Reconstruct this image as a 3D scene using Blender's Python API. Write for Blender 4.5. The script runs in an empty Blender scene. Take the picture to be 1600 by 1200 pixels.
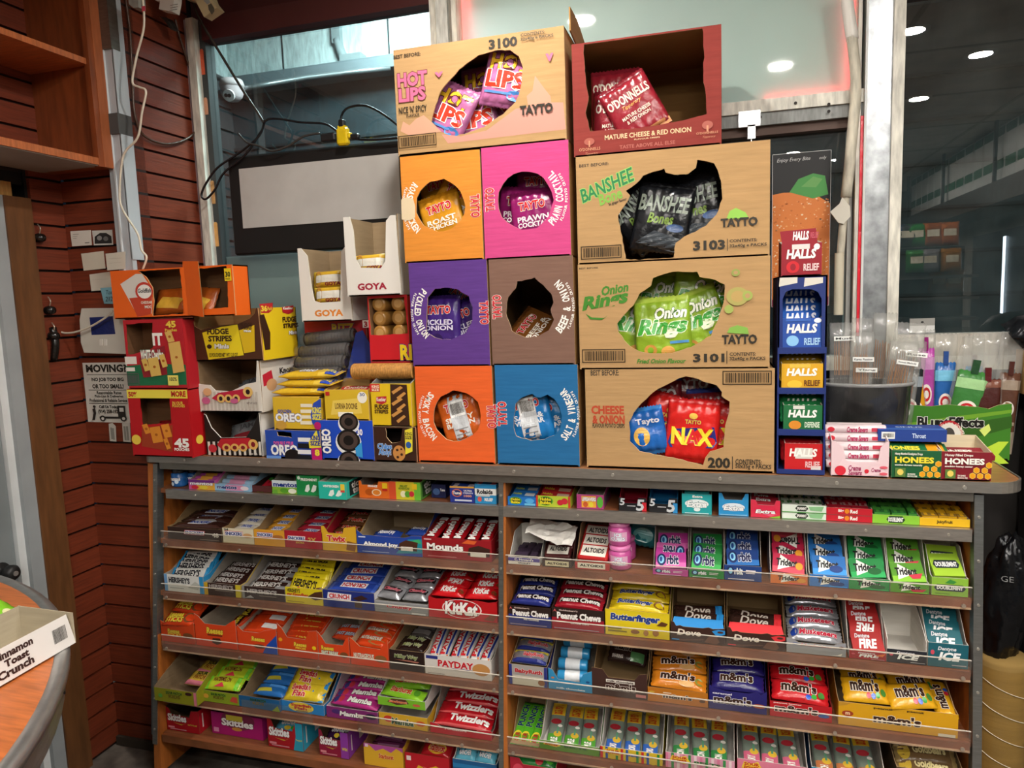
import bpy, math, random
from mathutils import Matrix, Vector, noise
from mathutils.geometry import tessellate_polygon

S = bpy.context.scene
C = S.collection
PI = math.pi
rnd = random.Random(7)

# ------------------------------------------------------------------ camera, world, exposure
CAM_Z, FPX = 1.6, 1120.0
YAW, PITCH, ROLL = math.radians(16.58), math.radians(6.628), math.radians(-1.997)
def cam_rows():
    cy, sy, cp, sp, cr, sr = math.cos(YAW), math.sin(YAW), math.cos(PITCH), math.sin(PITCH), math.cos(ROLL), math.sin(ROLL)
    yw = Matrix(((cy, sy, 0), (-sy, cy, 0), (0, 0, 1)))
    ax = Matrix(((1, 0, 0), (0, 0, -1), (0, 1, 0)))
    pt = Matrix(((1, 0, 0), (0, cp, -sp), (0, sp, cp)))
    ro = Matrix(((cr, -sr, 0), (sr, cr, 0), (0, 0, 1)))
    return ro @ pt @ ax @ yw
CR = cam_rows()
cd = bpy.data.cameras.new('camera')
cd.sensor_width = 36.0
cd.lens = FPX / 1600 * 36.0
cd.clip_start = 0.02
cam = bpy.data.objects.new('camera', cd)
C.objects.link(cam)
r0, r1, r2 = CR[0], CR[1], CR[2]
cam.matrix_world = Matrix(((r0[0], -r1[0], -r2[0], 0), (r0[1], -r1[1], -r2[1], 0), (r0[2], -r1[2], -r2[2], CAM_Z), (0, 0, 0, 1)))
S.camera = cam

w = bpy.data.worlds.new('night')
S.world = w
w.use_nodes = True
w.node_tree.nodes['Background'].inputs[0].default_value = (0.25, 0.4, 0.6, 1)
w.node_tree.nodes['Background'].inputs[1].default_value = 0.012
S.view_settings.view_transform = 'Standard'
S.view_settings.look = 'None'
S.view_settings.gamma = 1.0
S.view_settings.use_curve_mapping = False
S.view_settings.exposure = 0.48
S.cycles.max_bounces = 6
S.cycles.transparent_max_bounces = 16
S.cycles.sample_clamp_indirect = 4.0
S.cycles.use_denoising = True

LAMP = 500.0                         # radiance of the ceiling lamps and the added fill lamps
def area_light(name, loc, rot, size, energy, color):
    ld = bpy.data.lights.new(name, 'AREA')
    ld.energy, ld.color, ld.size = energy, color, size
    o = bpy.data.objects.new(name, ld)
    o.location, o.rotation_euler = loc, rot
    C.objects.link(o)
    return o
area_light('street_light', (-1.2, 2.72, 2.96), (math.radians(28), 0, 0), 0.4, 62, (0.85, 0.98, 1.0))

# ------------------------------------------------------------------ a photo pixel's ray meets a plane of the room
def _ray(px, py):
    return CR.transposed() @ Vector((px - 800, py - 600, FPX))
def PY(px, py, Y):
    d = _ray(px, py); t = Y / d.y
    return Vector((t * d.x, Y, CAM_Z + t * d.z))
def PZ(px, py, Z):
    d = _ray(px, py); t = (Z - CAM_Z) / d.z
    return Vector((t * d.x, t * d.y, Z))
def PX(px, py, X):
    d = _ray(px, py); t = X / d.x
    return Vector((X, t * d.y, CAM_Z + t * d.z))
def Xat(px, Y, z):
    k = (px - 800) / FPX
    m = CR[0] - k * CR[2]
    return -(m.y * Y + m.z * (z - CAM_Z)) / m.x
def Zat(py, X, Y):
    k = (py - 600) / FPX
    m = CR[1] - k * CR[2]
    return CAM_Z - (m.x * X + m.y * Y) / m.z

# ------------------------------------------------------------------ materials
def lin(h):
    h = h.lstrip('#')
    out = []
    for i in (0, 2, 4):
        c = int(h[i:i + 2], 16) / 255
        out.append(c / 12.92 if c <= 0.04045 else ((c + 0.055) / 1.055) ** 2.4)
    return (out[0], out[1], out[2], 1)
MATS = {}
def mat(hexc, kind='paper'):
    """kind: paper, card, gloss (plastic wrapper), foil, wood, metal, dull, wall ..."""
    key = kind + hexc
    if key in MATS: return MATS[key]
    m = bpy.data.materials.new(key.replace('#', '_'))
    MATS[key] = m
    m.use_nodes = True
    nt = m.node_tree; N = nt.nodes; L = nt.links
    b = N['Principled BSDF']
    col = lin(hexc)
    b.inputs['Base Color'].default_value = col
    def noise_col(scale, amt, vec=None, detail=3):
        tc = N.new('ShaderNodeTexCoord')
        nz = N.new('ShaderNodeTexNoise'); nz.inputs['Scale'].default_value = scale; nz.inputs['Detail'].default_value = detail
        if vec:
            mp = N.new('ShaderNodeMapping'); mp.inputs['Scale'].default_value = vec
            L.new(tc.outputs['Object'], mp.inputs[0]); L.new(mp.outputs[0], nz.inputs[0])
        else:
            L.new(tc.outputs['Object'], nz.inputs[0])
        rp = N.new('ShaderNodeMapRange')
        rp.inputs[1].default_value, rp.inputs[2].default_value = 0.3, 0.7
        rp.inputs[3].default_value, rp.inputs[4].default_value = 1 - amt, 1 + amt * 0.4
        L.new(nz.outputs[0], rp.inputs[0])
        mx = N.new('ShaderNodeVectorMath'); mx.operation = 'SCALE'
        mx.inputs[0].default_value = col[:3]
        L.new(rp.outputs[0], mx.inputs[3])
        L.new(mx.outputs[0], b.inputs['Base Color'])
        return nz
    def bump(nz, strength, dist):
        bp = N.new('ShaderNodeBump'); bp.inputs['Strength'].default_value = strength; bp.inputs['Distance'].default_value = dist
        L.new(nz.outputs[0], bp.inputs['Height']); L.new(bp.outputs[0], b.inputs['Normal'])
    R = b.inputs['Roughness']
    if kind == 'paper':
        R.default_value = 0.5; b.inputs['Specular IOR Level'].default_value = 0.35
    elif kind == 'card':
        R.default_value = 0.85; b.inputs['Specular IOR Level'].default_value = 0.2
        bump(noise_col(9, 0.10, (1, 1, 9)), 0.25, 0.004)
    elif kind == 'gloss':
        R.default_value = 0.27
        bump(noise_col(34, 0.12, None, 3), 0.7, 0.005)
    elif kind == 'foil':
        R.default_value = 0.22; b.inputs['Metallic'].default_value = 0.5
        bump(noise_col(45, 0.25, None, 2), 0.7, 0.004)
    elif kind == 'metal':
        R.default_value = 0.33; b.inputs['Metallic'].default_value = 0.8
        bump(noise_col(30, 0.15, (1, 1, 6)), 0.08, 0.002)
    elif kind == 'wood':
        R.default_value = 0.38
        noise_col(14, 0.32, (1, 9, 1))
    elif kind == 'woodz':
        R.default_value = 0.45
        noise_col(10, 0.3, (5, 5, 0.8))
    elif kind == 'plank':
        R.default_value = 0.5
        bump(noise_col(9, 0.30, (1.2, 1.2, 22), 5), 0.2, 0.003)
    elif kind == 'dull':
        R.default_value = 0.75
        noise_col(6, 0.15)
    elif kind == 'floor':
        R.default_value = 0.6
        noise_col(14, 0.6, None, 6)
    elif kind == 'galv':
        R.default_value = 0.33; b.inputs['Metallic'].default_value = 0.75
        bump(noise_col(26, 0.45, None, 6), 0.15, 0.003)
    elif kind == 'painted':
        R.default_value = 0.45
        noise_col(8, 0.10)
    elif kind == 'dirty':
        R.default_value = 0.6
        noise_col(20, 0.35, (4, 4, 0.8), 5)
    elif kind == 'frost':
        R.default_value = 0.04
        noise_col(3, 0.10)
        tr = N.new('ShaderNodeBsdfTranslucent'); tr.inputs[0].default_value = (0.8, 0.8, 0.8, 1)
        mx = N.new('ShaderNodeMixShader'); mx.inputs[0].default_value = 0.5
        L.new(b.outputs[0], mx.inputs[1]); L.new(tr.outputs[0], mx.inputs[2])
        L.new(mx.outputs[0], N['Material Output'].inputs[0])
    elif kind == 'biscuit':
        R.default_value = 0.7
        bump(noise_col(120, 0.3), 0.4, 0.002)
    return m
def emit(hexc, strength, name):
    if name in MATS: return MATS[name]
    m = bpy.data.materials.new(name); MATS[name] = m
    m.use_nodes = True
    nt = m.node_tree
    nt.nodes.remove(nt.nodes['Principled BSDF'])
    e = nt.nodes.new('ShaderNodeEmission')
    e.inputs[0].default_value = lin(hexc); e.inputs[1].default_value = strength
    nt.links.new(e.outputs[0], nt.nodes['Material Output'].inputs[0])
    return m
def clear(name, tint, ior, rough=0.02, haze=0.0, hazecol='#ffffff'):
    """Thin clear sheet: see-through with Fresnel reflection and a little surface haze."""
    if name in MATS: return MATS[name]
    m = bpy.data.materials.new(name); MATS[name] = m
    m.use_nodes = True
    nt = m.node_tree; N = nt.nodes; L = nt.links
    N.remove(N['Principled BSDF'])
    tr = N.new('ShaderNodeBsdfTransparent'); tr.inputs[0].default_value = lin(tint)
    gl = N.new('ShaderNodeBsdfGlossy'); gl.inputs['Roughness'].default_value = rough
    fr = N.new('ShaderNodeFresnel'); fr.inputs[0].default_value = ior
    mx = N.new('ShaderNodeMixShader')
    base = tr
    if haze:
        df = N.new('ShaderNodeBsdfDiffuse'); df.inputs[0].default_value = lin(hazecol)
        h = N.new('ShaderNodeMixShader'); 
        tc = N.new('ShaderNodeTexCoord'); nz = N.new('ShaderNodeTexNoise'); nz.inputs['Scale'].default_value = 9; nz.inputs['Detail'].default_value = 5
        mr = N.new('ShaderNodeMapRange'); mr.inputs[1].default_value, mr.inputs[2].default_value = 0.35, 0.7
        mr.inputs[3].default_value, mr.inputs[4].default_value = haze * 0.4, haze * 1.6
        L.new(tc.outputs['Object'], nz.inputs[0]); L.new(nz.outputs[0], mr.inputs[0]); L.new(mr.outputs[0], h.inputs[0])
        L.new(tr.outputs[0], h.inputs[1]); L.new(df.outputs[0], h.inputs[2])
        base = h
    ge = N.new('ShaderNodeNewGeometry'); mm = N.new('ShaderNodeMath'); mm.operation = 'SUBTRACT'; mm.inputs[0].default_value = 1.0
    m2 = N.new('ShaderNodeMath'); m2.operation = 'MULTIPLY'
    L.new(ge.outputs['Backfacing'], mm.inputs[1]); L.new(fr.outputs[0], m2.inputs[0]); L.new(mm.outputs[0], m2.inputs[1])
    L.new(m2.outputs[0], mx.inputs[0]); L.new(base.outputs[0], mx.inputs[1]); L.new(gl.outputs[0], mx.inputs[2])
    L.new(mx.outputs[0], N['Material Output'].inputs[0])
    return m
def glass(): return clear('window_glass', '#dfe9e8', 2.35, 0.0, 0.02, '#b8c4c4')
def acrylic(): return clear('acrylic', '#fafaf6', 1.45, 0.03, 0.03, '#e8e0d8')
def poly_bag(): return clear('poly_bag', '#f6f6f4', 1.45, 0.12, 0.15, '#e4e4e2')

# ------------------------------------------------------------------ text outlines (built-in font), cached as flat meshes
TXT = {}
def text_mesh(s, bold=0.0, shear=0.0):
    k = (s, round(bold, 3), round(shear, 2))
    if k in TXT: return TXT[k]
    cu = bpy.data.curves.new('t', 'FONT')
    cu.body = s; cu.resolution_u = 2; cu.offset = bold; cu.shear = shear; cu.fill_mode = 'FRONT'
    o = bpy.data.objects.new('t', cu)
    me = o.to_mesh()
    vs = [(v.co.x, v.co.y) for v in me.vertices]
    fs = [tuple(p.vertices) for p in me.polygons]
    # every face towards +z
    out = []
    for f in fs:
        a = 0
        for i in range(len(f)):
            x1, y1 = vs[f[i]]; x2, y2 = vs[f[(i + 1) % len(f)]]
            a += x1 * y2 - x2 * y1
        out.append(f if a > 0 else tuple(reversed(f)))
    o.to_mesh_clear()
    bpy.data.objects.remove(o); bpy.data.curves.remove(cu)
    if vs:
        bb = (min(v[0] for v in vs), min(v[1] for v in vs), max(v[0] for v in vs), max(v[1] for v in vs))
    else:
        bb = (0, 0, 1, 1)
    TXT[k] = (vs, out, bb)
    return TXT[k]

# ------------------------------------------------------------------ mesh builder
class MB:
    def __init__(s):
        s.v, s.f, s.m, s.sm, s.mats = [], [], [], [], []
    def mi(s, m):
        if m not in s.mats: s.mats.append(m)
        return s.mats.index(m)
    def add(s, vs, fs, m, smooth=False, T=None):
        o = len(s.v)
        s.v += [(T @ Vector(p)) if T else Vector(p) for p in vs]
        i = s.mi(m)
        for f in fs:
            s.f.append([o + k for k in f]); s.m.append(i); s.sm.append(smooth)
    def box(s, a, b, m, T=None, bev=0.0):
        x0, y0, z0 = a; x1, y1, z1 = b
        if bev:
            e = bev
            pts = [(x0 + e, y0), (x1 - e, y0), (x1, y0 + e), (x1, y1 - e), (x1 - e, y1), (x0 + e, y1), (x0, y1 - e), (x0, y0 + e)]
            vs = []
            for zz, q in ((z0, e), (z0 + e, 0), (z1 - e, 0), (z1, e)):
                cx, cy = (x0 + x1) / 2, (y0 + y1) / 2
                for px, py in pts:
                    vs.append((px + (q if px < cx else -q) * 0.7, py + (q if py < cy else -q) * 0.7, zz))
            fs = [list(range(7, -1, -1)), list(range(24, 32))]
            for k in range(3):
                for i in range(8):
                    j = (i + 1) % 8
                    fs.append([k * 8 + i, k * 8 + j, k * 8 + 8 + j, k * 8 + 8 + i])
            s.add(vs, fs, m, False, T); return
        vs = [(x0, y0, z0), (x1, y0, z0), (x1, y1, z0), (x0, y1, z0), (x0, y0, z1), (x1, y0, z1), (x1, y1, z1), (x0, y1, z1)]
        s.add(vs, [(0, 3, 2, 1), (4, 5, 6, 7), (0, 1, 5, 4), (1, 2, 6, 5), (2, 3, 7, 6), (3, 0, 4, 7)], m, False, T)
    def prism(s, loops, T, t, mf, mb=None, me=None):
        """Flat sheet in local XY (front faces +z), outline loops[0] with holes after it, thickness t backwards."""
        mb = mb or mf; me = me or mb
        if not isinstance(loops[0][0], (list, tuple)): loops = [loops]
        lp = [[Vector((p[0], p[1], 0)) for p in l] for l in loops]
        flat = [p for l in lp for p in l]
        tris = tessellate_polygon(lp)
        fr, bk = [], []
        for a, b, c in tris:
            A, B, D = flat[a], flat[b], flat[c]
            if (B - A).cross(D - A).z < 0: b, c = c, b
            fr.append((a, b, c)); bk.append((a, c, b))
        s.add(flat, fr, mf, False, T)
        s.add([p - Vector((0, 0, t)) for p in flat], bk, mb, False, T)
        for li, l in enumerate(lp):
            n = len(l)
            area = sum(l[i].x * l[(i + 1) % n].y - l[(i + 1) % n].x * l[i].y for i in range(n))
            q = l if (area > 0) == (li == 0) else l[::-1]
            vs = q + [p - Vector((0, 0, t)) for p in q]
            s.add(vs, [(i, i + n, (i + 1) % n + n, (i + 1) % n) for i in range(n)], me, False, T)
    def cyl(s, r, h, m, T=None, n=16, cap=True, r2=None, mcap=None):
        r2 = r if r2 is None else r2
        vs = [(r * math.cos(2 * PI * i / n), r * math.sin(2 * PI * i / n), 0) for i in range(n)]
        vs += [(r2 * math.cos(2 * PI * i / n), r2 * math.sin(2 * PI * i / n), h) for i in range(n)]
        s.add(vs, [(i, (i + 1) % n, (i + 1) % n + n, i + n) for i in range(n)], m, True, T)
        if cap:
            s.add(vs[:n], [list(range(n - 1, -1, -1))], mcap or m, False, T)
            s.add(vs[n:], [list(range(n))], mcap or m, False, T)
    def lathe(s, prof, m, T=None, n=24):
        vs, fs = [], []
        for r, z in prof:
            vs += [(r * math.cos(2 * PI * i / n), r * math.sin(2 * PI * i / n), z) for i in range(n)]
        for k in range(len(prof) - 1):
            for i in range(n):
                j = (i + 1) % n
                fs.append((k * n + i, k * n + j, k * n + n + j, k * n + n + i))
        s.add(vs, fs, m, True, T)
    def tube(s, pts, r, m, n=8, sub=6):
        pts = [Vector(p) for p in pts]
        if sub > 1 and len(pts) > 2:
            q = []
            for i in range(len(pts) - 1):
                p0, p1, p2, p3 = pts[max(i - 1, 0)], pts[i], pts[i + 1], pts[min(i + 2, len(pts) - 1)]
                for k in range(sub):
                    t = k / sub
                    q.append(0.5 * ((2 * p1) + (p2 - p0) * t + (2 * p0 - 5 * p1 + 4 * p2 - p3) * t * t + (3 * p1 - p0 - 3 * p2 + p3) * t ** 3))
            q.append(pts[-1]); pts = q
        vs, fs = [], []
        prev = None
        for i, p in enumerate(pts):
            d = (pts[min(i + 1, len(pts) - 1)] - pts[max(i - 1, 0)]).normalized()
            a = prev if prev is not None else (Vector((0, 0, 1)) if abs(d.z) < 0.9 else Vector((1, 0, 0)))
            a = (a - d * a.dot(d)).normalized(); prev = a
            b = d.cross(a)
            vs += [p + (a * math.cos(2 * PI * k / n) + b * math.sin(2 * PI * k / n)) * r for k in range(n)]
        for i in range(len(pts) - 1):
            for k in range(n):
                j = (k + 1) % n
                fs.append((i * n + k, i * n + j, i * n + n + j, i * n + n + k))
        fs += [list(range(n - 1, -1, -1)), [len(vs) - n + k for k in range(n)]]
        s.add(vs, fs, m, True)
    def build(s, name, parent=None, T=None):
        me = bpy.data.meshes.new(name)
        me.from_pydata([tuple(p) for p in s.v], [], s.f)
        for m in s.mats: me.materials.append(m)
        me.polygons.foreach_set('material_index', s.m)
        me.polygons.foreach_set('use_smooth', s.sm)
        me.update()
        o = bpy.data.objects.new(name, me)
        C.objects.link(o)
        if parent: o.parent = parent
        if T is not None: o.matrix_basis = T
        return o

# ------------------------------------------------------------------ printing on a flat face (local XY in metres)
class Face:
    """Draws flat print onto the plane T (x right, y up, +z out); f(x, y) may bend it over a surface."""
    def __init__(s, mb, T, W, H, kind='paper', bend=None, step=0.00025):
        s.mb, s.T, s.W, s.H, s.kind, s.n, s.bend, s.step = mb, T, W, H, kind, 1, bend, step
    def put(s, pts, fs, col):
        z = s.n * s.step
        if s.bend: vs = [(p[0], p[1], s.bend(p[0], p[1]) + z) for p in pts]
        else: vs = [(p[0], p[1], z) for p in pts]
        s.mb.add(vs, fs, mat(col, s.kind), False, s.T)
    def poly(s, pts, col):
        lp = [Vector((p[0], p[1], 0)) for p in pts]
        fs = []
        for a, b, c in tessellate_polygon([lp]):
            if (lp[b] - lp[a]).cross(lp[c] - lp[a]).z < 0: b, c = c, b
            fs.append((a, b, c))
        if s.bend and len(pts) == 4:
            # a finer grid, so that a band follows the bent surface
            A, B, D, E = lp
            k, vs, fs = 8, [], []
            for j in range(k + 1):
                for i in range(k + 1):
                    u, v = i / k, j / k
                    p = (A * (1 - u) + B * u) * (1 - v) + (E * (1 - u) + D * u) * v
                    vs.append((p.x, p.y))
            for j in range(k):
                for i in range(k): fs.append((j * k + j + i, j * k + j + i + 1, j * k + j + i + k + 2, j * k + j + i + k + 1))
            s.put(vs, fs, col)
        else:
            s.put(pts, fs, col)
        s.n += 1
    def rect(s, x0, y0, x1, y1, col): s.poly([(x0, y0), (x1, y0), (x1, y1), (x0, y1)], col)
    def ell(s, x0, y0, x1, y1, col, n=20):
        cx, cy, a, b = (x0 + x1) / 2, (y0 + y1) / 2, (x1 - x0) / 2, (y1 - y0) / 2
        s.poly([(cx + a * math.cos(2 * PI * i / n), cy + b * math.sin(2 * PI * i / n)) for i in range(n)], col)
    def text(s, t, x0, y0, x1, y1, col, out=None, bold=0.02, shear=0.0, rot=0):
        bold = min(bold, .045)
        cx, cy = (x0 + x1) / 2, (y0 + y1) / 2
        bw, bh = (x1 - x0), (y1 - y0)
        if rot in (90, -90): bw, bh = bh, bw
        cr, sr = math.cos(math.radians(rot)), math.sin(math.radians(rot))
        ref = text_mesh(t, bold, shear)[2]
        for c, b in ((out, bold + 0.035), (col, bold)):
            if not c: continue
            vs, fs, bb = text_mesh(t, b, shear)
            kx, ky = bw / max(ref[2] - ref[0], 1e-6), bh / max(ref[3] - ref[1], 1e-6)
            mx, my = (ref[0] + ref[2]) / 2, (ref[1] + ref[3]) / 2
            pts = []
            for x, y in vs:
                u, v = (x - mx) * kx, (y - my) * ky
                pts.append((cx + u * cr - v * sr, cy + u * sr + v * cr))
            s.put(pts, fs, c); s.n += 1
    def arc(s, t, cx, cy, r, a0, a1, h, col, bold=0.03):
        """Letters round a circle, tops towards its middle, from angle a0 to a1 (degrees, counter-clockwise)."""
        n = len(t)
        vs, fs, _ = text_mesh('H', bold); hh = text_mesh('H', bold)[2][3]
        for i, ch in enumerate(t):
            if ch == ' ': continue
            a = math.radians(a0 + (a1 - a0) * (i + 0.5) / n)
            vs, fs, bb = text_mesh(ch, bold)
            k = h / hh; kw = min(k, abs(math.radians(a1 - a0)) * r / n * 0.92 / max(bb[2] - bb[0], 0.1))
            pts = []
            for x, y in vs:
                u, v = (x - (bb[0] + bb[2]) / 2) * kw, y * k
                q = r - v; b = a + u / r
                pts.append((cx + q * math.cos(b), cy + q * math.sin(b)))
            s.put(pts, fs, col)
        s.n += 1
    def barcode(s, x0, y0, x1, y1, ink='#2a2118', bg=None, vertical=False):
        if bg: s.rect(x0, y0, x1, y1, bg)
        r = random.Random(3)
        n = 26
        p = 0.06
        while p < 0.94:
            q = p + r.choice((0.012, 0.02, 0.03))
            if vertical: s.rect(x0 + (x1 - x0) * 0.1, y0 + (y1 - y0) * p, x1 - (x1 - x0) * 0.1, y0 + (y1 - y0) * q, ink)
            else: s.rect(x0 + (x1 - x0) * p, y0 + (y1 - y0) * 0.15, x0 + (x1 - x0) * q, y1 - (y1 - y0) * 0.15, ink)
            s.n -= 1
            p = q + r.choice((0.012, 0.02))
        s.n += 1
    def frame(s, x0, y0, x1, y1, t, col):
        for q in ((x0, y0, x1, y0 + t), (x0, y1 - t, x1, y1), (x0, y0, x0 + t, y1), (x1 - t, y0, x1, y1)):
            s.rect(*q, col); s.n -= 1
        s.n += 1
    def draw(s, decs):
        """Decals in face fractions: ('t', text, u0, v0, u1, v1, colour, outline, bold, shear), ('r'|'e', u0, v0, u1, v1, colour), ('p', points, colour), ('b', u0, v0, u1, v1)."""
        X = lambda u: (u - 0.5) * s.W
        Y = lambda v: v * s.H
        for d in decs:
            k = d[0]
            if k == 't':
                a = list(d[6:]) + [None] * 4
                s.text(d[1], X(d[2]), Y(d[3]), X(d[4]), Y(d[5]), a[0], a[1], 0.02 if a[2] is None else a[2], a[3] or 0.0)
            elif k == 'v': s.text(d[1], X(d[2]), Y(d[3]), X(d[4]), Y(d[5]), d[6], d[7] if len(d) > 7 else None, rot=90)
            elif k == 'r': s.rect(X(d[1]), Y(d[2]), X(d[3]), Y(d[4]), d[5])
            elif k == 'e': s.ell(X(d[1]), Y(d[2]), X(d[3]), Y(d[4]), d[5])
            elif k == 'p': s.poly([(X(u), Y(v)) for u, v in d[1]], d[2])
            elif k == 'b': s.barcode(X(d[1]), Y(d[2]), X(d[3]), Y(d[4]), bg='#f2f2f0')

def tag(o, label, cat, group=None, kind=None):
    if label: o['label'] = label
    if cat: o['category'] = cat
    if group: o['group'] = group
    if kind: o['kind'] = kind
    return o
def thing(name, label, cat, loc=(0, 0, 0), rotz=0.0, group=None):
    o = bpy.data.objects.new(name, None)
    o.empty_display_size = 0.05
    C.objects.link(o)
    o.location = loc; o.rotation_euler = (0, 0, rotz)
    return tag(o, label, cat, group)
def struct(mb, name, parent=None):
    o = mb.build(name, parent)
    if not parent: o['kind'] = 'structure'
    return o
def dup(o, T, label, group):
    c = o.copy(); C.objects.link(c)
    c.matrix_basis = T
    c['label'] = label; c['group'] = group
    for ch in list(o.children):
        d = ch.copy(); C.objects.link(d); d.parent = c
    return c
# frames of a sheet: local x,y on the sheet, +z out of it
def F_front(x, y, z): return Matrix(((1, 0, 0, x), (0, 0, -1, y), (0, 1, 0, z), (0, 0, 0, 1)))      # faces -Y
def F_back(x, y, z): return Matrix(((-1, 0, 0, x), (0, 0, 1, y), (0, 1, 0, z), (0, 0, 0, 1)))       # faces +Y
def F_right(x, y, z): return Matrix(((0, 0, 1, x), (1, 0, 0, y), (0, 1, 0, z), (0, 0, 0, 1)))       # faces +X, local x = +Y
def F_left(x, y, z): return Matrix(((0, 0, -1, x), (-1, 0, 0, y), (0, 1, 0, z), (0, 0, 0, 1)))      # faces -X, local x = -Y
def F_top(x, y, z): return Matrix(((1, 0, 0, x), (0, 1, 0, y), (0, 0, 1, z), (0, 0, 0, 1)))
def TR(x, y, z): return Matrix.Translation((x, y, z))
def RX(a): return Matrix.Rotation(math.radians(a), 4, 'X')
def RY(a): return Matrix.Rotation(math.radians(a), 4, 'Y')
def RZ(a): return Matrix.Rotation(math.radians(a), 4, 'Z')
ORD = ['first', 'second', 'third', 'fourth', 'fifth', 'sixth', 'seventh', 'eighth', 'ninth', 'tenth', 'eleventh', 'twelfth', 'thirteenth', 'fourteenth']

# ================================================================== the room
XL, XR, YB, ZC = -2.18, 2.3, -5.6, 2.8
YW2, XW3, YF, YG = 1.987, -1.893, 2.315, 2.36      # short wall, side wall, window frame front, glass
ZT = 1.125                                           # top of the display counter

mb = MB(); mb.box((XL - .6, YB, -.05), (XR, YG + 2.2, 0), mat('#6a625a', 'floor')); struct(mb, 'floor')
mb = MB(); mb.box((XL - .6, YB, ZC), (XR, YG + .06, ZC + .05), mat('#d8d4cc', 'dull'))
for k in range(8):
    mb.box((XL, YB + k, ZC - .004), (XR, YB + k + .025, ZC), mat('#b8b4ac', 'dull'))
for k in range(5):
    mb.box((XL + k * 1.0, YB, ZC - .004), (XL + k * 1.0 + .025, YG, ZC), mat('#b8b4ac', 'dull'))
struct(mb, 'ceiling')

PLANK, GROOVE = mat('#75321b', 'plank'), mat('#1d0d08', 'dull')
def planks(mb, T, W, z0, z1, gz, pitch=.0757, th=.014, gap=.0085):
    """Horizontal boards over a dark backing; T: local x along the wall, z out of it, y up."""
    mb.add([(0, z0, .001), (W, z0, .001), (W, z1, .001), (0, z1, .001)], [(0, 1, 2, 3)], GROOVE, False, T)
    k = math.floor((z0 - gz) / pitch)
    while gz + k * pitch < z1:
        a, b = max(gz + k * pitch + gap / 2, z0), min(gz + (k + 1) * pitch - gap / 2, z1)
        if b - a > .01:
            mb.box((0, a, 0), (W, b, th), PLANK, T)
        k += 1
mb = MB()
mb.box((XL, YW2 + .016, 0), (XW3, YW2 + .08, ZC), GROOVE)
planks(mb, F_front(XL, YW2 + .014, 0), XW3 - XL, .03, ZC, 1.909)
mb.box((XL, YW2 - .012, 0), (XW3, YW2 + .016, .035), mat('#3a3228', 'dull'))
struct(mb, 'wall_back_left')
mb = MB()
mb.box((XW3 - .06, YW2 + .08, 0), (XW3 - .016, YF + .08, ZC), GROOVE)
planks(mb, F_right(XW3 - .014, YW2, 0), YF + .02 - YW2, 1.0, ZC, 1.9287)
struct(mb, 'wall_recess_side')
mb = MB()
mb.box((XL - .08, YB, 0), (XL - .016, 1.0, ZC), mat('#9a948a', 'dull'))
mb.box((XL - .08, 1.0, 2.07), (XL - .016, 1.865, ZC), GROOVE)
planks(mb, F_right(XL - .014, 1.0, 0), .985, 2.09, ZC, 1.909)
mb.box((XL - .08, 1.865, 0), (XL - .016, YW2 + .016, ZC), GROOVE)
planks(mb, F_right(XL - .014, 1.868, 0), YW2 - 1.868, .0, 2.09, 1.905)
struct(mb, 'wall_left')
mb = MB(); mb.box((XR, YB, 0), (XR + .06, YG + .06, ZC), mat('#8d8880', 'dull')); struct(mb, 'wall_right')
mb = MB(); mb.box((XL, YB - .06, 0), (XR, YB, ZC), mat('#77726a', 'dull')); struct(mb, 'wall_rear')
# the wall under and over the window
mb = MB()
mb.box((XW3, YG + .03, 0), (XR, YG + .1, 1.40), mat('#2a2624', 'dull'))
mb.box((XW3, YG - .0, 2.66), (XR, YG + .1, ZC), mat('#4a1c1c', 'dull'))
struct(mb, 'wall_front')
# corner trim where the short wall meets the side wall: folded grey metal, with a torn lower end and dark tape
t = MB()
GREYM = mat('#b4bcc2', 'painted')
xl = XW3 - .055
t.box((xl, YW2 - .020, 1.70), (XW3 + .003, YW2 - .001, ZC), GREYM)
t.box((xl + .022, YW2 - .026, 1.66), (xl + .027, YW2 - .019, ZC), mat('#cfd6da', 'painted'))
t.box((XW3, YW2 - .02, 1.78), (XW3 + .006, YW2 + .03, ZC), GREYM)
t.box((xl + .030, YW2 - .016, 1.62), (XW3 + .002, YW2 - .001, 1.71), mat('#4c4a46', 'dull'))
t.box((xl, YW2 - .020, 1.62), (xl + .03, YW2 - .001, 1.71), GREYM)
t.box((xl + .004, YW2 - .028, 2.185), (XW3 + .007, YW2 + .03, 2.25), mat('#4a4a4a', 'dull'))
t.box((xl + .012, YW2 - .027, 2.45), (XW3 + .0065, YW2 + .01, ZC), mat('#7d756c', 'metal'))
struct(t, 'trim_1')

# door side: brown jamb board, tan header, grey steel frame and door
t = MB()
t.box((XL - .07, 1.765, 0), (XL + .012, 1.858, 1.985), mat('#6b4526', 'woodz'))
t.box((XL - .07, 1.2, 1.985), (XL + .004, 1.80, 2.03), mat('#b98a4a', 'wood'))
t.box((XL - .07, 1.0, 2.03), (XL - .02, 1.865, 2.08), mat('#14100c', 'dull'))
t.box((XL - .07, 1.858, 0), (XL - .012, 1.868, 2.08), mat('#120c09', 'dull'))
struct(t, 'trim_2')
t = MB()
t.box((XL - .09, 1.72, 0), (XL + .006, 1.765, 1.985), mat('#9aa0a2', 'painted'))
t.box((XL - .09, 1.695, 0), (XL - .01, 1.72, 1.985), mat('#d5d9da', 'painted'))
t.box((XL - .09, 1.2, 1.94), (XL - .02, 1.72, 1.985), mat('#9aa0a2', 'painted'))
fr = struct(t, 'door_frame')
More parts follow.
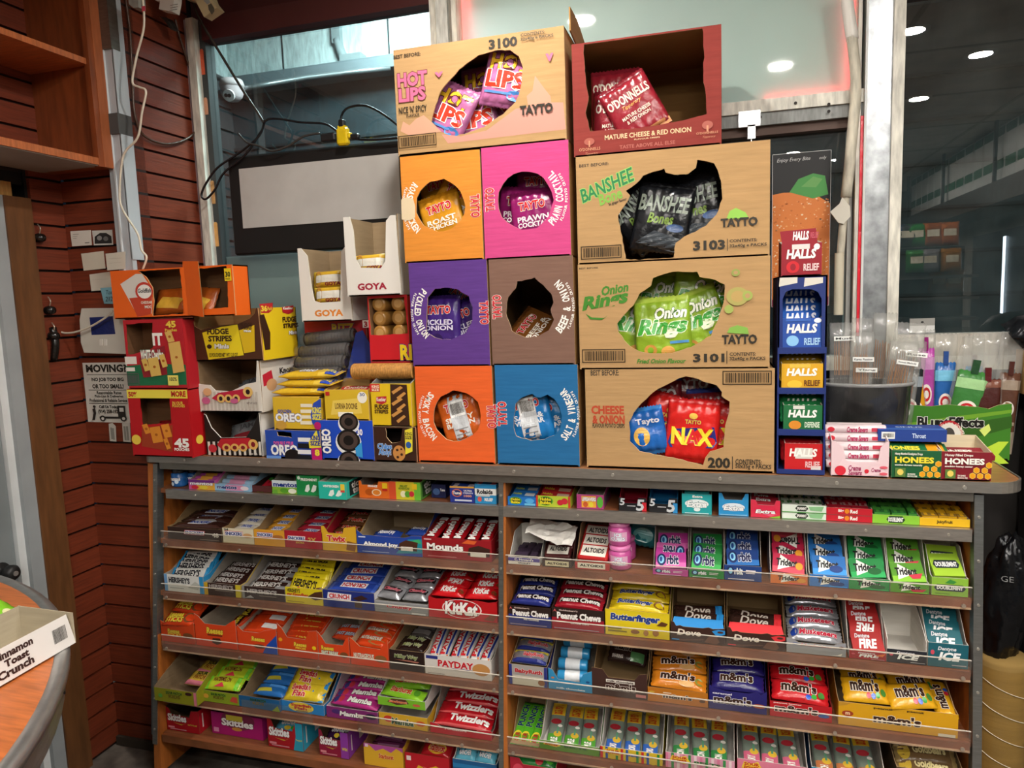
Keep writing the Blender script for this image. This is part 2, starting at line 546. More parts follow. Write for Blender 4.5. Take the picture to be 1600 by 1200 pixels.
d = MB(); d.box((XL - .07, 1.0, 0.01), (XL - .025, 1.693, 1.94), mat('#7d8486', 'painted'))
dr = struct(d, 'door_1')
k = MB(); k.lathe([(.0, .062), (.018, .062), (.026, .05), (.024, .034), (.012, .025), (.012, .004), (.03, .004), (.03, 0)], mat('#1a1a1a', 'painted'), TR(XL - .025, 1.640, .80) @ RY(90))
k.cyl(.008, .003, mat('#c8c8c8', 'metal'), TR(XL + .037, 1.640, .80) @ RY(90))
k.build('door_knob', dr)

# window frames
WHT, GRYF = mat('#d9d6ca', 'dirty'), mat('#8f9290', 'dirty')
t = MB()
t.box((XW3, YF, 1.40), (XW3 + .014, YF + .07, 2.66), mat('#9d9096', 'dirty'))
t.box((XW3 + .014, YF - .008, 1.40), (XW3 + .046, YF + .07, 2.66), WHT)
t.box((XW3 + .046, YF + .02, 1.40), (XW3 + .07, YF + .07, 2.66), mat('#3c3f40', 'painted'))
t.box((XW3, YF, 1.36), (XR, YF + .07, 1.40), WHT)
t.box((XW3 + .07, YF + .005, 2.58), (-.924, YF + .07, 2.66), mat('#4a2020', 'painted'))
wf = struct(t, 'window_frame')
t = MB()
t.box((-.924, YF - .012, 1.40), (-.905, YF + .07, 2.66), WHT)
t.box((-.905, YF - .004, 1.40), (-.865, YF + .07, 2.66), mat('#c9cac4', 'dirty'))
t.box((-.865, YF + .012, 1.40), (-.848, YF + .07, 2.66), mat('#8a8276', 'dirty'))
t.box((-.848, YF - .012, 1.40), (-.832, YF + .07, 2.66), WHT)
struct(t, 'trim_3')
t = MB()   # transom bar with its strike plate and screw holes
t.box((-.832, YF - .012, 2.124), (.384, YF + .07, 2.160), WHT)
t.box((-.832, YF - .004, 2.088), (.384, YF + .07, 2.124), GRYF)
t.box((-.832, YF + .012, 2.062), (.384, YF + .07, 2.088), mat('#5d4a42', 'dull'))
p = PY(1176, 195, YF - .012)
t.box((p.x - .04, YF - .016, 2.085), (p.x + .022, YF - .004, 2.13), mat('#b8babc', 'galv'))
t.box((p.x - .014, YF - .016, 2.05), (p.x + .008, YF - .004, 2.09), mat('#b8babc', 'galv'))
t.box((p.x - .005, YF - .012, 2.02), (p.x - .002, YF - .009, 2.06), mat('#c0c0c0', 'metal'))
for q in ((1295, 163), (1295, 174), (1243, 161), (1188, 183)):
    a = PY(q[0], q[1], YF - .013)
    t.cyl(.0045, .002, mat('#2a2420', 'dull'), TR(a.x, YF - .0125, a.z) @ RX(90), 8)
struct(t, 'trim_4')
t = MB()
t.box((.346, YF + .012, 1.40), (.358, YF + .07, 2.062), mat('#9a9a96', 'dirty'))
t.box((.362, YF - .01, 1.40), (.372, YF + .07, 2.66), mat('#dcd8cc', 'dirty'))
t.box((.384, YF - .02, 1.36), (.449, YF + .07, 2.66), mat('#a9adb0', 'galv'))
t.box((.380, YF - .022, 1.36), (.386, YF + .07, 2.66), mat('#d8dad8', 'painted'))
t.box((.449, YF - .03, 1.36), (.478, YF + .07, 2.66), WHT)
struct(t, 'trim_5')
t = MB()
t.box((.478, YF + .0, 1.40), (XR, YF + .07, 1.462), mat('#b9b2a6', 'dirty'))
t.box((.478, YF + .02, 2.40), (XR, YF + .07, 2.66), mat('#4d2024', 'dirty'))
struct(t, 'trim_6')
# panes
def pane(n, x0, x1, z0, z1, m):
    q = MB(); q.box((x0, YG, z0), (x1, YG + .006, z1), m); struct(q, 'window_%d' % n)
pane(1, XW3 + .07, -.924, 1.40, 2.58, glass())
pane(2, -.832, .372, 2.160, 2.66, mat('#cbe4d9', 'frost'))
pane(3, -.832, .346, 1.40, 2.062, glass())
pane(4, .478, XR, 1.462, 2.40, glass())
q = MB(); q.box((XW3 + .071, YG - .003, 1.40), (-.93, YG - .0005, 1.803), mat('#8ba39c', 'frost')); o = struct(q, 'window_5')

# outside, seen through the left pane
Y2 = 3.25
t = MB()
a, b = PY(300, 150, Y2), PY(640, 100, Y2)
zb = PY(500, 117, Y2).z
t.box((-3.4, Y2, 0), (2.6, Y2 + .05, zb), mat('#2c3a40', 'dirty'))
for k in range(14): t.box((-3.4, Y2 - .012, .2 + k * .17), (2.6, Y2, .2 + k * .17 + .012), mat('#1c262a', 'dull'))
struct(t, 'wall_outside')
t = MB()
t.box((-3.4, Y2 - .02, zb), (2.6, Y2 + .05, 3.6), mat('#cfdedd', 'dirty'))
for px in (445, 611):
    x = PY(px, 80, Y2).x
    t.box((x - .004, Y2 - .022, zb), (x + .004, Y2 - .018, 3.6), mat('#30383a', 'dull'))
x = PY(533, 70, Y2).x
t.box((x - .022, Y2 - .05, zb + .12), (x + .022, Y2 - .018, 3.4), mat('#8d9a9c', 'painted'))
t.tube([(x, Y2 - .035, zb + .14), (x + .02, Y2 - .035, zb + .07), (x + .05, Y2 - .035, zb + .02)], .022, mat('#8d9a9c', 'painted'), 8, 3)
t.box((x + .03, Y2 - .08, zb + .005), (x + .14, Y2 - .02, zb + .05), mat('#8a9698', 'painted'))
zq = PY(590, 15, Y2).z; t.box((-1.55, Y2 - .03, zq - .03), (2.6, Y2 + .05, zq + .03), mat('#4c4c52', 'dull'))
struct(t, 'wall_outside_upper')
t = MB()
t.box((-3.4, Y2 - .14, zb - .055), (2.6, Y2 - .02, zb), mat('#69757a', 'dull'))
struct(t, 'trim_7')
t = MB()
planks(t, F_right(-2.42, YG + .1, 0), Y2 - YG - .1, 0, zb, 1.95, .11, .014, .012)
for i in range(len(t.m)): pass
t.mats = [mat('#16181a', 'dull') if m_ is GROOVE else mat('#3c4043', 'dirty') for m_ in t.mats]
t.box((-2.44, YG + .1, zb), (-2.40, Y2, 3.6), mat('#cfdedd', 'dirty'))
struct(t, 'wall_outside_side')
t = MB(); t.box((-3.4, YG + .1, 3.0), (2.6, Y2 + .05, 3.05), mat('#5a2226', 'dull')); struct(t, 'ceiling_awning')
# pipe outside along the wall and the dome camera under it
t = MB()
t.tube([PY(322, 112, 2.75), PY(350, 126, 2.75), PY(378, 139, 2.75)], .013, mat('#a8b2b4', 'metal'), 8, 2)
t.tube([PY(378, 139, 2.75), PY(480, 121, 2.95), PY(610, 106, 3.08)], .011, mat('#a8b2b4', 'metal'), 8, 2)
tag(t.build('pipe'), 'grey metal pipe running outside the window above the dome camera', 'pipe')
c0 = PY(362, 133, 2.72)
t = thing('security_camera', 'pale dome security camera hanging outside the window beside the side wall', 'camera', c0)
q = MB(); q.lathe([(0, .02), (.045, .02), (.052, 0), (.048, -.012), (.0, -.012)], mat('#d9c9c9', 'painted')); q.build('mount', t)
q = MB(); q.lathe([(.048, -.012), (.047, -.03), (.04, -.05), (.026, -.064), (0, -.07)], mat('#d6c4c6', 'painted')); q.build('dome', t)
q = MB(); q.cyl(.024, .012, mat('#eee6e6', 'painted'), TR(.010, -.033, -.050) @ RX(115) @ RY(12)); lp = q.build('lens_plate', t)
q = MB(); q.cyl(.0075, .004, mat('#101214', 'painted'), TR(.003, -.045, -.053) @ RX(115) @ RY(12)); q.build('lens', lp)
q = MB(); q.cyl(.0075, .004, mat('#101214', 'painted'), TR(.019, -.045, -.056) @ RX(115) @ RY(12)); q.build('lens', lp)

# ceiling lamps that show again in the window panes, then added fill lamps
lamp_at = [(-.59, 1.49), (.29, .47), (.85, .78), (1.29, .25), (1.2, -.61), (.58, -2.17), (1.01, -2.72), (.25, -1.2), (-.25, -.6), (-.4, -1.8), (.1, -2.4)]  # end of the list: unseen lamps added to even out the light
for i, (x, y) in enumerate(lamp_at):
    t = thing('ceiling_or_fill_lamp', 'round recessed ceiling lamp or added fill lamp, %s from the window' % ORD[sorted(lamp_at, key=lambda p_: -p_[1]).index((x, y))], 'ceiling lamp', (x, y, ZC - .006), 0, 'recessed ceiling lamps')
    q = MB(); q.lathe([(.052, .0), (.075, -.004), (.078, .006)], mat('#eeeeea', 'painted')); q.build('rim', t)
    q = MB(); q.cyl(.054, .004, emit('#fff9f0', LAMP, 'lamp_glow'), TR(0, 0, -.002)); q.build('diffuser', t)

# red light strips in the window
def led(n, a, b, lab):
    q = MB(); q.box(a, b, emit('#ff2030', 22.0, 'red_led')); tag(q.build('led_strip'), lab, 'light strip')
led(1, (.352, YG + .012, 2.19), (.358, YG + .018, 2.64), 'red light strip behind the frosted pane beside the white pipe')
led(2, (.12, YG + .012, 2.166), (.34, YG + .018, 2.172), 'red light strip lying along the bottom of the frosted pane')
led(3, (-.826, YG + .014, 2.40), (-.818, YG + .02, 2.64), 'red light strip at the frosted pane above the pink-printed carton')
q = MB(); q.box((.3725, YF - .014, 1.462), (.3805, YF + .01, 2.085), mat('#f0283c', 'gloss')); tag(q.build('edge_strip'), 'thin red strip on the window post under the transom bar', 'strip')

# the display shelf ------------------------------------------------------------
LEAN = math.tan(math.radians(5.3))
def lean(z): return 1.955 - (1.08 - z) * LEAN
WOODO, BROWN, STEEL = mat('#b5682c', 'woodz'), mat('#86523e', 'wood'), mat('#b9b2aa', 'metal')
shelf = thing('candy_display_shelf', 'long wooden candy shelf unit with metal edged fronts under the window', 'shelf unit', (0, 0, 0))
def side(x0, x1, name='side_panel'):
    q = MB()
    pts = [(lean(.02), .02), (2.30, .02), (2.30, ZT - .035), (lean(ZT - .035), ZT - .035)]
    T = F_right(x1, 0, 0)
    q.prism(pts, T, x1 - x0, WOODO)
    return q.build(name, shelf)
side(-1.895, -1.868); side(.588, .606); side(-.632, -.612, 'divider')
q = MB(); q.box((-1.868, 2.285, .02), (.588, 2.298, ZT - .035), mat('#3a2418', 'wood')); q.build('back_panel', shelf)
q = MB(); q.box((-1.80, 2.02, 0), (.58, 2.04, .11), mat('#120e0b', 'dull')); q.build('kickboard', shelf)
def post(xa, xb, wdt, z0, z1):
    q = MB(); n = 14
    A = Vector((xa, lean(z1) - .004, z1)); B = Vector((xb, lean(z0) - .004, z0))
    vs = []
    for P_ in (B, A):
        vs += [P_ + Vector((0, 0, 0)), P_ + Vector((wdt, 0, 0)), P_ + Vector((wdt, .03, 0)), P_ + Vector((0, .03, 0))]
    q.add(vs, [(0, 3, 2, 1), (4, 5, 6, 7), (0, 1, 5, 4), (1, 2, 6, 5), (2, 3, 7, 6), (3, 0, 4, 7)], mat('#8f8f8c', 'metal'))
    for k in range(9):
        P_ = B.lerp(A, (k + .5) / 9) + Vector((wdt / 2, 0, 0))
        q.cyl(.0035, .003, mat('#c9c4ba', 'metal'), TR(P_.x, P_.y, P_.z) @ RX(90), 8)
    q.build('metal_post', shelf)
post(-1.869, -1.897, .018, .12, 1.09)
post(.587, .588, .02, .12, 1.09)
post(-.632, -.64, .014, .12, 1.09)
# outer side guard of bent metal, at the left end
q = MB(); 
q.add([(-1.905, lean(.15) + .0, .15), (-1.897, lean(.15), .15), (-1.880, lean(1.09) - .0, 1.09), (-1.905, 1.975, 1.09)], [(0, 1, 2, 3)], mat('#70767a', 'metal'))
q.build('end_guard', shelf)
ROWZ = [1.003, .830, .650, .474, .294, .155]
BAYS = [(-1.866, -.632), (-.612, .588)]
for r, z in enumerate(ROWZ):
    yl = lean(z)
    for b, (x0, x1) in enumerate(BAYS):
        q = MB(); q.box((x0, yl + .012, z - .016), (x1, 2.284, z - .0005), mat('#8d5636', 'wood')); q.build('shelf_board', shelf)
    if r == 0:
        q = MB(); q.box((-1.82, yl - .004, z - .030), (.583, yl + .010, z + .001), STEEL)
        for k in range(13): q.cyl(.0035, .003, mat('#d8d2c6', 'metal'), TR(-1.7 + k * .186, yl - .004, z - .014) @ RX(90), 8)
        q.build('metal_lip', shelf)
    elif r < 5:
        for b, (x0, x1) in enumerate([(-1.835 - .004 * r, -.634), (-.612, .583)]):
            q = MB(); q.box((x0, yl, z - .024), (x1, yl + .011, z - .001), BROWN)
            q.box((x0, yl - .002, z - .0245), (x1, yl, z - .020), mat('#caa58a', 'wood'))
            q.build('front_strip', shelf)
            if r == 4 and b == 0: x0 = PY(560, 1130, yl).x
            if r == 4 and b == 0:
                q = MB(); q.box((PY(380, 1110, yl).x, yl - .005, z - .024), (PY(489, 1120, yl).x, yl - .002, z + .028), acrylic())
                q.build('broken_guard', shelf)
            q = MB(); q.box((x0, yl - .005, z - .024), (x1, yl - .002, z + .034), acrylic())
            q.box((x0, yl - .0055, z + .0325), (x1, yl - .0015, z + .034), mat('#d8cfc4', 'gloss'))
            n = 5
            for k in range(n):
                x = x0 + (x1 - x0) * (k + .06) / (n - .88)
                q.cyl(.005, .004, mat('#d8c8b8', 'metal'), TR(x, yl - .004, z - .014) @ RX(90), 10)
            q.build('acrylic_guard', shelf)
    else:
        for b, (x0, x1) in enumerate(BAYS):
            q = MB(); q.box((x0 + .005, yl, z - .026), (x1, yl + .012, z), mat('#8a5230', 'wood')); q.build('front_strip', shelf)
q = MB(); q.box((-1.835, 1.944, ZT - .05), (.583, 1.960, ZT - .026), mat('#8d8880', 'metal')); q.build('header_strip', shelf)

# countertop on it: wooden top inside a rounded metal band
CX0, CX1, CY0, CY1 = -1.890, .70, 1.935, 2.31
def rrect(x0, y0, x1, y1, r, n=8):
    pts = [(x0, y1), (x0, y0 + .02)]
    pts += [(x0 + .02 - .02 * math.cos(a * PI / 2 / 4), y0 + .02 - .02 * math.sin(a * PI / 2 / 4)) for a in range(5)]
    pts += [(x1 - r + r * math.sin(a * PI / 2 / n), y0 + r - r * math.cos(a * PI / 2 / n)) for a in range(n + 1)]
    pts += [(x1, y1)]
    return pts
ct = thing('countertop', 'wooden counter top with a shiny metal edge over the candy shelves', 'countertop', (0, 0, 0))
q = MB(); q.prism(rrect(CX0 + .003, CY0 + .003, CX1 - .003, CY1, .07), F_top(0, 0, ZT - .001), .024, mat('#a5714a', 'wood')); q.build('top_board', ct)
q = MB()
o_, i_ = rrect(CX0, CY0, CX1, CY1, .075), rrect(CX0 + .005, CY0 + .005, CX1 - .005, CY1, .07)
n = len(o_); vs = []
for z in (ZT - .026, ZT + .001):
    vs += [(p[0], p[1], z) for p in o_]
vs += [(p[0], p[1], ZT + .001) for p in i_]
fs = [(i, i + 1, n + i + 1, n + i) for i in range(n - 1)] + [(n + i, n + i + 1, 2 * n + i + 1, 2 * n + i) for i in range(n - 1)]
q.add(vs, fs, mat('#b4aea6', 'metal'), False)
for k in range(9): q.cyl(.0045, .004, mat('#d9d4ca', 'metal'), TR(-1.72 + k * .285, CY0, ZT - .013) @ RX(90), 10)
q.build('metal_edge', ct)

# ================================================================== packets, bars, boxes
def pillow(W, H, t, col, decs=(), kind='gloss', axis='x', crimp=.08, seed=0, endcol=None, N=16, M=10, wr=.0, back=None, printkind=None):
    """A sealed wrapper in local XY (y from 0 to H, front +z), crimped flat at its ends along axis."""
    mb = MB()
    off = Vector((seed * 3.7, seed * 1.3, 0))
    def prof(s):
        s = min(abs(s), 1.0)
        return math.sqrt(max(0.0, 1 - s ** 5))
    def height(x, y):
        u, v = 2 * x / W, 2 * y / H - 1
        if axis == 'y': u, v = v, u
        lim = 1 - 2 * crimp
        h = prof(u / lim) * prof(v) if abs(u) < lim else 0.0
        z = .0007 + t / 2 * h
        if wr:
            k = 16 if max(W, H) > .1 else 30
            z += wr * h * (noise.noise(Vector((x, y, 0)) * k + off) + .45 * noise.noise(Vector((x, y, 0)) * k * 2.6 + off))
            c_, e_ = (y, min(x + W / 2, W / 2 - x)) if axis == 'x' else (x, min(y, H - y))
            z += wr * .45 * math.sin(c_ * 260 + seed * 1.7 + 2 * noise.noise(Vector((c_ * 9, seed, 0)))) * math.exp(-abs(e_ - crimp * .5 * max(W, H)) / .022) * min(1, h * 3 + .15)
        return z
    A, B = (N, M) if axis == 'x' else (M, N)
    vs, fs = [], []
    for sgn in (1, -1):
        for j in range(B + 1):
            for i in range(A + 1):
                x, y = (i / A - .5) * W, j / B * H
                z = height(x, y)
                if axis == 'x' and i in (0, A): x += .0025 * (j % 2) * (1 if i else -1)
                if axis == 'y' and j in (0, B): y += .0035 * (i % 2) * (1 if j else -1)
                vs.append((x, y, z * sgn))
    n0 = (A + 1) * (B + 1)
    for j in range(B):
        for i in range(A):
            a = j * (A + 1) + i
            fs.append((a, a + 1, a + A + 2, a + A + 1))
            fs.append((n0 + a, n0 + a + A + 1, n0 + a + A + 2, n0 + a + 1))
    m = mat(col, kind)
    ends = mat(endcol or col, kind)
    o = len(mb.v)
    mb.v += [Vector(p) for p in vs]
    im, ie = mb.mi(m), mb.mi(ends)
    for f in fs:
        c = sum((Vector(vs[k]) for k in f), Vector()) / 4
        q = abs(2 * c.x / W) if axis == 'x' else abs(2 * c.y / H - 1)
        mb.f.append(list(f)); mb.m.append(ie if q > 1 - 2 * crimp * 1.05 else im); mb.sm.append(True)
    edge = [i for i in range(A + 1)] + [j * (A + 1) + A for j in range(1, B + 1)] + [B * (A + 1) + i for i in range(A - 1, -1, -1)] + [j * (A + 1) for j in range(B - 1, 0, -1)]
    for k in range(len(edge)):
        a, b = edge[k], edge[(k + 1) % len(edge)]
        mb.f.append([a, n0 + a, n0 + b, b]); mb.m.append(ie); mb.sm.append(True)
    if decs: Face(mb, TR(0, 0, 0), W, H, printkind or 'gloss', lambda x, y: height(x, y) + .0009).draw(decs)
    return mb
def packbox(W, H, t, col, decs=(), tops=None, side=None, kind='paper', bev=0.0, front=()):
    """A small box lying on its back: face +z printed, y from 0 to H; the edge at y = 0 is its lower end."""
    mb = MB()
    mb.box((-W / 2, 0, -t / 2), (W / 2, H, t / 2), mat(side or col, kind), None, bev)
    f = Face(mb, TR(0, 0, t / 2), W, H, kind)
    if side: f.rect(-W / 2 + bev, bev, W / 2 - bev, H - bev, col)
    if decs: f.draw(decs)
    if front: Face(mb, F_front(0, 0, -t / 2), W, t, kind).draw(front)
    return mb
def rollmesh(r, L, col, n=18, ridges=0, cap=None, kind='gloss', band=None):
    """A roll lying along x."""
    mb = MB()
    k = ridges or 1
    prof = [(r * .55, 0), (r * .9, .0), (r, .004)]
    if ridges:
        for i in range(k):
            z0 = .004 + (L - .008) * i / k; dz = (L - .008) / k
            prof += [(r, z0 + dz * .15), (r, z0 + dz * .6), (r * .9, z0 + dz * .8), (r, z0 + dz)]
    prof += [(r, L - .004), (r * .9, L), (r * .55, L)]
    T = TR(-L / 2, 0, 0) @ RY(90)
    mb.lathe(prof, mat(col, kind), T, n)
    mb.cyl(r * .56, .001, mat(cap or col, 'gloss'), TR(-L / 2 + .001, 0, 0) @ RY(-90), n)
    mb.cyl(r * .56, .001, mat(cap or col, 'gloss'), TR(L / 2 - .001, 0, 0) @ RY(90), n)
    if band: mb.cyl(r * 1.012, L * .5, mat(band, 'gloss'), TR(-L / 4, 0, 0) @ RY(90), n, False)
    return mb

# ------------------------------------------------------------------ drawing in photo pixels onto a face of a thing
def onface(Tw, px, py):
    o = Tw.translation; n = Vector((Tw[0][2], Tw[1][2], Tw[2][2]))
    d = _ray(px, py); e = Vector((0, 0, CAM_Z))
    t = (o - e).dot(n) / d.dot(n)
    p = Tw.inverted() @ (e + d * t)
    return (p.x, p.y)
def pxdraw(f, Tw, decs):
    """Like Face.draw, but with the corners (lower left, upper right) read off the photo."""
    q = lambda p: onface(Tw, p[0], p[1])
    for d in decs:
        k = d[0]
        if k in 'tv^':
            a, b = q(d[2]), q(d[3]); e = list(d[4:]) + [None] * 4
            f.text(d[1], min(a[0], b[0]), min(a[1], b[1]), max(a[0], b[0]), max(a[1], b[1]), e[0], e[1], .02 if e[2] is None else e[2], e[3] or 0, {'t': 0, 'v': 90, '^': -90}[k])
        elif k == 'l':     # text along a slanted baseline: text, start, end, height in pixels
            a, b = q(d[2]), q(d[3]); an = math.degrees(math.atan2(b[1] - a[1], b[0] - a[0])); ln = math.hypot(b[0] - a[0], b[1] - a[1])
            hh = ln * d[4] / math.hypot(d[3][0] - d[2][0], d[3][1] - d[2][1]); e = list(d[5:]) + [None] * 4
            n_ = Vector((-math.sin(math.radians(an)), math.cos(math.radians(an)))); c = (Vector(a) + Vector(b)) / 2 + n_ * hh / 2
            f.text(d[1], c.x - ln / 2, c.y - hh / 2, c.x + ln / 2, c.y + hh / 2, e[0], e[1], .02 if e[2] is None else e[2], e[3] or 0, an)
        elif k == 'p': f.poly([q(p) for p in d[1]], d[2])
        elif k in 'reb':
            a, b = q(d[1]), q(d[2])
            x0, x1 = sorted((a[0], b[0])); y0, y1 = sorted((a[1], b[1]))
            if k == 'r': f.rect(x0, y0, x1, y1, d[3])
            elif k == 'e': f.ell(x0, y0, x1, y1, d[3])
            else: f.barcode(x0, y0, x1, y1, d[3] if len(d) > 3 else '#3a2c18'); f.frame(x0, y0, x1, y1, (y1 - y0) * .07, d[3] if len(d) > 3 else '#3a2c18')
        elif k == 'a':
            c, e, h = q(d[2]), q(d[3]), d[6]
            r = math.hypot(c[0] - e[0], c[1] - e[1])
            f.arc(d[1], c[0], c[1], r, d[4], d[5], h, d[7])

CARD = '#b49063'
def carton(name, label, cat, tl, tr, bl, br, Y, D, col, z0=None, hole=None, decs=(), inner=None, side=None, kind='card', edge=None, holes=None,
           top=True, rdecs=(), yaw=0.0, group=None, profile=None, sideprof=None, thick=.004, backh=1.0, back=True, pk='paper', rightprofile=None):
    """A cardboard box; corners of its front in photo pixels at depth Y. hole: pixels of the torn opening. profile: pixels of the upper edge, left to right."""
    pts = [PY(*p, Y) for p in (tl, tr, bl, br)]
    x0, x1 = (pts[0].x + pts[2].x) / 2, (pts[1].x + pts[3].x) / 2
    zt = (pts[0].z + pts[1].z) / 2; zb = z0 if z0 is not None else (pts[2].z + pts[3].z) / 2
    return box_thing(name, label, cat, Vector(((x0 + x1) / 2, Y, zb)), x1 - x0, D, zt - zb, col, yaw, hole, decs, inner, side, kind, edge, top, rdecs, group, profile, thick, backh, back, pk, rightprofile, holes)
def box_thing(name, label, cat, loc, W, D, H, col, yaw=0.0, hole=None, decs=(), inner=None, side=None, kind='card', edge=None, top=True, rdecs=(), group=None,
              profile=None, thick=.004, backh=1.0, back=True, pk='paper', rightprofile=None, holes=None):
    root = thing(name, label, cat, loc, math.radians(yaw), group)
    Tw = TR(*loc) @ RZ(yaw)
    inn = mat(inner or '#9c7548', 'card'); out = mat(side or col, kind); fc = mat(col, kind)
    t = thick
    q = MB()   # the walls behind the front
    q.box((-W / 2 + t, 0.0, 0), (W / 2 - t, D - t, t), inn)
    hb = H * backh
    if back: q.prism([(-W / 2, 0), (W / 2, 0), (W / 2, hb), (-W / 2, hb)], F_back(0, D, 0), t, out, inn)
    q.prism([(-D, 0), (-t, 0), (-t, H), (-D, hb)], F_left(-W / 2, 0, 0), t, out, inn)
    if rightprofile:
        TR_ = Tw @ F_right(W / 2, 0, 0)
        rp = [onface(TR_, *p) for p in rightprofile]
        q.prism([(t, 0), (D, 0), (D, hb)] + [(min(max(p[0], t), D), p[1]) for p in rp[::-1]], F_right(W / 2, 0, 0), t, out, inn)
    else: q.prism([(t, 0), (D, 0), (D, hb), (t, H)], F_right(W / 2, 0, 0), t, out, inn)
    if top: q.prism([(-W / 2, t), (W / 2, t), (W / 2, D), (-W / 2, D)], F_top(0, 0, H), t, out, inn)
    if rdecs:
        f = Face(q, F_right(W / 2, D / 2, 0), D, H, pk)
        pxdraw(f, Tw @ F_right(W / 2, D / 2, 0), rdecs)
    q.build('carton_body', root)
    TF = Tw @ F_front(0, 0, 0)
    q = MB()
    if profile:
        pr = [(min(max(p_[0], -W / 2), W / 2), min(p_[1], H)) for p_ in (onface(TF, *p) for p in profile)]
        loops = [[(-W / 2, 0), (W / 2, 0)] + pr[::-1]]
    else: loops = [[(-W / 2, 0), (W / 2, 0), (W / 2, H), (-W / 2, H)]]
    for h in ([hole] if hole else []) + list(holes or []):
        pp = [onface(TF, *p) for p in h]
        # torn edge: small jags between the given points
        jag = []
        for i in range(len(pp)):
            a, b = Vector(pp[i]), Vector(pp[(i + 1) % len(pp)])
            n = max(1, int((b - a).length / .012))
            for k in range(n):
                p = a.lerp(b, k / n)
                jag.append((p.x + rnd.uniform(-.0013, .0013), p.y + rnd.uniform(-.0013, .0013)))
        loops.append([(min(max(p[0], -W / 2 + .004), W / 2 - .004), min(max(p[1], .004), H - .004)) for p in jag])
    q.prism(loops, F_front(0, 0, 0), t, fc, inn, mat(edge or '#cdb088', 'card'))
    if decs: pxdraw(Face(q, F_front(0, 0, 0), W, H, pk), TF, decs)
    q.build('front_panel', root)
    root['H'] = H
    return root, Tw, W, D, H
def ztop(b): return b[0].location.z + b[4] + .0005

def ellipse_px(cx, cy, a, b, rot=0, n=22, wob=.03):
    r = random.Random(int(cx * 7 + cy))
    out = []
    for i in range(n):
        t = -2 * PI * i / n; k = 1 + r.uniform(-wob, wob)
        x, y = a * k * math.cos(t), b * k * math.sin(t)
        c, s = math.cos(math.radians(rot)), math.sin(math.radians(rot))
        out.append((cx + x * c - y * s, cy + x * s + y * c))
    return out

PROT = {}
USED = {}
def packet(key, maker, name, label, cat, group, T):
    """First use builds the mesh; later ones copy the object."""
    if key not in PROT:
        o = maker().build(name)
        PROT[key] = o
        tag(o, label, cat, group)
        o.matrix_basis = T
        return o
    return dup(PROT[key], T, label, group)

# ------------------------------------------------------------------ the crisp cartons
YS = 1.958
BLK = '#2e2a22'
TAY = lambda bl, tr: ('t', 'TAYTO', bl, tr, BLK, None, .045)
def contents32(bl1, tr1, bl2, tr2, n32='32x40g e PACKS'):
    return [('t', 'CONTENTS:', bl1, tr1, BLK), ('t', n32, bl2, tr2, BLK)]

co = carton('crisp_carton', 'brown carton with red cheese and onion print, lowest in the tall stack of torn cartons', 'carton', (912, 577), (1207, 576), (919, 735), (1213, 739), YS, .33, CARD, ZT + .002,
  hole=[(983, 660), (990, 645), (1003, 630), (1022, 612), (1040, 601), (1060, 592), (1072, 588), (1090, 591), (1100, 596), (1120, 602), (1128, 612), (1127, 619), (1140, 628), (1138, 650), (1132, 672), (1130, 700), (1110, 706), (1102, 716), (1098, 727), (1060, 717), (1030, 712), (1000, 705), (985, 690)],
  decs=[('t', 'BEST BEFORE:', (923, 587), (967, 578), BLK), ('t', 'CHEESE', (924, 647), (975, 634), '#b5452a', None, .05), ('t', '& ONION', (926, 662), (976, 649), '#b5452a', None, .05),
        ('t', 'FLAVOUR POTATO CRISPS', (926, 668), (976, 662), BLK), ('b', (1129, 601), (1206, 579)), ('t', '200', (1106, 731), (1141, 715), BLK, None, .04), ('r', (1143.8, 733), (1145, 713), BLK)] + contents32((1149, 725), (1190, 718), (1149, 733), (1205, 726), '50x35g e PACKS'))
on = carton('crisp_carton', 'brown carton with green onion rings print, above the cheese and onion carton', 'carton', (900, 416), (1199, 397), (909, 574), (1207, 573), YS, .33, CARD, ztop(co),
  hole=[(964, 505), (975, 492), (990, 477), (1000, 458), (1018, 447), (1020, 434), (1040, 427), (1060, 424), (1090, 425), (1093, 432), (1118, 438), (1133, 445), (1131, 470), (1122, 500), (1110, 525), (1080, 542), (1050, 552), (1020, 553), (1000, 550), (980, 538), (967, 520)],
  decs=[('t', 'BEST BEFORE:', (905, 421), (935, 417), BLK), ('l', 'Onion', (941, 463), (983, 455), 15, '#3f7f28', None, .04, .3), ('l', 'Rings', (911, 492), (985, 478), 27, '#3f7f28', None, .06, .3),
        ('p', [(915, 490), (925, 496), (945, 497), (950, 492), (940, 500), (922, 499)], '#3f7f28'),
        ('b', (910, 567), (977, 545)), ('t', 'Fried Onion Flavour', (995, 568), (1072, 560), '#3f7f28', None, .03, .3), ('t', '3101', (1083, 566), (1132, 552), BLK, None, .04), ('r', (1135.4, 568), (1136.4, 548), BLK),
        ('p', [(1136, 520), (1140, 512), (1152, 508), (1168, 512), (1170, 522)], '#7fae4a'), TAY((1128, 538), (1183, 522)), ('e', (1143, 432), (1156, 420), '#8f9c4e'), ('e', (1146, 429), (1153, 423), CARD),
        ('e', (1135, 478), (1170, 448), '#a9a05a'), ('e', (1142, 472), (1163, 454), '#b79a5c'), ('e', (1132, 490), (1146, 476), '#9cab55'), ('e', (1160, 470), (1176, 454), '#9cab55'), ('e', (1164, 466), (1172, 458), CARD)] + contents32((1140, 556), (1181, 550), (1140, 564), (1196, 557)))
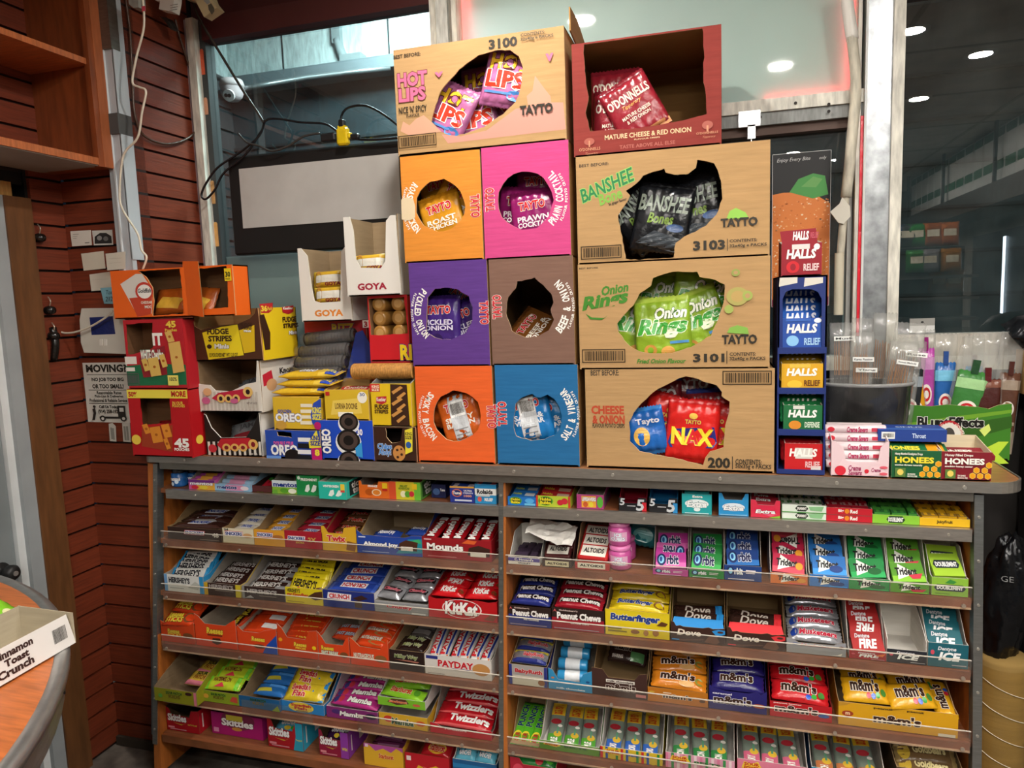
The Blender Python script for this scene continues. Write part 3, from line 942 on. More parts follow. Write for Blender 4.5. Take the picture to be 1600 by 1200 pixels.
ba = carton('crisp_carton', 'brown carton with green lettering and a hole full of black packets', 'carton', (898, 252), (1199, 212), (905, 412), (1207, 397), YS, .33, CARD, ztop(on),
  hole=[(965, 337), (975, 323), (985, 305), (978, 298), (995, 287), (1005, 275), (1022, 268), (1038, 263), (1041, 270), (1055, 273), (1075, 272), (1088, 262), (1090, 249), (1115, 255), (1121, 265), (1127, 285), (1128, 310), (1120, 335), (1103, 353), (1070, 370), (1055, 380), (1053, 402), (1000, 406), (978, 405), (972, 370)],
  decs=[('t', 'BEST BEFORE:', (905, 262), (951, 253), BLK), ('l', 'BANSHEE', (911, 318), (994, 281), 22, '#2a7a48', '#8fcf68', .02, .2), ('l', 'Bone', (938, 322), (974, 309), 18, '#7fb24a', None, .03, .1),
        ('l', 'So ginger flavour', (952, 323), (980, 314), 6, BLK), ('b', (908, 406), (971, 382)), ('t', '3103', (1083, 392), (1133, 374), BLK, None, .04), ('r', (1136, 392), (1137, 373), BLK),
        ('p', [(1135, 342), (1140, 330), (1150, 325), (1165, 332), (1170, 341)], '#8cc24e'), TAY((1126, 356), (1184, 338))] + contents32((1140, 379), (1183, 372), (1140, 388), (1198, 379)))
od = carton('crisp_carton', 'dark red open carton with a few red packets, topmost of the tall right stack', 'carton', (889, 72), (1124, 36), (901, 245), (1130, 213), YS, .33, '#8a3a34', ztop(ba), inner='#8f6a3e',
  hole=[(912, 82), (914, 110), (916, 130), (920, 150), (915, 175), (922, 205), (1000, 200), (1060, 190), (1105, 178), (1103, 150), (1098, 120), (1100, 90), (1099, 60), (1097, 37.5), (1000, 52), (912, 67)],
  decs=[('t', 'MATURE CHEESE & RED ONION', (945, 219), (1080, 198), '#e2c49a', None, .02), ('t', 'FLAVOUR CRISPS', (991, 219), (1031, 213), '#e2c49a'), ('t', 'TASTE ABOVE ALL ELSE', (968, 233), (1055, 219), '#b5655a'),
        ('t', "O'DONNELLS", (905, 237), (938, 229), '#c98a6a'), ('t', 'Tipperary', (915, 243), (935, 237), '#c98a6a', None, .0, .3), ('e', (913, 228), (929, 215), '#a85a4c'), ('r', (920, 230), (922, 220), '#c98a6a'),
        ('t', "O'DONNELLS", (1088, 211), (1122, 204), '#c98a6a'), ('e', (1097, 203), (1114, 188), '#a85a4c'), ('r', (1104, 206), (1107, 196), '#c98a6a'), ('t', 'Tipperary', (1098, 217), (1118, 211), '#c98a6a', None, .0, .3)])
# the six cartons on their sides
def endbox(tl, tr, bl, br, z0, col, cy, text, side, hole, sub, label, out='#e8e4da'):
    cxy = (sum(p[0] for p in hole) / len(hole), sum(p[1] for p in hole) / len(hole))
    d = []
    r = 38
    if side == 'r':
        d += [('a', text, cxy, (cxy[0] + 59, cxy[1]), -44, 44, .021, '#f2efe8'), ('a', 'FLAVOUR POTATO CRISPS', cxy, (cxy[0] + 66, cxy[1]), -32, 34, .007, '#f2efe8'),
              ('v', 'TAYTO', (cxy[0] - 62, cxy[1] + 18), (cxy[0] - 49, cxy[1] - 20), '#c9323a', '#f2efe8', .05)]
    else:
        d += [('a', text, cxy, (cxy[0] - 54, cxy[1]), 138, 224, .020, '#f2efe8'), ('a', 'FLAVOUR POTATO CRISPS', cxy, (cxy[0] - 60, cxy[1]), 150, 212, .007, '#f2efe8'),
              ('^', 'TAYTO', (cxy[0] + 48, cxy[1] + 19), (cxy[0] + 61, cxy[1] - 18), '#c9323a', '#f2efe8', .05)]
    if text == 'ROAST CHICKEN': d.append(('p', [(628, 343), (627, 312), (636, 308), (646, 311), (649, 322), (649, 340), (640, 345)], '#d9c6a4'))
    return carton('crisp_carton', label, 'carton', tl, tr, bl, br, YS, .33, col, z0, hole=hole, decs=d, side='#a8814f', inner='#7a5a38')
e5 = endbox((646, 573), (767, 571), (657, 726), (775, 729), ZT + .002, '#e5632c', 0, 'SMOKY BACON', 'l', ellipse_px(714, 650, 38, 39), 0, 'reddish orange carton with a round hole, standing on the counter beside the blue one')
e6 = endbox((771, 570), (900, 570), (780, 728), (908, 732), ZT + .002, '#27699c', 0, 'SALT & VINEGAR', 'r', [(803, 650), (806, 630), (815, 622), (832, 615), (838, 620), (845, 622), (855, 617), (866, 624), (873, 635), (878, 650), (876, 668), (866, 680), (850, 686), (830, 688), (806, 682), (803, 668)], 0, 'blue carton with a torn hole showing light blue packets')
e3 = endbox((637, 412), (759, 404), (647, 570), (767, 570), ztop(e5), '#5d3a86', 0, 'PICKLED ONION', 'l', [(667, 488), (668, 465), (680, 451), (700, 449), (715, 452), (722, 458), (732, 462), (738, 480), (738, 500), (728, 520), (705, 531), (690, 530), (680, 527), (666, 520)], 0, 'purple carton with a round hole showing purple packets')
e4 = endbox((762, 405), (893, 400), (771, 568), (900, 566), ztop(e6), '#7d5f52', 0, 'BEEF & ONION', 'r', [(790, 490), (793, 465), (806, 450), (808, 440), (835, 434), (848, 445), (862, 460), (865, 472), (860, 485), (866, 500), (858, 516), (840, 526), (820, 527), (800, 517)], 0, 'brown grey carton with a dark and nearly empty hole')
e1 = endbox((624, 246), (748, 233), (634, 411), (757, 405), ztop(e3), '#d98a35', 0, 'ROAST CHICKEN', 'l', ellipse_px(688, 321, 38, 41), 0, 'amber orange carton with a round hole, above the purple carton')
e2 = endbox((750, 233), (886, 217), (760, 406), (894, 397), ztop(e4), '#cc4a84', 0, 'PRAWN COCKTAIL', 'r', ellipse_px(821, 313, 43, 46), 0, 'pink carton with a round hole showing dark pink packets')
hz = max(ztop(e1), ztop(e2))
hl = carton('crisp_carton', 'brown carton with pink lettering and pink packets, topmost over the orange and pink cartons', 'carton', (612, 80), (879, 39), (625, 243), (887, 214), YS, .33, CARD, hz,
  hole=[(674, 190), (680, 165), (688, 143), (702, 125), (722, 104), (748, 86), (775, 78), (797, 78), (811, 88), (817, 105), (814, 135), (810, 148), (806, 160), (786, 178), (757, 198), (733, 207), (705, 214), (685, 203)],
  decs=[('p', [(690, 210), (720, 213), (760, 204), (806, 170), (860, 160), (880, 160), (884, 202), (700, 224)], '#c98f80'), ('p', [(825, 165), (823, 150), (832, 142), (836, 118), (846, 132), (852, 140), (860, 150), (862, 165)], '#d2947c'),
        ('p', [(626, 205), (630, 190), (640, 196), (650, 186), (662, 180), (676, 192), (690, 206), (640, 212)], '#cf9a80'),
        ('t', 'BEST BEFORE:', (615, 93), (657, 81), BLK), ('t', '3100', (764, 78), (808, 56), BLK, None, .04), ('t', 'HOT', (622, 138), (667, 109), '#d4688c', '#6a3a34', .06), ('t', 'LIPS', (624, 161), (665, 134), '#d4688c', '#6a3a34', .06),
        ('t', "NICE 'N' SPICY", (624, 179), (667, 163), BLK), ('t', 'FLAVOUR', (636, 184), (656, 177), BLK), ('b', (624, 233), (682, 207)), TAY((813, 181), (864, 160)),
        ('t', 'v', (853, 97), (865, 83), '#d4688c', None, .08), ('t', 'v', (680, 122), (693, 112), '#d4688c', None, .08)] + contents32((814, 58), (852, 48), (814, 66), (865, 53)))
q = MB(); q.prism([(0, 0), (.20, -.03), (.22, .03), (.1, .06), (0, .06)], F_right(.262, .02, .285), .004, mat('#9a744a', 'card'), mat('#a07a4a', 'card')); q.build('side_flap', hl[0])
tag(hl[0], None, None)

# crisp packets showing through the holes
def crisp(key, col, decs, W=.14, H=.17, t=.026, end=None, seed=1):
    return (key, lambda: pillow(W, H, t, col, decs, 'gloss', 'y', .055, seed, end, 30, 26, .0062), W, H, t)
def put_packets(kind, box, spots, words, group):
    """spots: (px, py of the packet's middle, depth into the carton, roll, lean, where)."""
    key, mk, W, H, t = kind
    last = USED.get(box[0].name, [])
    USED[box[0].name] = last
    for px, py, dd, rl, ln, where in sorted(spots, key=lambda s_: s_[2]):
        if ln < 30: ln = 5; dd = .020
        p = PY(px, py, box[0].location.y + dd)
        T = TR(p.x, p.y, p.z) @ RX(90 - ln) @ RZ(rl) @ TR(0, -H / 2, 0)
        q8 = [T @ Vector((sx * W / 2, y, s * t / 2)) for sx in (-1, 1) for y in (0, H) for s in (-1, 1)]
        bx_ = box[0].location; x0_, x1_ = min(v.x for v in q8), max(v.x for v in q8); y1_ = max(v.y for v in q8); y0_ = min(v.y for v in q8)
        lim0, lim1 = bx_.x - box[2] / 2 + .011, bx_.x + box[2] / 2 - .011
        sx_ = max(0, lim0 - x0_) - max(0, x1_ - lim1) if x1_ - x0_ < lim1 - lim0 else (lim0 + lim1 - x0_ - x1_) / 2
        sy_ = max(0, bx_.y + .014 - y0_) - max(0, y1_ - (bx_.y + box[3] - .008))
        T = TR(sx_, sy_, 0) @ T
        zs = [(T @ Vector((sx * W / 2, y, -t / 2 * s))).z for sx in (-1, 1) for y in (0, H) for s in (-1, 1)]
        low = min(zs); fl = box[0].location.z + .0105
        hi = max(v.z for v in q8) - (box[0].location.z + box[4] - .006)
        if hi > 0: T = TR(0, 0, -hi) @ T; low -= hi
        if low < fl: T = TR(0, 0, fl - low) @ T
        if ln < 30:
            ce = T @ Vector((0, H / 2, 0)); cy0 = ce.y
            while any(abs(ce.x - u.x) < .82 * max(W, v_) and abs(ce.z - u.z) < .82 * max(H, v_) and abs(ce.y - u.y) < (t + tu) * .5 + .002 for u, v_, tu in last): ce.y += .003
            T = TR(0, ce.y - cy0, 0) @ T; last.append((ce, min(W, H), t))
        packet(key, mk, 'crisp_packet', words + ' ' + where, 'crisp packet', group, T)
hot = [('t', 'HOT', .12, .60, .92, .88, '#e8b62c', '#5a2020', .06), ('t', 'LIPS', .08, .30, .92, .60, '#d8402c', '#f2f2f2', .06), ('r', .1, .2, .7, .24, '#5a8ac8'), ('e', .6, .1, .95, .28, '#4a8ad0')]
put_packets(crisp('hot', '#b56a9a', hot, .135, .16, .026, '#a05a88'), hl, [(790, 120, .01, -14, -6, 'on top, tilted at the right'), (735, 200, .02, 6, 8, 'at the bottom of the opening'), (700, 190, .07, -28, 8, 'lying lowest at the left'), (792, 195, .075, 34, 8, 'leaning at the lower right'), (738, 133, .15, 3, 2, 'upright in the middle'), (700, 150, .16, 2, 4, 'deep in at the left')], 'pink crisp packet in the pink lettered carton,', 'pink packets in the topmost carton')
odd = [('t', "O'DONNELLS", .06, .62, .94, .78, '#e8d8c8', None, .03), ('t', 'Tipperary', .3, .52, .7, .6, '#e8b060', None, .0, .3), ('t', 'MATURE CHEESE', .2, .38, .8, .44, '#e8d8c8'), ('t', '& RED ONION', .25, .3, .75, .36, '#e8d8c8'), ('r', 0, .0, 1, .1, '#c98a5a')]
put_packets(crisp('odd', '#8c1f2c', odd, .135, .165, .026, '#741824', 3), od, [(955, 147, .20, 0, 0, 'standing upright at the back'), (962, 190, .12, -2, 10, 'leaning at the left end'), (990, 168, .05, 28, 12, 'tilted in front'), (1030, 215, .05, 6, 74, 'lying in the middle'), (1085, 203, .05, -4, 68, 'lying at the right end')], 'dark red crisp packet in the dark red carton,', 'red packets in the dark red carton')
ban = [('t', 'BANSHEE', .05, .58, .95, .82, '#8a9488', None, .03, .2), ('t', 'Bones', .25, .40, .7, .56, '#6f8a3a', None, .03, .2), ('p', [(.1, .1), (.8, .02), (.95, .2), (.4, .3)], '#3c4248'), ('e', .6, .3, .9, .42, '#37507a')]
put_packets(crisp('ban', '#14161a', ban, .15, .18, .026, '#0c0d10', 5), ba, [(1000, 330, .14, 24, 4, 'at the upper left'), (1045, 320, .16, 0, 0, 'deep in the middle'), (1085, 325, .10, 12, 4, 'at the right with a readable word'), (1000, 375, .06, 40, 10, 'lowest at the left'), (1035, 378, .05, -10, 12, 'lowest in front'), (1085, 285, .2, -8, 0, 'highest at the back')], 'black crisp packet in the green lettered carton,', 'black packets in the green lettered carton')
oni = [('t', 'Onion', .38, .66, .95, .84, '#f2f2e0', '#2c5a20', .04, .3), ('t', 'Rings', .05, .36, .95, .68, '#3d9a38', '#e8f0d0', .06, .3), ('e', .15, .1, .38, .28, '#c98f45'), ('e', .21, .14, .32, .24, '#7fae2c'), ('e', .45, .06, .7, .24, '#d29c50'), ('e', .52, .1, .63, .2, '#7fae2c'), ('r', .62, .27, .95, .31, '#5a9ad0')]
put_packets(crisp('oni', '#8cae2e', oni, .15, .175, .026, '#a9c24a', 8), on, [(990, 530, .06, -8, 8, 'lowest at the left'), (1035, 525, .05, 4, 10, 'lowest in front'), (1090, 520, .07, 20, 8, 'lowest at the right'), (1030, 475, .13, 0, 2, 'standing behind at the left'), (1093, 472, .09, -6, 2, 'standing upright at the right'), (1118, 462, .15, -12, 2, 'at the far right behind')], 'lime green crisp packet in the onion rings carton,', 'green packets in the onion rings carton')
nax = [('t', 'TAYTO', .35, .62, .65, .69, '#e8b838', '#2a3a8c', .04), ('e', .42, .7, .58, .80, '#e8c050'), ('p', [(.04, .30), (.12, .52), (.9, .60), (.97, .36), (.9, .26), (.1, .22)], '#2c2f7c'), ('t', 'NAX', .1, .28, .9, .56, '#f0d838', None, .07), ('t', 'A', .4, .3, .62, .54, '#d8262c', None, .07)]
put_packets(crisp('nax', '#d3231f', nax, .14, .17, .026, '#c01c1c', 11), co, [(1040, 672, .08, -16, 8, 'leaning left of the front one'), (1082, 685, .05, -4, 10, 'the front one in the middle'), (1118, 690, .10, -2, 6, 'at the right behind the front one')], 'bright red packet in the cheese and onion carton,', 'red packets in the cheese and onion carton')
tay = [('t', 'TAYTO', .1, .62, .9, .8, '#c8c8c8', '#7a1c20', .04), ('r', 0, .0, 1, .3, '#1f2f6c'), ('e', .25, .1, .8, .42, '#c89a58'), ('e', .35, .16, .7, .36, '#dcb878')]
put_packets(crisp('tay', '#7c2026', tay, .14, .165, .026, '#2c3f8c', 13), co, [(1022, 640, .19, 0, 2, 'back row, at the left'), (1072, 625, .19, 0, 2, 'back row, in the middle'), (1120, 630, .19, 0, 2, 'back row, at the right'), (1115, 660, .14, 4, 2, 'above the red ones at the right')], 'dark red packet in the cheese and onion carton,', 'dark packets at the back of the cheese and onion carton')
put_packets(crisp('blu', '#1f62b4', [('e', .2, .2, .6, .6, '#e0b050'), ('t', 'Tayto', .3, .62, .9, .78, '#e8e8f0', None, .03)], .11, .13, .03, '#3a80c8', 14), co, [(1008, 675, .04, 10, 14, 'at the left edge of the opening')], 'blue crisp packet in the cheese and onion carton,', 'blue packet in the cheese and onion carton')
def plainpk(key, col, txt, tcol, seed, end=None, logo='#c8262c', label=None):
    d = [('t', 'TAYTO', .2, .66, .8, .82, logo, '#f2efe8', .05), ('t', txt[0], .15, .46, .85, .56, tcol, None, .03), ('t', txt[1], .15, .36, .85, .45, tcol, None, .03), ('e', .3, .1, .6, .3, end or col)]
    if label: d += [('r', .3, .05, .7, .95, '#c9ccd0'), ('b', .32, .55, .68, .85), ('r', .34, .1, .66, .12, '#8a8a8a'), ('r', .34, .2, .66, .22, '#8a8a8a'), ('r', .34, .3, .66, .32, '#8a8a8a')]
    return crisp(key, col, d, 0.13, .16, .025, end, seed)
put_packets(plainpk('chi', '#c98a1e', ('ROAST', 'CHICKEN'), '#f2ead8', 21, '#b07414'), e1, [(702, 318, .06, -28, 6, 'tilted in front'), (690, 345, .035, 14, 14, 'lowest'), (672, 305, .15, 10, 0, 'behind at the left')], 'golden crisp packet in the amber orange carton,', 'golden packets in the amber carton')
put_packets(plainpk('pra', '#8a1c60', ('PRAWN', 'COCKTAIL'), '#f2e0ea', 22, '#75184f'), e2, [(833, 342, .05, 6, 8, 'lowest in front'), (806, 335, .09, -6, 4, 'at the left'), (832, 300, .16, 0, 0, 'standing behind')], 'magenta crisp packet in the pink carton,', 'magenta packets in the pink carton')
put_packets(plainpk('pic', '#3c2270', ('PICKLED', 'ONION'), '#d8d0e8', 23, '#2c1854'), e3, [(685, 505, .05, 0, 10, 'lowest at the left'), (722, 515, .07, 20, 8, 'lowest at the right'), (695, 478, .10, -30, 4, 'tilted with white print'), (722, 480, .15, 0, 0, 'dark at the back')], 'purple crisp packet in the purple carton,', 'purple packets in the purple carton')
put_packets(plainpk('bee', '#7a4a20', ('BEEF &', 'ONION'), '#f2e8d8', 24, '#5f3818'), e4, [(815, 538, .10, 62, 40, 'lying at the bottom left'), (850, 536, .21, 70, 40, 'lying at the bottom right')], 'brown crisp packet in the brown grey carton,', 'brown packets in the brown grey carton')
put_packets(plainpk('smo', '#cf5f1c', ('SMOKY', 'BACON'), '#f2e8d8', 25, '#b04c14', label=1), e5, [(718, 655, .05, 16, 10, 'in front with a grey label')], 'orange crisp packet in the reddish orange carton,', 'orange packets in the reddish carton')
put_packets(plainpk('smo2', '#c4571a', ('SMOKY', 'BACON'), '#f2e8d8', 26, '#b04c14'), e5, [(700, 635, .12, -16, 4, 'behind the front one')], 'orange crisp packet in the reddish orange carton,', 'orange packets in the reddish carton')
put_packets(plainpk('sal2', '#1c74b8', ('SALT &', 'VINEGAR'), '#e8eef4', 27, '#155c98', label=1), e6, [(822, 652, .06, 12, 6, 'at the left with a grey label')], 'light blue crisp packet in the blue carton,', 'blue packets in the blue carton')
put_packets(plainpk('sal', '#2484c8', ('SALT &', 'VINEGAR'), '#e8eef4', 28, '#155c98'), e6, [(850, 668, .045, 28, 10, 'lowest in front'), (862, 645, .11, -14, 4, 'behind at the right')], 'light blue crisp packet in the blue carton,', 'blue packets in the blue carton')

# ================================================================== the boxes left of the crisp cartons
YA = 1.955
def cookie(f_decs, cx, cy, r, col='#1a1412', cream=None):
    if cream: f_decs.append(('e', (cx - r * 1.12, cy + r * 1.12 + 3), (cx + r * 1.12, cy - r * 1.12 + 3), cream))
    f_decs.append(('e', (cx - r, cy + r), (cx + r, cy - r), col))
    f_decs.append(('e', (cx - r * .8, cy + r * .8), (cx + r * .8, cy - r * .8), '#4a3c36' if col[1] < '8' else '#c88a3c'))
    f_decs.append(('e', (cx - r * .45, cy + r * .45), (cx + r * .45, cy - r * .45), col))
    return f_decs
def cracker(x0, y0, x1, y1, col='#d98a2c', tilt=6):
    return [('p', [(x0, y1), (x1 - tilt, y1 - tilt * .4), (x1, y0), (x0 + tilt, y0 + tilt * .4)], col), ('e', ((x0 + x1) / 2 - 2, (y0 + y1) / 2 + 2), ((x0 + x1) / 2 + 2, (y0 + y1) / 2 - 2), '#a85a14')]
cz = carton('cracker_box', 'red cracker box with an open window, bottom of the stack beside the paper notices', 'box', (199, 609), (292, 607), (208, 709), (302, 712), 1.905, .078, '#b3141c', ZT + .002, kind='paper', inner='#6b4a30',
  hole=[(216, 612), (264, 611), (268, 662), (248, 662), (222, 664)], edge='#b3141c',
  decs=[('r', (199, 622), (292, 609), '#e8d84a'), ('t', '50%', (201, 620), (214, 612), '#b3141c', None, .05), ('t', 'MORE', (268, 620), (290, 611), '#b3141c', None, .05), ('p', [(222, 697), (222, 668), (270, 664), (270, 706)], '#9c3a1e')]
   + cracker(222, 676, 236, 664) + cracker(234, 690, 256, 668) + cracker(252, 682, 270, 664) + cracker(256, 700, 268, 686)
   + [('t', '45', (274, 699), (296, 685), '#f2efe8', None, .09), ('t', 'POUCHES', (274, 704), (297, 700), '#f2efe8', None, .04), ('e', (208, 694), (221, 679), '#e8c84a'), ('t', 'IN OUR', (271, 632), (287, 627), '#e8c84a'), ('t', 'POUCHES', (271, 636), (290, 632), '#e8c84a')],
  rdecs=[('e', (307, 695), (317, 678), '#e8c84a')])
cw = carton('cracker_box', 'red and green cracker box with a dark opening, middle of the stack beside the notices', 'box', (191, 503), (285, 495), (203, 606), (293, 604), 1.905, .078, '#b3202a', ztop(cz), kind='paper', inner='#6b4a30', edge='#b3202a',
  hole=[(196, 507), (238, 504), (239, 544), (214, 552), (199, 554)],
  decs=[('p', [(200, 603), (197, 572), (240, 568), (290, 570), (292, 601)], '#1f6a44'), ('r', (196, 569), (213, 557), '#e8e2d8'), ('b', (200, 602), (217, 583), '#5a5a5a'), ('r', (198, 580), (211, 574), '#e8e2d8'),
        ('p', [(218, 560), (240, 545), (258, 540), (262, 585), (225, 590)], '#8c2028'), ('t', 'WHITE Cheddar', (221, 562), (255, 546), '#f2f0e6', '#1f5a3c', .04), ('t', 'IT', (240, 540), (254, 520), '#f2efe8', None, .09),
        ('t', '45', (260, 512), (275, 501), '#e8c84a', None, .07), ('t', 'Pouches', (259, 518), (277, 513), '#e8c84a', None, .03)]
   + cracker(258, 533, 274, 519, '#d8b060') + cracker(264, 580, 290, 536, '#d8b060', 8) + cracker(222, 578, 236, 562, '#d9b45c') + cracker(232, 586, 254, 560, '#d9b45c') + cracker(250, 572, 264, 555, '#d9b45c') + [('r', (265, 602), (280, 586), '#e8dc6a'), ('t', '100%', (267, 595), (278, 589), '#2a2a2a')])
gf = carton('cracker_box', 'orange box torn open in two windows, on top of the two red cracker boxes', 'box', (171, 424), (362, 413), (180, 498), (368, 489), 1.905, .078, '#e8651a', ztop(cw) + .004, kind='paper', inner='#6f5034', edge='#c99a6a', top=True,
  holes=[[(216, 424), (281, 419), (288, 490), (238, 493), (240, 470), (238, 450), (228, 433)], [(298, 421), (354, 416), (357, 480), (312, 484), (304, 445)]],
  decs=[('p', [(188, 444), (212, 428), (222, 428), (234, 446), (238, 465), (237, 490), (216, 495)], '#d8d4cc'), ('p', [(202, 466), (238, 462), (236, 491), (215, 495)], '#c4452a'), ('e', (213, 470), (238, 440), '#c23a2a'), ('e', (216, 467), (236, 444), '#f0ede6'),
        ('t', 'Goldfish', (216, 458), (236, 450), '#2c2c34', None, .03, .2), ('t', 'CHEDDAR', (221, 475), (238, 470), '#f2e8d8', None, .03), ('t', 'MIX', (227, 482), (237, 477), '#f2e8d8', None, .03),
        ('r', (352, 439), (361, 419), '#e8c820'), ('t', '30', (353, 433), (360, 424), '#2a3a1a', None, .06), ('t', 'PACK', (353.5, 437), (360, 434), '#2a3a1a')])
q = MB(); q.prism([(-.04, 0), (.06, -.012), (.055, .16), (-.02, .165)], TR((PY(297, 455, 1.905).x - gf[0].location.x), -.004, .01) @ RX(90) @ RY(-14), .002, mat('#e8651a', 'paper'), mat('#9c7548', 'card')); q.build('fold_strip', gf[0])
kb = carton('cookie_box', 'black striped jam cookie box standing open on the counter under a white one', 'box', (317, 647), (404, 641), (325, 712), (411, 715), YA, .22, '#1e1a18', ZT + .002, kind='paper', side='#e8e4dc', inner='#4a3424', edge='#e8e4dc', top=False,
  profile=[(317, 647), (321, 648), (330, 668), (345, 684), (385, 683), (396, 665), (404, 641)], backh=1.0,
  decs=[('r', (326 + i * 8, 711), (328 + i * 8, 690), '#d8d4cc') for i in range(11)] + [('p', [(340, 695), (346, 685), (390, 684), (400, 690), (396, 700), (350, 704)], '#b8202c')] + [('e', (349 + i * 13, 705), (361 + i * 13, 693), '#e0b060') for i in range(3)] + [('e', (352 + i * 13, 702), (358 + i * 13, 696), '#7a1420') for i in range(3)]
   + [('e', (390, 702), (404, 686), '#e0b060'), ('e', (394, 698), (400, 690), '#7a1420'), ('e', (328, 706), (340, 694), '#c2303a'), ('t', 'Net Wt.', (392, 710), (404, 707), '#d8d4cc')])
kw = carton('cookie_box', 'white striped jam cookie box torn open, stacked on the black striped one', 'box', (304, 572), (402, 556), (317, 643), (412, 638), YA, .22, '#dcd6cc', ztop(kb), kind='paper', inner='#8a6f52', edge='#dcd6cc', top=False, profile=[(305, 600), (318, 601), (328, 602), (336, 610), (360, 612), (385, 600), (400, 597), (401, 562), (402, 556)],
  decs=[('r', (318 + i * 6, 641), (319 + i * 6, 612), '#c4bcb0') for i in range(15)] + [('p', [(332, 622), (342, 614), (390, 606), (396, 612), (392, 622), (345, 628)], '#b8203c')] + [('e', (341 + i * 12, 629), (352 + i * 12, 616), '#e0b868') for i in range(3)] + [('e', (344 + i * 12, 626), (349 + i * 12, 619), '#2a1416') for i in range(3)]
   + [('e', (382, 620), (396, 604), '#e0b868'), ('e', (386, 616), (392, 608), '#2a1416'), ('e', (320, 618), (332, 606), '#d8a878'), ('e', (318, 631), (330, 620), '#c2608a'), ('e', (362, 630), (374, 622), '#c2608a'), ('t', 'NET WT 24 OZ', (388, 631), (404, 628), '#6a5a5a')],
  rdecs=[('p', [(410, 586), (424, 578), (428, 598), (412, 604)], '#c8283a'), ('e', (417, 612), (432, 590), '#d8a878'), ('t', "Knott's", (437, 584), (462, 570), '#2a2422', None, .05)])
fm = carton('cookie_box', 'yellow and brown cookie box torn open at the top, over the white striped box', 'box', (297, 492), (402, 474), (311, 563), (413, 549), YA, .20, '#4a2a18', ztop(kw), kind='paper', side='#e8c81e', inner='#8f6a40', edge='#c99a6a', top=False, profile=[(297, 492), (299, 500), (304, 510), (314, 516), (340, 509), (372, 506), (390, 498), (398, 490), (400, 480), (402, 474)], backh=1.0,
  decs=[('p', [(316, 520), (345, 511), (371, 507), (376, 530), (381, 555), (326, 562), (322, 545)], '#e8d020'), ('t', 'FUDGE', (324, 523), (357, 513), '#3a2012', None, .06), ('t', 'STRIPES', (326, 534), (362, 524), '#3a2012', None, .06), ('t', 'Minis', (336, 545), (358, 537), '#f2efe8', '#3a2012', .06),
        ('e', (324, 545), (331, 538), '#3a2012'), ('t', '12 POUCHES NET WT 12.0 OZ', (328, 558), (372, 551), '#3a2012'), ('p', [(374, 516), (398, 508), (399, 549), (382, 552)], '#d8b41c'), ('t', 'FUDGE', (377, 506 + 5), (394, 504), '#3a2012', None, .04), ('t', 'STRIPES', (377, 515), (394, 511), '#3a2012', None, .04), ('t', 'Minis', (382, 519), (393, 515), '#f2efe8', '#3a2012', .04)],
  rdecs=[('p', [(405, 475), (426, 473), (426, 484), (420, 489), (408, 489)], '#b8242c'), ('t', '36', (408, 487), (417, 477), '#e8d040', None, .06), ('t', 'Pack', (418, 485), (425, 479), '#e8d040'), ('p', [(405, 492), (412, 491), (422, 520), (422, 546), (414, 547)], '#3a2012'), ('p', [(440, 480), (458, 477), (458, 487), (450, 491), (441, 488)], '#b8242c'), ('t', 'Keebler', (442, 484), (457, 479), '#f2efe8', None, .03), ('t', 'FUDGE', (441, 504), (462, 494), '#3a2012', None, .05), ('t', 'STRIPES', (442, 513), (465, 504), '#3a2012', None, .05), ('t', 'Minis', (451, 523), (463, 516), '#f2efe8', '#3a2012', .05)])
# wrapped cookies inside the three torn cookie boxes
def loose(key, mk, name, label, cat, group, p, rx, rz, ry=0):
    T = TR(*p) @ RZ(ry) @ RX(rx) @ RZ(rz)
    return packet(key, mk, name, label, cat, group, T)
silv = lambda: pillow(.13, .08, .03, '#8f959a', [('r', .1, .1, .9, .4, '#7a1c24'), ('t', 'JAM', .3, .5, .7, .8, '#4a4a4e')], 'foil', 'x', .07, 31, None, 14, 10, .004)
b = kb[0].location
loose('silv', silv, 'cookie_pouch', 'silver cookie pouch leaning in the black striped box', 'pouch', 'silver pouches in the striped boxes', (b.x + .02, b.y + .05, b.z + .035), 55, 16)
loose('silv', silv, 'cookie_pouch', 'silver cookie pouch lying behind in the black striped box', 'pouch', 'silver pouches in the striped boxes', (b.x + .0, b.y + .11, b.z + .06), 40, -8)
b = kw[0].location
loose('silv', silv, 'cookie_pouch', 'silver cookie pouch sticking up in the white striped box', 'pouch', 'silver pouches in the striped boxes', (b.x + .05, b.y + .07, b.z + .05), 40, 24)
b = fm[0].location
loose('mini', lambda: pillow(.12, .08, .03, '#c9a81c', [('t', 'Minis', .2, .3, .8, .7, '#3a2012', None, .04)], 'gloss', 'x', .07, 32, None, 12, 8, .004), 'cookie_pouch', 'yellow cookie pouch inside the torn yellow and brown box', 'pouch', 'yellow pouch', (b.x + .06, b.y + .09, b.z + .07), 30, 8)
b = cz[0].location
loose('czp', lambda: pillow(.13, .09, .03, '#8c1a1e', [('e', .3, .2, .7, .8, '#d98a2c')], 'gloss', 'x', .07, 33, None, 12, 8, .004), 'cracker_pouch', 'dark red cracker pouch inside the bottom red cracker box', 'pouch', 'cracker pouch', (b.x + .03, b.y + .034, b.z + .03), 80, 6)
b = gf[0].location
for k, (dx, rz) in enumerate(((-.04, 5), (.06, -12))):
    loose('gfp', lambda: pillow(.13, .09, .03, '#b85a1c', [('p', [(.1, .2), (.8, .1), (.9, .5), (.3, .6)], '#d8a83c')], 'gloss', 'x', .07, 34, None, 12, 8, .004), 'cracker_pouch', 'orange brown pouch lying in the torn orange box, ' + ('under the larger window' if k == 0 else 'behind the orange strip'), 'pouch', 'pouches in the orange box', (b.x + dx, b.y + .032, b.z + .012), 66, rz * .5)

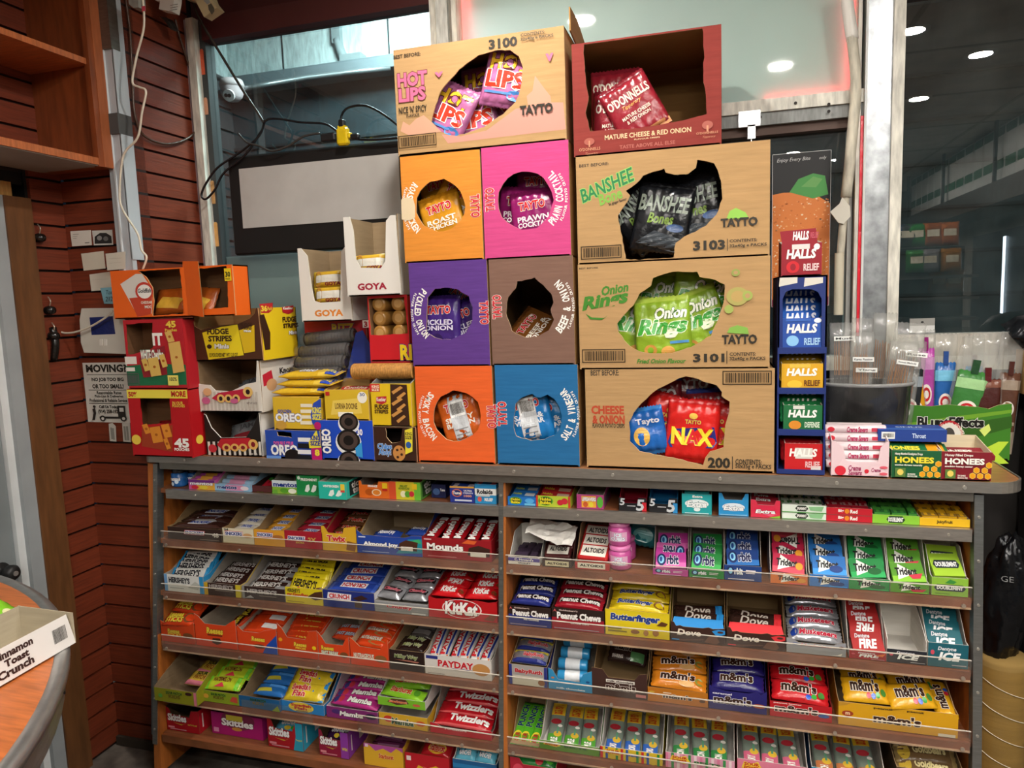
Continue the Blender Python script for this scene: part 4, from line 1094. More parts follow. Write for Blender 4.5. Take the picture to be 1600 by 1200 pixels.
# tall box behind, with red cracker boxes and wafer boxes on it
rb = carton('cracker_box', 'red cracker box mostly hidden behind the clear cookie sleeves', 'box', (478, 505), (574, 497), (486, 700), (580, 700), 2.125, .18, '#9c1620', ZT + .002, kind='paper', inner='#6b4a30', decs=[('t', 'RITZ', (519, 521), (553, 505), '#d8b83c', '#1f2f7c', .06), ('r', (567, 512), (576, 500), '#e8e2da'), ('t', '3', (569, 511), (574, 502), '#9c1620', None, .05)])
rz = carton('cracker_box', 'red cracker box with a torn front showing round cracker sleeves end on', 'box', (572, 463), (634, 460), (581, 565), (643, 563), 2.03, .18, '#c21a24', None, kind='paper', inner='#7a5a3c', edge='#a8845c',
  hole=[(574, 467), (631, 464), (638, 521), (580, 524)], decs=[('t', 'RI', (626, 563), (643, 538), '#e8c81e', '#1f2f7c', .08)])
sl = lambda: rollmesh(.024, .165, '#a87a3c', 18, 0, '#c2965a')
bx = rz[0].location
# a carton under it keeps it up
hid = box_thing('cracker_box', 'plain red box under the box of round cracker sleeves', 'box', Vector((bx.x, 2.03, ZT + .002)), rz[2], .085, bx.z - ZT - .003, '#9c1620', kind='paper', inner='#6b4a30')
for r in range(3):
    for c in range(2):
        px, py = 592 + c * 30 + r * 1, 475 + r * 22.5 - c
        p = PY(px, py, 2.05)
        T = TR(p.x, 2.05 + .08, p.z) @ RZ(90)
        packet('sleeve', sl, 'cracker_sleeve', 'cracker sleeve end in the torn red box, ' + ['top', 'middle', 'bottom'][r] + ' row, ' + ['left', 'right'][c], 'cracker sleeve', 'cracker sleeves in the red box', T)
# white wafer boxes
def wafer(label, tl, tr, bl, br, Y, z0, hole, txtbl, txttr, tcol):
    return carton('biscuit_box', label, 'box', tl, tr, bl, br, Y, .19, '#dedad2', z0, kind='paper', inner='#a08a6c', edge='#cfc8ba', top=False, profile=hole, backh=1.0, decs=[('t', 'GOYA', txtbl, txttr, tcol, None, .09)])
g2 = wafer('white biscuit box with dark red lettering, highest beside the amber carton', (535, 337), (618, 336), (544, 458), (629, 456), 2.01, ztop(rz), [(535, 337), (546, 338), (552, 360), (556, 405), (563, 418), (595, 419), (602, 408), (603, 345), (610, 336), (618, 336)], (559, 454), (604, 441), '#9c2438')
g1 = wafer('white biscuit box with orange lettering, left of the one with red lettering', (463, 388), (540, 384), (474, 503), (555, 501), 2.06, ztop(rb), [(463, 388), (470, 388), (480, 400), (487, 450), (491, 470), (500, 473), (532, 471), (533, 393), (540, 384)], (492, 495), (536, 483), '#d8812c')
yp = lambda: pillow(.12, .06, .045, '#c9a02c', [('r', .05, .3, .95, .7, '#d8d4c8'), ('t', 'GOYA', .45, .1, .9, .3, '#7a1c2c', None, .04), ('e', .1, .05, .35, .95, '#c48a40')], 'gloss', 'x', .09, 41, '#d8b83c', 14, 8, .002)
for i, (px, py, Y, lab) in enumerate(((516, 462, 2.09, 'lower yellow biscuit pack in the box with orange lettering'), (515, 437, 2.12, 'upper yellow biscuit pack in the box with orange lettering'), (580, 412, 2.05, 'yellow biscuit pack in the box with red lettering'))):
    p = PY(px, py, Y)
    loose('yp', yp, 'biscuit_pack', lab, 'biscuit pack', 'yellow biscuit packs', (p.x, Y, p.z - .03), 78, 2)
for i, (px, py, Y, lab, gb) in enumerate(((518, 490, 2.10, '', g1), (580, 440, 2.06, '', g2))): pass

# clear sleeves of dark cookies on a blue tray
bt = carton('cookie_tray', 'dark blue cookie tray on edge with clear cookie sleeves stepped on it', 'tray', (452, 592), (562, 588), (456, 700), (566, 700), 2.065, .055, '#24337c', ZT + .002, kind='paper', inner='#2a3a8a', top=True)
q = MB(); a = [PY(*p, 2.085) for p in ((540, 592), (580, 590), (582, 545), (566, 516), (556, 520))]
q.prism([((p.x - bt[0].location.x), p.z - bt[0].location.z) for p in a], F_front(0, .02, 0), .003, mat('#24337c', 'paper'), mat('#2a3a8a', 'paper')); q.build('end_panel', bt[0])
def clear_sleeve():
    return rollmesh(.023, .18, '#231a17', 20, 15, '#2a201c', 'biscuit')
for i, (px, py, Y) in enumerate(((494, 585, 2.035), (502, 567, 2.06), (508, 549, 2.078), (516, 527, 2.098))):
    p = PY(px, py, Y)
    if i == 0:
        o = clear_sleeve().build('cookie_sleeve')
        q = MB(); prof = [(.0245, -.10), (.020, -.085), (.0255, -.08), (.0255, .08), (.020, .086), (.025, .10)]
        q.lathe([(r, z) for r, z in prof], clear('clear_film', '#f8f8f8', 1.5, .08, .05), RY(90), 16); q.build('clear_wrap', o)
        tag(o, 'clear sleeve of dark cookies, first from the front on the blue tray', 'cookie sleeve', 'clear cookie sleeves')
        o.matrix_basis = TR(*p); s0 = o
    else: dup(s0, TR(*p) @ RY(-1.5 * i), 'clear sleeve of dark cookies, %s from the front on the blue tray' % ORD[i], 'clear cookie sleeves')
# blue and golden cookie boxes
db = carton('cookie_box', 'blue cookie box with yellow corner, lying at the front under the golden cookie packs', 'box', (413, 670), (497, 675), (418, 719), (505, 726), 1.945, .11, '#2448a8', ZT + .002, kind='paper', inner='#4a5a8a', top=True, hole=[(432, 673), (455, 676), (456, 684), (434, 681)],
  decs=[('t', 'DOUBLE STUF', (428, 697), (458, 690), '#e85a9a', None, .03), ('t', 'OREO', (424, 711), (465, 695), '#f2f2f2', '#16307c', .07)] + [('e', (446, 722), (470, 702), '#14100e'), ('r', (466, 690), (488, 684), '#e8e8e8'), ('r', (466, 700), (487, 693), '#14161c'), ('r', (466, 709), (486, 703), '#e8e8e8'), ('r', (466, 717), (486, 711), '#14161c'), ('p', [(483, 690), (495, 672), (503, 700), (484, 700)], '#e8d83a'), ('t', 'KING', (486, 688), (500, 680), '#1f2f8c', None, .05), ('t', 'SIZE', (486, 696), (501, 689), '#1f2f8c', None, .05), ('p', [(487, 700), (503, 699), (505, 724), (489, 722)], '#b81c6a'), ('t', '8', (493, 712), (500, 702), '#e8d83a', None, .05), ('r', (418, 718), (440, 712), '#6a94d8')])
go = carton('cookie_box', 'golden yellow cookie box with blue lettering, stacked on the blue cookie box', 'box', (425, 621), (497, 620), (430, 672), (503, 672), 1.95, .105, '#d8b22c', ztop(db), kind='paper', inner='#a88a3c', top=True,
  decs=[('t', 'OREO', (431, 659), (472, 646), '#f2f2f2', '#2a4aa0', .07), ('t', 'GOLDEN', (434, 645), (455, 640), '#2a4aa0', None, .04)] + [('r', (470, 636 + 9 * i), (488, 631 + 9 * i), '#ece4cc') for i in range(4)] + [('e', (432, 671), (448, 657), '#c89a40'), ('p', [(486, 648), (490, 630), (502, 622), (503, 671), (496, 671), (488, 660)], '#2a4ab0'), ('t', 'KING', (489, 646), (502, 636), '#e8dc3a', None, .05), ('t', 'SIZE', (489, 656), (502, 647), '#e8dc3a', None, .05), ('e', (492, 671), (502, 659), '#b81c6a')])
gp = lambda: pillow(.20, .075, .022, '#d8b02c', [('t', 'OREO', .3, .25, .6, .75, '#f2f2f2', '#2a4aa0', .06), ('r', .68, .0, .86, 1, '#e0c04a'), ('r', .80, .02, .99, .98, '#2a4ab0'), ('t', 'KING SIZE', .81, .2, .97, .8, '#e8dc3a', None, .03)], 'gloss', 'x', .05, 51, None, 14, 8, .002)
z = ztop(go) + .012
for i, (dx, dy, dz, rz_) in enumerate(((.01, .005, 0, 2), (.02, .012, .024, -3), (.03, .02, .05, 4))):
    loose('gp', gp, 'cookie_pack', 'golden yellow cookie pack lying on the golden box, %s from the top' % ORD[2 - i], 'cookie pack', 'golden cookie packs', (go[0].location.x + dx, 1.955 + dy, z + dz), 6, rz_)
o3 = carton('cookie_box', 'bright blue box with big dark cookies, standing on the counter edge', 'box', (499, 657), (582, 657), (508, 727), (586, 728), 1.948, .11, '#1c4ac0', ZT + .002, kind='paper',
  decs=cookie(cookie(cookie([], 545, 659, 14, '#14100e', '#e8e8e8'), 545, 688, 17, '#14100e', '#e8e8e8'), 546, 720, 15, '#14100e', '#e8e8e8') + [('v', 'OREO', (505, 708), (517, 670), '#f2f2f2', '#102a70', .06), ('t', '30', (559, 680), (567, 670), '#f2f2f2', None, .04), ('p', [(556, 700), (566, 690), (568, 715), (558, 712)], '#3a9ad8'), ('r', (514, 728), (530, 725), '#f0f0f0')])
dn = carton('cookie_box', 'yellow box with pale lettering, stacked on the bright blue cookie box', 'box', (506, 611), (574, 607), (510, 657), (578, 655), 1.952, .105, '#d8b42c', ztop(o3), kind='paper', inner='#a07c4a', top=False, backh=1.25,
  decs=[('p', [(517, 648), (520, 626), (562, 622), (566, 646)], '#e8ca5a'), ('t', 'LORNA DOONE', (524, 639), (558, 630), '#6a4a1c', None, .03), ('e', (559, 630), (573, 612), '#f0ece0'), ('t', '30', (562, 619), (570, 614), '#2a4a8c'), ('r', (529, 651), (552, 644), '#f0ece0'), ('r', (509, 618), (515, 612), '#c22a2a')])
loose('yb', lambda: pillow(.13, .08, .02, '#d8be4a', [('r', .1, .3, .9, .7, '#c83a3a'), ('t', 'Cookies', .2, .35, .8, .65, '#f0e8c8', None, .03)], 'gloss', 'x', .06, 52, None, 12, 8, .002), 'cookie_pack', 'yellow and red pack lying in the yellow box', 'cookie pack', 'pack in the yellow box', (dn[0].location.x + .01, 1.965, ztop(dn) - .02), 12, 4)
ca = carton('cookie_box', 'dark brown cookie box with yellow corner, standing at the edge beside the reddish orange carton', 'box', (583, 667), (649, 667), (588, 727), (652, 729), 1.945, .08, '#3a2014', ZT + .002, kind='paper', inner='#1a100a', hole=[(602, 669), (629, 669), (626, 690), (612, 693), (604, 683)],
  decs=[('t', 'Chips', (590, 704), (612, 693), '#4a8ad0', '#f0f0f0', .07), ('t', 'Ahoy!', (592, 713), (611, 702), '#4a8ad0', '#f0f0f0', .07), ('e', (615, 720), (633, 696), '#c98a48'), ('e', (619, 705), (623, 701), '#3a2014'), ('e', (626, 712), (630, 708), '#3a2014'), ('e', (620, 716), (624, 712), '#3a2014'), ('e', (626, 703), (629, 700), '#3a2014'), ('p', [(633, 672), (645, 668), (645, 705), (634, 710)], '#e8d83a'), ('t', 'KING', (634, 680), (644, 675), '#2a2a2a', None, .03), ('t', 'SIZE', (634, 686), (644, 681), '#2a2a2a', None, .03), ('e', (635, 700), (643, 690), '#2a5aa0'), ('r', (590, 726), (605, 723), '#e8e0d0')])
fs_ = carton('cookie_box', 'yellow and brown striped cookie box, stacked on the dark brown cookie box', 'box', (578, 599), (637, 600), (583, 666), (649, 666), 1.948, .078, '#e0bc1e', ztop(ca), kind='paper', side='#d8b41e', inner='#8a8a86', top=False, backh=1.18,
  decs=[('r', (578, 612), (593, 600), '#c8242c'), ('t', 'KING', (581, 606), (592, 602), '#f0e8c8', None, .03), ('t', 'SIZE', (581, 611), (592, 607), '#f0e8c8', None, .03), ('p', [(588, 620), (604, 619), (604, 628), (597, 632), (588, 629)], '#b8242c'), ('t', 'Keebler', (589, 627), (603, 621), '#f0ece0', None, .02), ('t', 'FUDGE', (586, 639), (607, 632), '#3a2012', None, .05), ('t', 'STRIPES', (586, 646), (607, 640), '#3a2012', None, .05), ('p', [(610, 600), (636, 601), (641, 665), (612, 665)], '#3a2012')]
   + [('p', [(612 + (i % 2) * 8, 612 + i * 9), (626 + (i % 2) * 6, 603 + i * 9), (630 + (i % 2) * 5, 606 + i * 9), (615 + (i % 2) * 8, 616 + i * 9)], '#c98f4a') for i in range(6)])
loose('rsl', lambda: rollmesh(.025, .21, '#b8813a', 18, 34, '#a87434', 'biscuit'), 'cracker_sleeve', 'ridged sleeve of round crackers lying over the yellow boxes', 'cracker sleeve', 'loose cracker sleeve', (PY(600, 580, 2.0).x, 2.0, PY(600, 580, 2.0).z), 0, 0)

# ================================================================== right of the crisp cartons
def rackbox(zb, label, col, word, sub, subcol, xl, xr, yt, D=.15, Y=1.962, yb=None, dark=None, extra=()):
    p0, p1 = Xat(xl, Y, zb + .03), Xat(xr, Y, zb + .03)
    H = Zat(yt, (p0 + p1) / 2, Y) - zb
    xm = (xl + xr) / 2; ybp = yb or 0
    r = box_thing('lozenge_box', label, 'box', Vector(((p0 + p1) / 2, Y, zb)), p1 - p0, D, H, col, 0, None, (), '#d8d0c4', None, 'paper', '#d8d0c4', False, (), 'lozenge boxes', None, .002, 1.15)
    f = Face(r[0].children[1].data and MB(), F_front(0, 0, 0), p1 - p0, H)
    mb2 = MB(); f = Face(mb2, F_front(0, -.0004, 0), p1 - p0, H)
    f.draw(list(extra) + [('t', 'HALLS', .12, .52, .86, .82, '#f2f0ea', None, .06, .15), ('t', sub, .55, .14, .93, .36, subcol, None, .03)])
    mb2.build('print', r[0])
    return r
rk = thing('lozenge_rack', 'tall dark blue cardboard rack holding blue, yellow, green and red lozenge boxes', 'display rack', (0, 0, 0))
RB = mat('#1d2f6e', 'paper'); RBI = mat('#22346f', 'paper')
xa, xb = Xat(1215, 1.955, 1.45), Xat(1291.5, 1.955, 1.45)
zt_ = PY(1250, 431, 1.955).z; cxr = (xa + xb) / 2
rk.location = (cxr, 1.955, ZT + .002); Hr = zt_ - ZT - .002; Wr = xb - xa
def rz_at(py): return PY(1252, py, 1.955).z - ZT - .002
q = MB()
for s, Fm in ((-1, F_left), (1, F_right)):
    q.prism([(-.20, 0), (0, 0), (0, Hr), (-.20, Hr)] if s < 0 else [(0, 0), (.20, 0), (.20, Hr), (0, Hr)], Fm(s * Wr / 2, 0, 0), .004, RB)
q.prism([(-Wr / 2, 0), (Wr / 2, 0), (Wr / 2, Hr), (-Wr / 2, Hr)], F_back(0, .20, 0), .004, RB)
q.box((-Wr / 2, 0, Hr - .004), (Wr / 2, .2, Hr), RB)
q.build('rack_body', rk)
q = MB()
arch = [(1223, 545), (1223, 467), (1228, 456), (1238, 452), (1268, 452), (1278, 456), (1284, 467), (1284, 545)]
L_ = lambda px, py: (PY(px, py, 1.955).x - cxr, PY(px, py, 1.955).z - ZT - .002)
outer = [(-Wr / 2, rz_at(546)), (L_(1223, 545)[0], rz_at(546))] + [L_(*p) for p in arch[1:-1]] + [(L_(1284, 545)[0], rz_at(546)), (Wr / 2, rz_at(546)), (Wr / 2, Hr), (-Wr / 2, Hr)]
q.prism(outer, F_front(0, 0, 0), .003, RB)
f = Face(q, F_front(0, 0, 0), Wr, Hr)
for x0, x1 in ((1217, 1246), (1256, 1286)):
    a, b_ = L_(x0, 448), L_(x1, 433); f.poly([a, (b_[0], a[1] + .008), (b_[0], b_[1]), (a[0] + .002, b_[1])], '#cfcac0')
q.build('header_card', rk)
SH = [550, 613, 678, 741]
for i, y in enumerate(SH):
    z = max(rz_at(y), .0); q = MB(); q.box((-Wr / 2 + .004, 0, z), (Wr / 2 - .004, .196, z + .006), RBI)
    q.box((-Wr / 2, -.002, max(z - .004, 0)), (Wr / 2, .002, z + .012), RB); q.build('rack_shelf', rk)
zs = [ZT + .002 + max(rz_at(y), 0) + .0065 for y in SH]
hb1 = rackbox(zs[0], 'blue lozenge box on the top shelf of the dark blue rack', '#2a52a8', 1, 'RELIEF', '#a8d0f0', 1221, 1286, 497, extra=[('e', .78, .84, .96, .99, '#e8ecf2'), ('e', .12, .1, .42, .45, '#8ac0e8'), ('r', .1, .9, .7, .97, '#3c66b8')])
hb2 = rackbox(zs[1], 'yellow lozenge box on the second shelf of the dark blue rack', '#d8a422', 1, 'RELIEF', '#5a2c14', 1221, 1286, 568, extra=[('r', .2, .84, .7, .98, '#e0bc4a'), ('e', .14, .04, .5, .36, '#e8c03a')])
hb3 = rackbox(zs[2], 'green lozenge box on the third shelf of the dark blue rack', '#1f6a3c', 1, 'DEFENSE', '#d8e8d0', 1224, 1285, 633, extra=[('r', .25, .85, .55, .98, '#d8d8d0'), ('e', .14, .06, .46, .4, '#d88a2c')])
hb4 = rackbox(zs[3], 'red lozenge box on the lowest shelf of the dark blue rack', '#c41c20', 0, 'RELIEF', '#e8c0c0', 1226, 1285, 693, extra=[('r', .28, .45, .74, .84, '#d8d4cc'), ('r', .7, .05, .96, .2, '#e0d8d0')])
lz = lambda col, tc: (lambda: pillow(.105, .06, .014, col, [('t', 'HALLS', .15, .3, .85, .75, tc, None, .06, .15)], 'gloss', 'x', .06, 61, None, 10, 6, .0))
for hb, key, col, tc, n, dz, w1 in ((hb1, 'lzb', '#2c5cb4', '#e8eef6', 5, .019, 'blue'), (hb2, 'lzy', '#c99a1e', '#f2ead0', 3, .012, 'yellow'), (hb3, 'lzg', '#2a8a4c', '#f2f2e6', 3, .014, 'green'), (hb4, 'lzr', '#a8181c', '#f2dada', 2, .004, 'red')):
    for k in range(n):
        loose(key, lz(col, tc), 'lozenge_pack', '%s lozenge pack in the %s box of the blue rack, %s from the front' % (w1, w1, ORD[k]), 'lozenge pack', w1 + ' lozenge packs', (hb[0].location.x, hb[0].location.y + .012 + .014 * k, hb[0].location.z + hb[4] * .62 + dz * k - .02), 62, 0)
zt2 = ZT + .002 + Hr + .001
hr = rackbox(zt2, 'dark red lozenge box with its lid up, on top of the dark blue rack', '#8f1626', 1, 'RELIEF', '#e8c8c8', 1221, 1284, 380, D=.10, extra=[('e', .80, .78, .95, .97, '#f0e8e6'), ('r', .26, .82, .7, .97, '#d8d0cc'), ('e', .12, .08, .45, .46, '#c8222c'), ('e', .22, .16, .36, .38, '#8f1626')])
q = MB(); wl = hr[2]; q.prism([(-wl / 2 + .002, 0), (wl / 2 - .01, .004), (wl / 2 - .014, .04), (-wl / 2 - .004, .036)], F_front(0, .004, hr[4] - .004) , .002, mat('#8f1626', 'paper'))
Face(q, F_front(0, .0035, hr[4] - .004), wl, .04).draw([('t', 'HALLS', .28, .3, .68, .85, '#f2f0ea', None, .06, .15), ('t', 'RELIEF', .72, .4, .92, .75, '#c85a6a')]); q.build('lid', hr[0])

# pink roll box, honey drop boxes
def tray_box(name, label, cat, xl, xr, yt, yb, Y, D, col, inner, decs, profile=None, backh=1.3, group=None, side=None):
    pa, pb = PY(xl, (yt + yb) / 2, Y), PY(xr, (yt + yb) / 2, Y)
    xm = (pa.x + pb.x) / 2; zb = ZT + .002; H = Zat(yt, xm, Y) - zb
    r = box_thing(name, label, cat, Vector((xm, Y, zb)), pb.x - pa.x, D, H, col, 0, None, (), inner, side, 'paper', inner, False, (), group, profile, .002, backh)
    q = MB(); Face(q, F_front(0, -.0004, 0), pb.x - pa.x, H).draw(decs); q.build('print', r[0])
    return r
pk = tray_box('candy_roll_box', 'pink swirled box of strawberry rolls standing beside the dark blue rack', 'box', 1299, 1389, 690, 742, 1.95, .10, '#e2c6cc', '#dccccc',
  [('p', [(.05, .1), (.3, .02), (.5, .3), (.2, .5)], '#e8ccd2'), ('p', [(.6, .02), (.95, .1), (.9, .3), (.7, .3)], '#e8ccd2'), ('e', .06, .02, .26, .3, '#d0283a'), ('t', 'Creme', .3, .16, .52, .32, '#9c2a5a', None, .03, .2), ('t', 'Savers', .3, .04, .54, .17, '#9c2a5a', None, .03, .2), ('e', .58, .1, .66, .22, '#d0283a'), ('t', 'Creme', .7, .14, .86, .26, '#9c2a5a', None, .03, .2), ('e', .84, .06, .98, .14, '#d85a6a'), ('e', .84, .24, .98, .32, '#d85a6a')],
  profile=[(1297, 655), (1306, 662), (1318, 700), (1322, 722), (1372, 722), (1376, 700), (1385, 672), (1390, 682)], backh=1.35)
crr = lambda: rollmesh(.0115, .135, '#e0ccd0', 14, 0, '#d8a8b4', 'gloss', '#c8a0b0')
for k in range(5):
    y, z = pk[0].location.y + .010 + (.009 * k), ZT + .03 + .021 * k
    T = TR(pk[0].location.x - .004, y + .012, z)
    if k == 0:
        mbb = rollmesh(.0115, .145, '#e0ccd0', 14, 0, '#d8a8b4', 'gloss'); 
        Face(mbb, TR(0, -.0116, -.008) @ RX(90), .145, .016).draw([('t', 'Creme Savers', .36, .05, .7, .95, '#b0305c', None, .04, .2), ('r', .76, .2, .97, .8, '#c83a50'), ('e', .04, .1, .16, .9, '#d02c3c')])
        cr0 = mbb.build('candy_roll'); cr0.matrix_basis = T; tag(cr0, 'pink white candy roll in the swirled pink box, lowest', 'candy roll', 'rolls in the pink box')
    else: dup(cr0, T, 'pink white candy roll in the swirled pink box, %s from the bottom' % ORD[k], 'rolls in the pink box')
def honey(label, xl, xr, yt, yb, col, tcol, sub1, sub2, backh):
    hexes = []
    for hx, hy in ((.63, .16), (.78, .16), (.93, .16), (.70, .36), (.86, .36), (.94, .55)):
        hexes.append(('p', [(hx + .07 * math.cos(PI / 3 * k + PI / 6), hy + .115 * math.sin(PI / 3 * k + PI / 6)) for k in range(6)], '#e8d06a'))
        hexes.append(('p', [(min(hx + .06 * math.cos(PI / 3 * k + PI / 6), .995), hy + .1 * math.sin(PI / 3 * k + PI / 6)) for k in range(6)], '#e09a14'))
    return tray_box('honey_drop_box', label, 'box', xl, xr, yt, yb, 1.948, .12, col, '#d8c8a8', hexes + [('t', sub1, .06, .82, .62, .93, '#f0ece0', None, .03), ('t', 'HONEES', .06, .56, .85, .78, tcol, None, .08), ('t', sub2, .06, .44, .62, .52, '#f0ece0', None, .03), ('r', .07, .06, .28, .38, '#5a7a3a'), ('e', .11, .12, .24, .34, '#e0c860'), ('t', '20 BARS', .32, .14, .48, .2, '#f0ece0'), ('t', 'MENTHOL FREE', .32, .06, .52, .12, '#f0ece0')], backh=backh)
hg = honey('dark green honey drop box, left of the maroon one at the counter edge', 1393, 1470.5, 704, 746, '#1c5a34', '#e8d83a', 'Honey Menthol Eucalyptus Drops', 'soothes throats naturally', 1.05)
hm = honey('maroon honey drop box at the rounded end of the counter', 1471, 1549.5, 706, 748, '#7c1a26', '#f2efe6', 'Honey Filled Drops', 'soothing honey center', 1.28)
hpk = lambda: packbox(.15, .05, .012, '#1f6a3c', [('t', 'HONEES', .1, .3, .6, .7, '#e8d83a', None, .05), ('p', [(.7, .1), (.95, .1), (.95, .9), (.7, .9)], '#e09a1c')])
b = hg[0].location
for k in range(2):
    loose('hpk', hpk, 'honey_drop_pack', 'green honey drop pack in the dark green box, ' + ['front', 'back'][k], 'drop pack', 'honey drop packs', (b.x, b.y + .012 + .04 * k, b.z + hg[4] * (.80 + .06 * k)), 18, 0)
loose('hpm', lambda: packbox(.14, .05, .012, '#8c2430', [('t', 'HONEES', .1, .3, .7, .7, '#f2efe6', None, .05)]), 'honey_drop_pack', 'maroon honey drop pack in the maroon box', 'drop pack', 'honey drop packs', (hm[0].location.x, b.y + .03, b.z + hm[4] * .7), 12, 0)
p = PY(1424, 690, 1.99)
o = packbox(.155, .075, .03, '#24408c', [('r', .0, .0, 1, .3, '#3a64b0'), ('t', 'SINUS', .3, .4, .7, .6, '#c8d8f0')], front=[('r', .05, .2, .25, .8, '#d8d8d8'), ('b', .06, .25, .24, .75), ('t', 'Throat', .5, .3, .7, .7, '#c8d8f0')]).build('drop_box')
tag(o, 'flat blue box lying behind the dark green honey drop box', 'box'); o.location = (p.x, 1.985, p.z + .016)

# bin of incense sticks in clear bags
bc = Vector(((PY(1352, 600, 2.14).x), 2.14, ZT + .002)); Hb = PY(1362, 602, 2.10).z - ZT
OVAL = Matrix.Diagonal((.9, .6, 1, 1))
t = thing('incense_bin', 'clear grey plastic bin full of bagged incense sticks', 'bin', bc)
smoke = clear('smoky_plastic', '#8f8f8c', 1.45, .06, .25, '#7a7a78')
q = MB(); q.lathe([(.105, .0), (.13, Hb), (.134, Hb + .004), (.128, Hb + .003), (.103, .004)], smoke, OVAL, 28); q.build('bin_wall', t)
q = MB(); q.cyl(.103, .004, smoke, OVAL, 28); q.build('bin_base', t)
q = MB(); q.lathe([(.1305, Hb - .004), (.135, Hb), (.1335, Hb + .006), (.129, Hb + .002)], mat('#9a9a98', 'gloss'), OVAL, 28); q.build('rim', t)
def incense_bag(px, py_top, py_stick, w, ht, sticks, dark, lab, tilt, Y, words):
    p = PY(px, py_top, Y)
    H = ht
    t = thing('incense_bag', words, 'incense bag', (p.x, Y, max(p.z - H, ZT + .012)), 0, 'bags of incense sticks')
    t.rotation_euler = (0, math.radians(tilt), 0)
    q = pillow(w, H, .014, '#ffffff', (), 'gloss', 'y', .05, int(px), None, 8, 14, .004)
    q.mats = [poly_bag()]; q.m = [0] * len(q.m)
    q.v = [RX(90) @ v for v in q.v]
    q.build('clear_bag', t)
    q = MB(); n = sticks
    r_ = random.Random(int(px))
    hs = PY(px, py_stick, Y).z - t.location.z
    for i in range(n):
        x = -w * .3 + w * .6 * i / max(n - 1, 1) + r_.uniform(-.001, .001)
        top = hs - r_.uniform(0, .012)
        q.cyl(.0011, top - dark, mat('#a8703c', 'dull'), TR(x, r_.uniform(-.004, .004), dark), 6)
        q.cyl(.0016, dark - .01, mat('#33261e', 'dull'), TR(x, 0, .01), 6)
    q.build('sticks', t)
    if lab:
        for li, (lx, ly, s) in enumerate(lab):
            q = MB(); T = TR(lx * w, -.009, ly * H) @ RX(90)
            q.prism([(-.026, -.006), (.026, -.006), (.026, .006), (-.026, .006)], T, .0004, mat('#eeeeea', 'paper'))
            Face(q, T, .05, .012).text(s, -.022, -.003, .022, .003, '#3a3a3a'); q.build('label', t)
    return t
incense_bag(1318, 505, 525, .060, .27, 9, .13, [(.1, .85, 'Musk')], -1, 2.105, 'clear bag of dark incense sticks nearest the blue rack')
incense_bag(1342, 498, 535, .055, .27, 8, .10, None, 2, 2.165, 'clear bag of incense sticks behind, near the white pipe')
incense_bag(1345, 520, 553, .058, .26, 12, .10, [(.05, .73, 'Kama Passion'), (.2, .62, 'Ylang')], 1, 2.095, 'clear bag of brown incense sticks with two white labels')
incense_bag(1388, 535, 558, .070, .25, 12, .05, [(.2, .80, 'Sweet Melody')], 9, 2.11, 'clear bag of incense sticks tilted towards the green box')
incense_bag(1405, 505, 548, .075, .27, 8, .09, [(.3, .7, 'Rose')], 6, 2.14, 'clear bag of incense sticks behind the tilted one')
incense_bag(1375, 490, 530, .060, .27, 8, .09, None, 3, 2.185, 'clear bag of incense sticks farthest back in the bin')
# green incense carton
gc = carton('incense_carton', 'green incense carton with black lettering and a torn top edge', 'carton', (1396, 633), (1581, 628), (1400, 735), (1577, 727), 2.19, .11, '#3c7a20', ZT + .002, kind='paper', inner='#b89a6c', edge='#c9b48c', top=False,
  profile=[(1396, 630), (1404, 632), (1430, 633), (1455, 635), (1480, 632), (1500, 634), (1530, 636), (1545, 639), (1560, 633), (1575, 631), (1583, 629)],
  decs=[('p', [(1396, 700), (1450, 670), (1520, 660), (1581, 650), (1581, 668), (1500, 690), (1440, 712), (1397, 722)], '#2c5a14'), ('p', [(1396, 664), (1480, 652), (1581, 640), (1581, 645), (1480, 660), (1396, 675)], '#6a9c28'), ('p', [(1510, 715), (1560, 690), (1576, 690), (1560, 710), (1576, 724), (1540, 726)], '#b8d83c'),
        ('p', [(1530, 672), (1545, 662), (1548, 672), (1538, 682)], '#cfe070'), ('t', 'BLuntEffects', (1433, 667), (1538, 652), '#14140f', '#f0f0e8', .07), ('e', (1459, 705), (1506, 657), '#b8222a'), ('e', (1463, 701), (1502, 661), '#e8e4da'), ('e', (1473, 692), (1492, 668), '#4a4640'), ('a', 'HAND DIPPED INCENSE', (1482.5, 681), (1482.5, 660), 170, 10, .008, '#f0e8d8'), ('e', (1403, 652), (1422, 634), '#e8e8e0'), ('t', 'CHARMS', (1406, 645), (1419, 641), '#2a6a2a')])
def pouch_bag(px, py0, py1, w, col, dec, words, tilt=0, Y=2.235, stick='#5a2a1a', key=None):
    p = PY(px, py0, Y); H = p.z - ZT - .02
    t = thing('incense_pouch', words, 'incense pouch', (p.x, Y, ZT + .012), 0, 'incense pouches in the green carton'); t.rotation_euler = (0, math.radians(tilt), 0)
    q = pillow(w, H, .012, '#ffffff', (), 'gloss', 'y', .04, int(px), None, 8, 12, .004); q.mats = [poly_bag()]; q.m = [0] * len(q.m); q.v = [RX(90) @ v for v in q.v]; q.build('clear_bag', t)
    hc = PY(px, py1, Y).z - ZT - .012
    q = pillow(w * .84, hc - .005, .012, col, dec, 'gloss', 'y', .03, int(px), None, 8, 12, .002); q.v = [RX(90) @ v + Vector((0, -.008, 0)) for v in q.v]; q.build('printed_pouch', t)
    q = MB(); q.box((-w * .1, -.012, hc - .01), (w * .1, -.006, hc + .028), mat(stick, 'gloss')); q.build('neck', t)
    return t
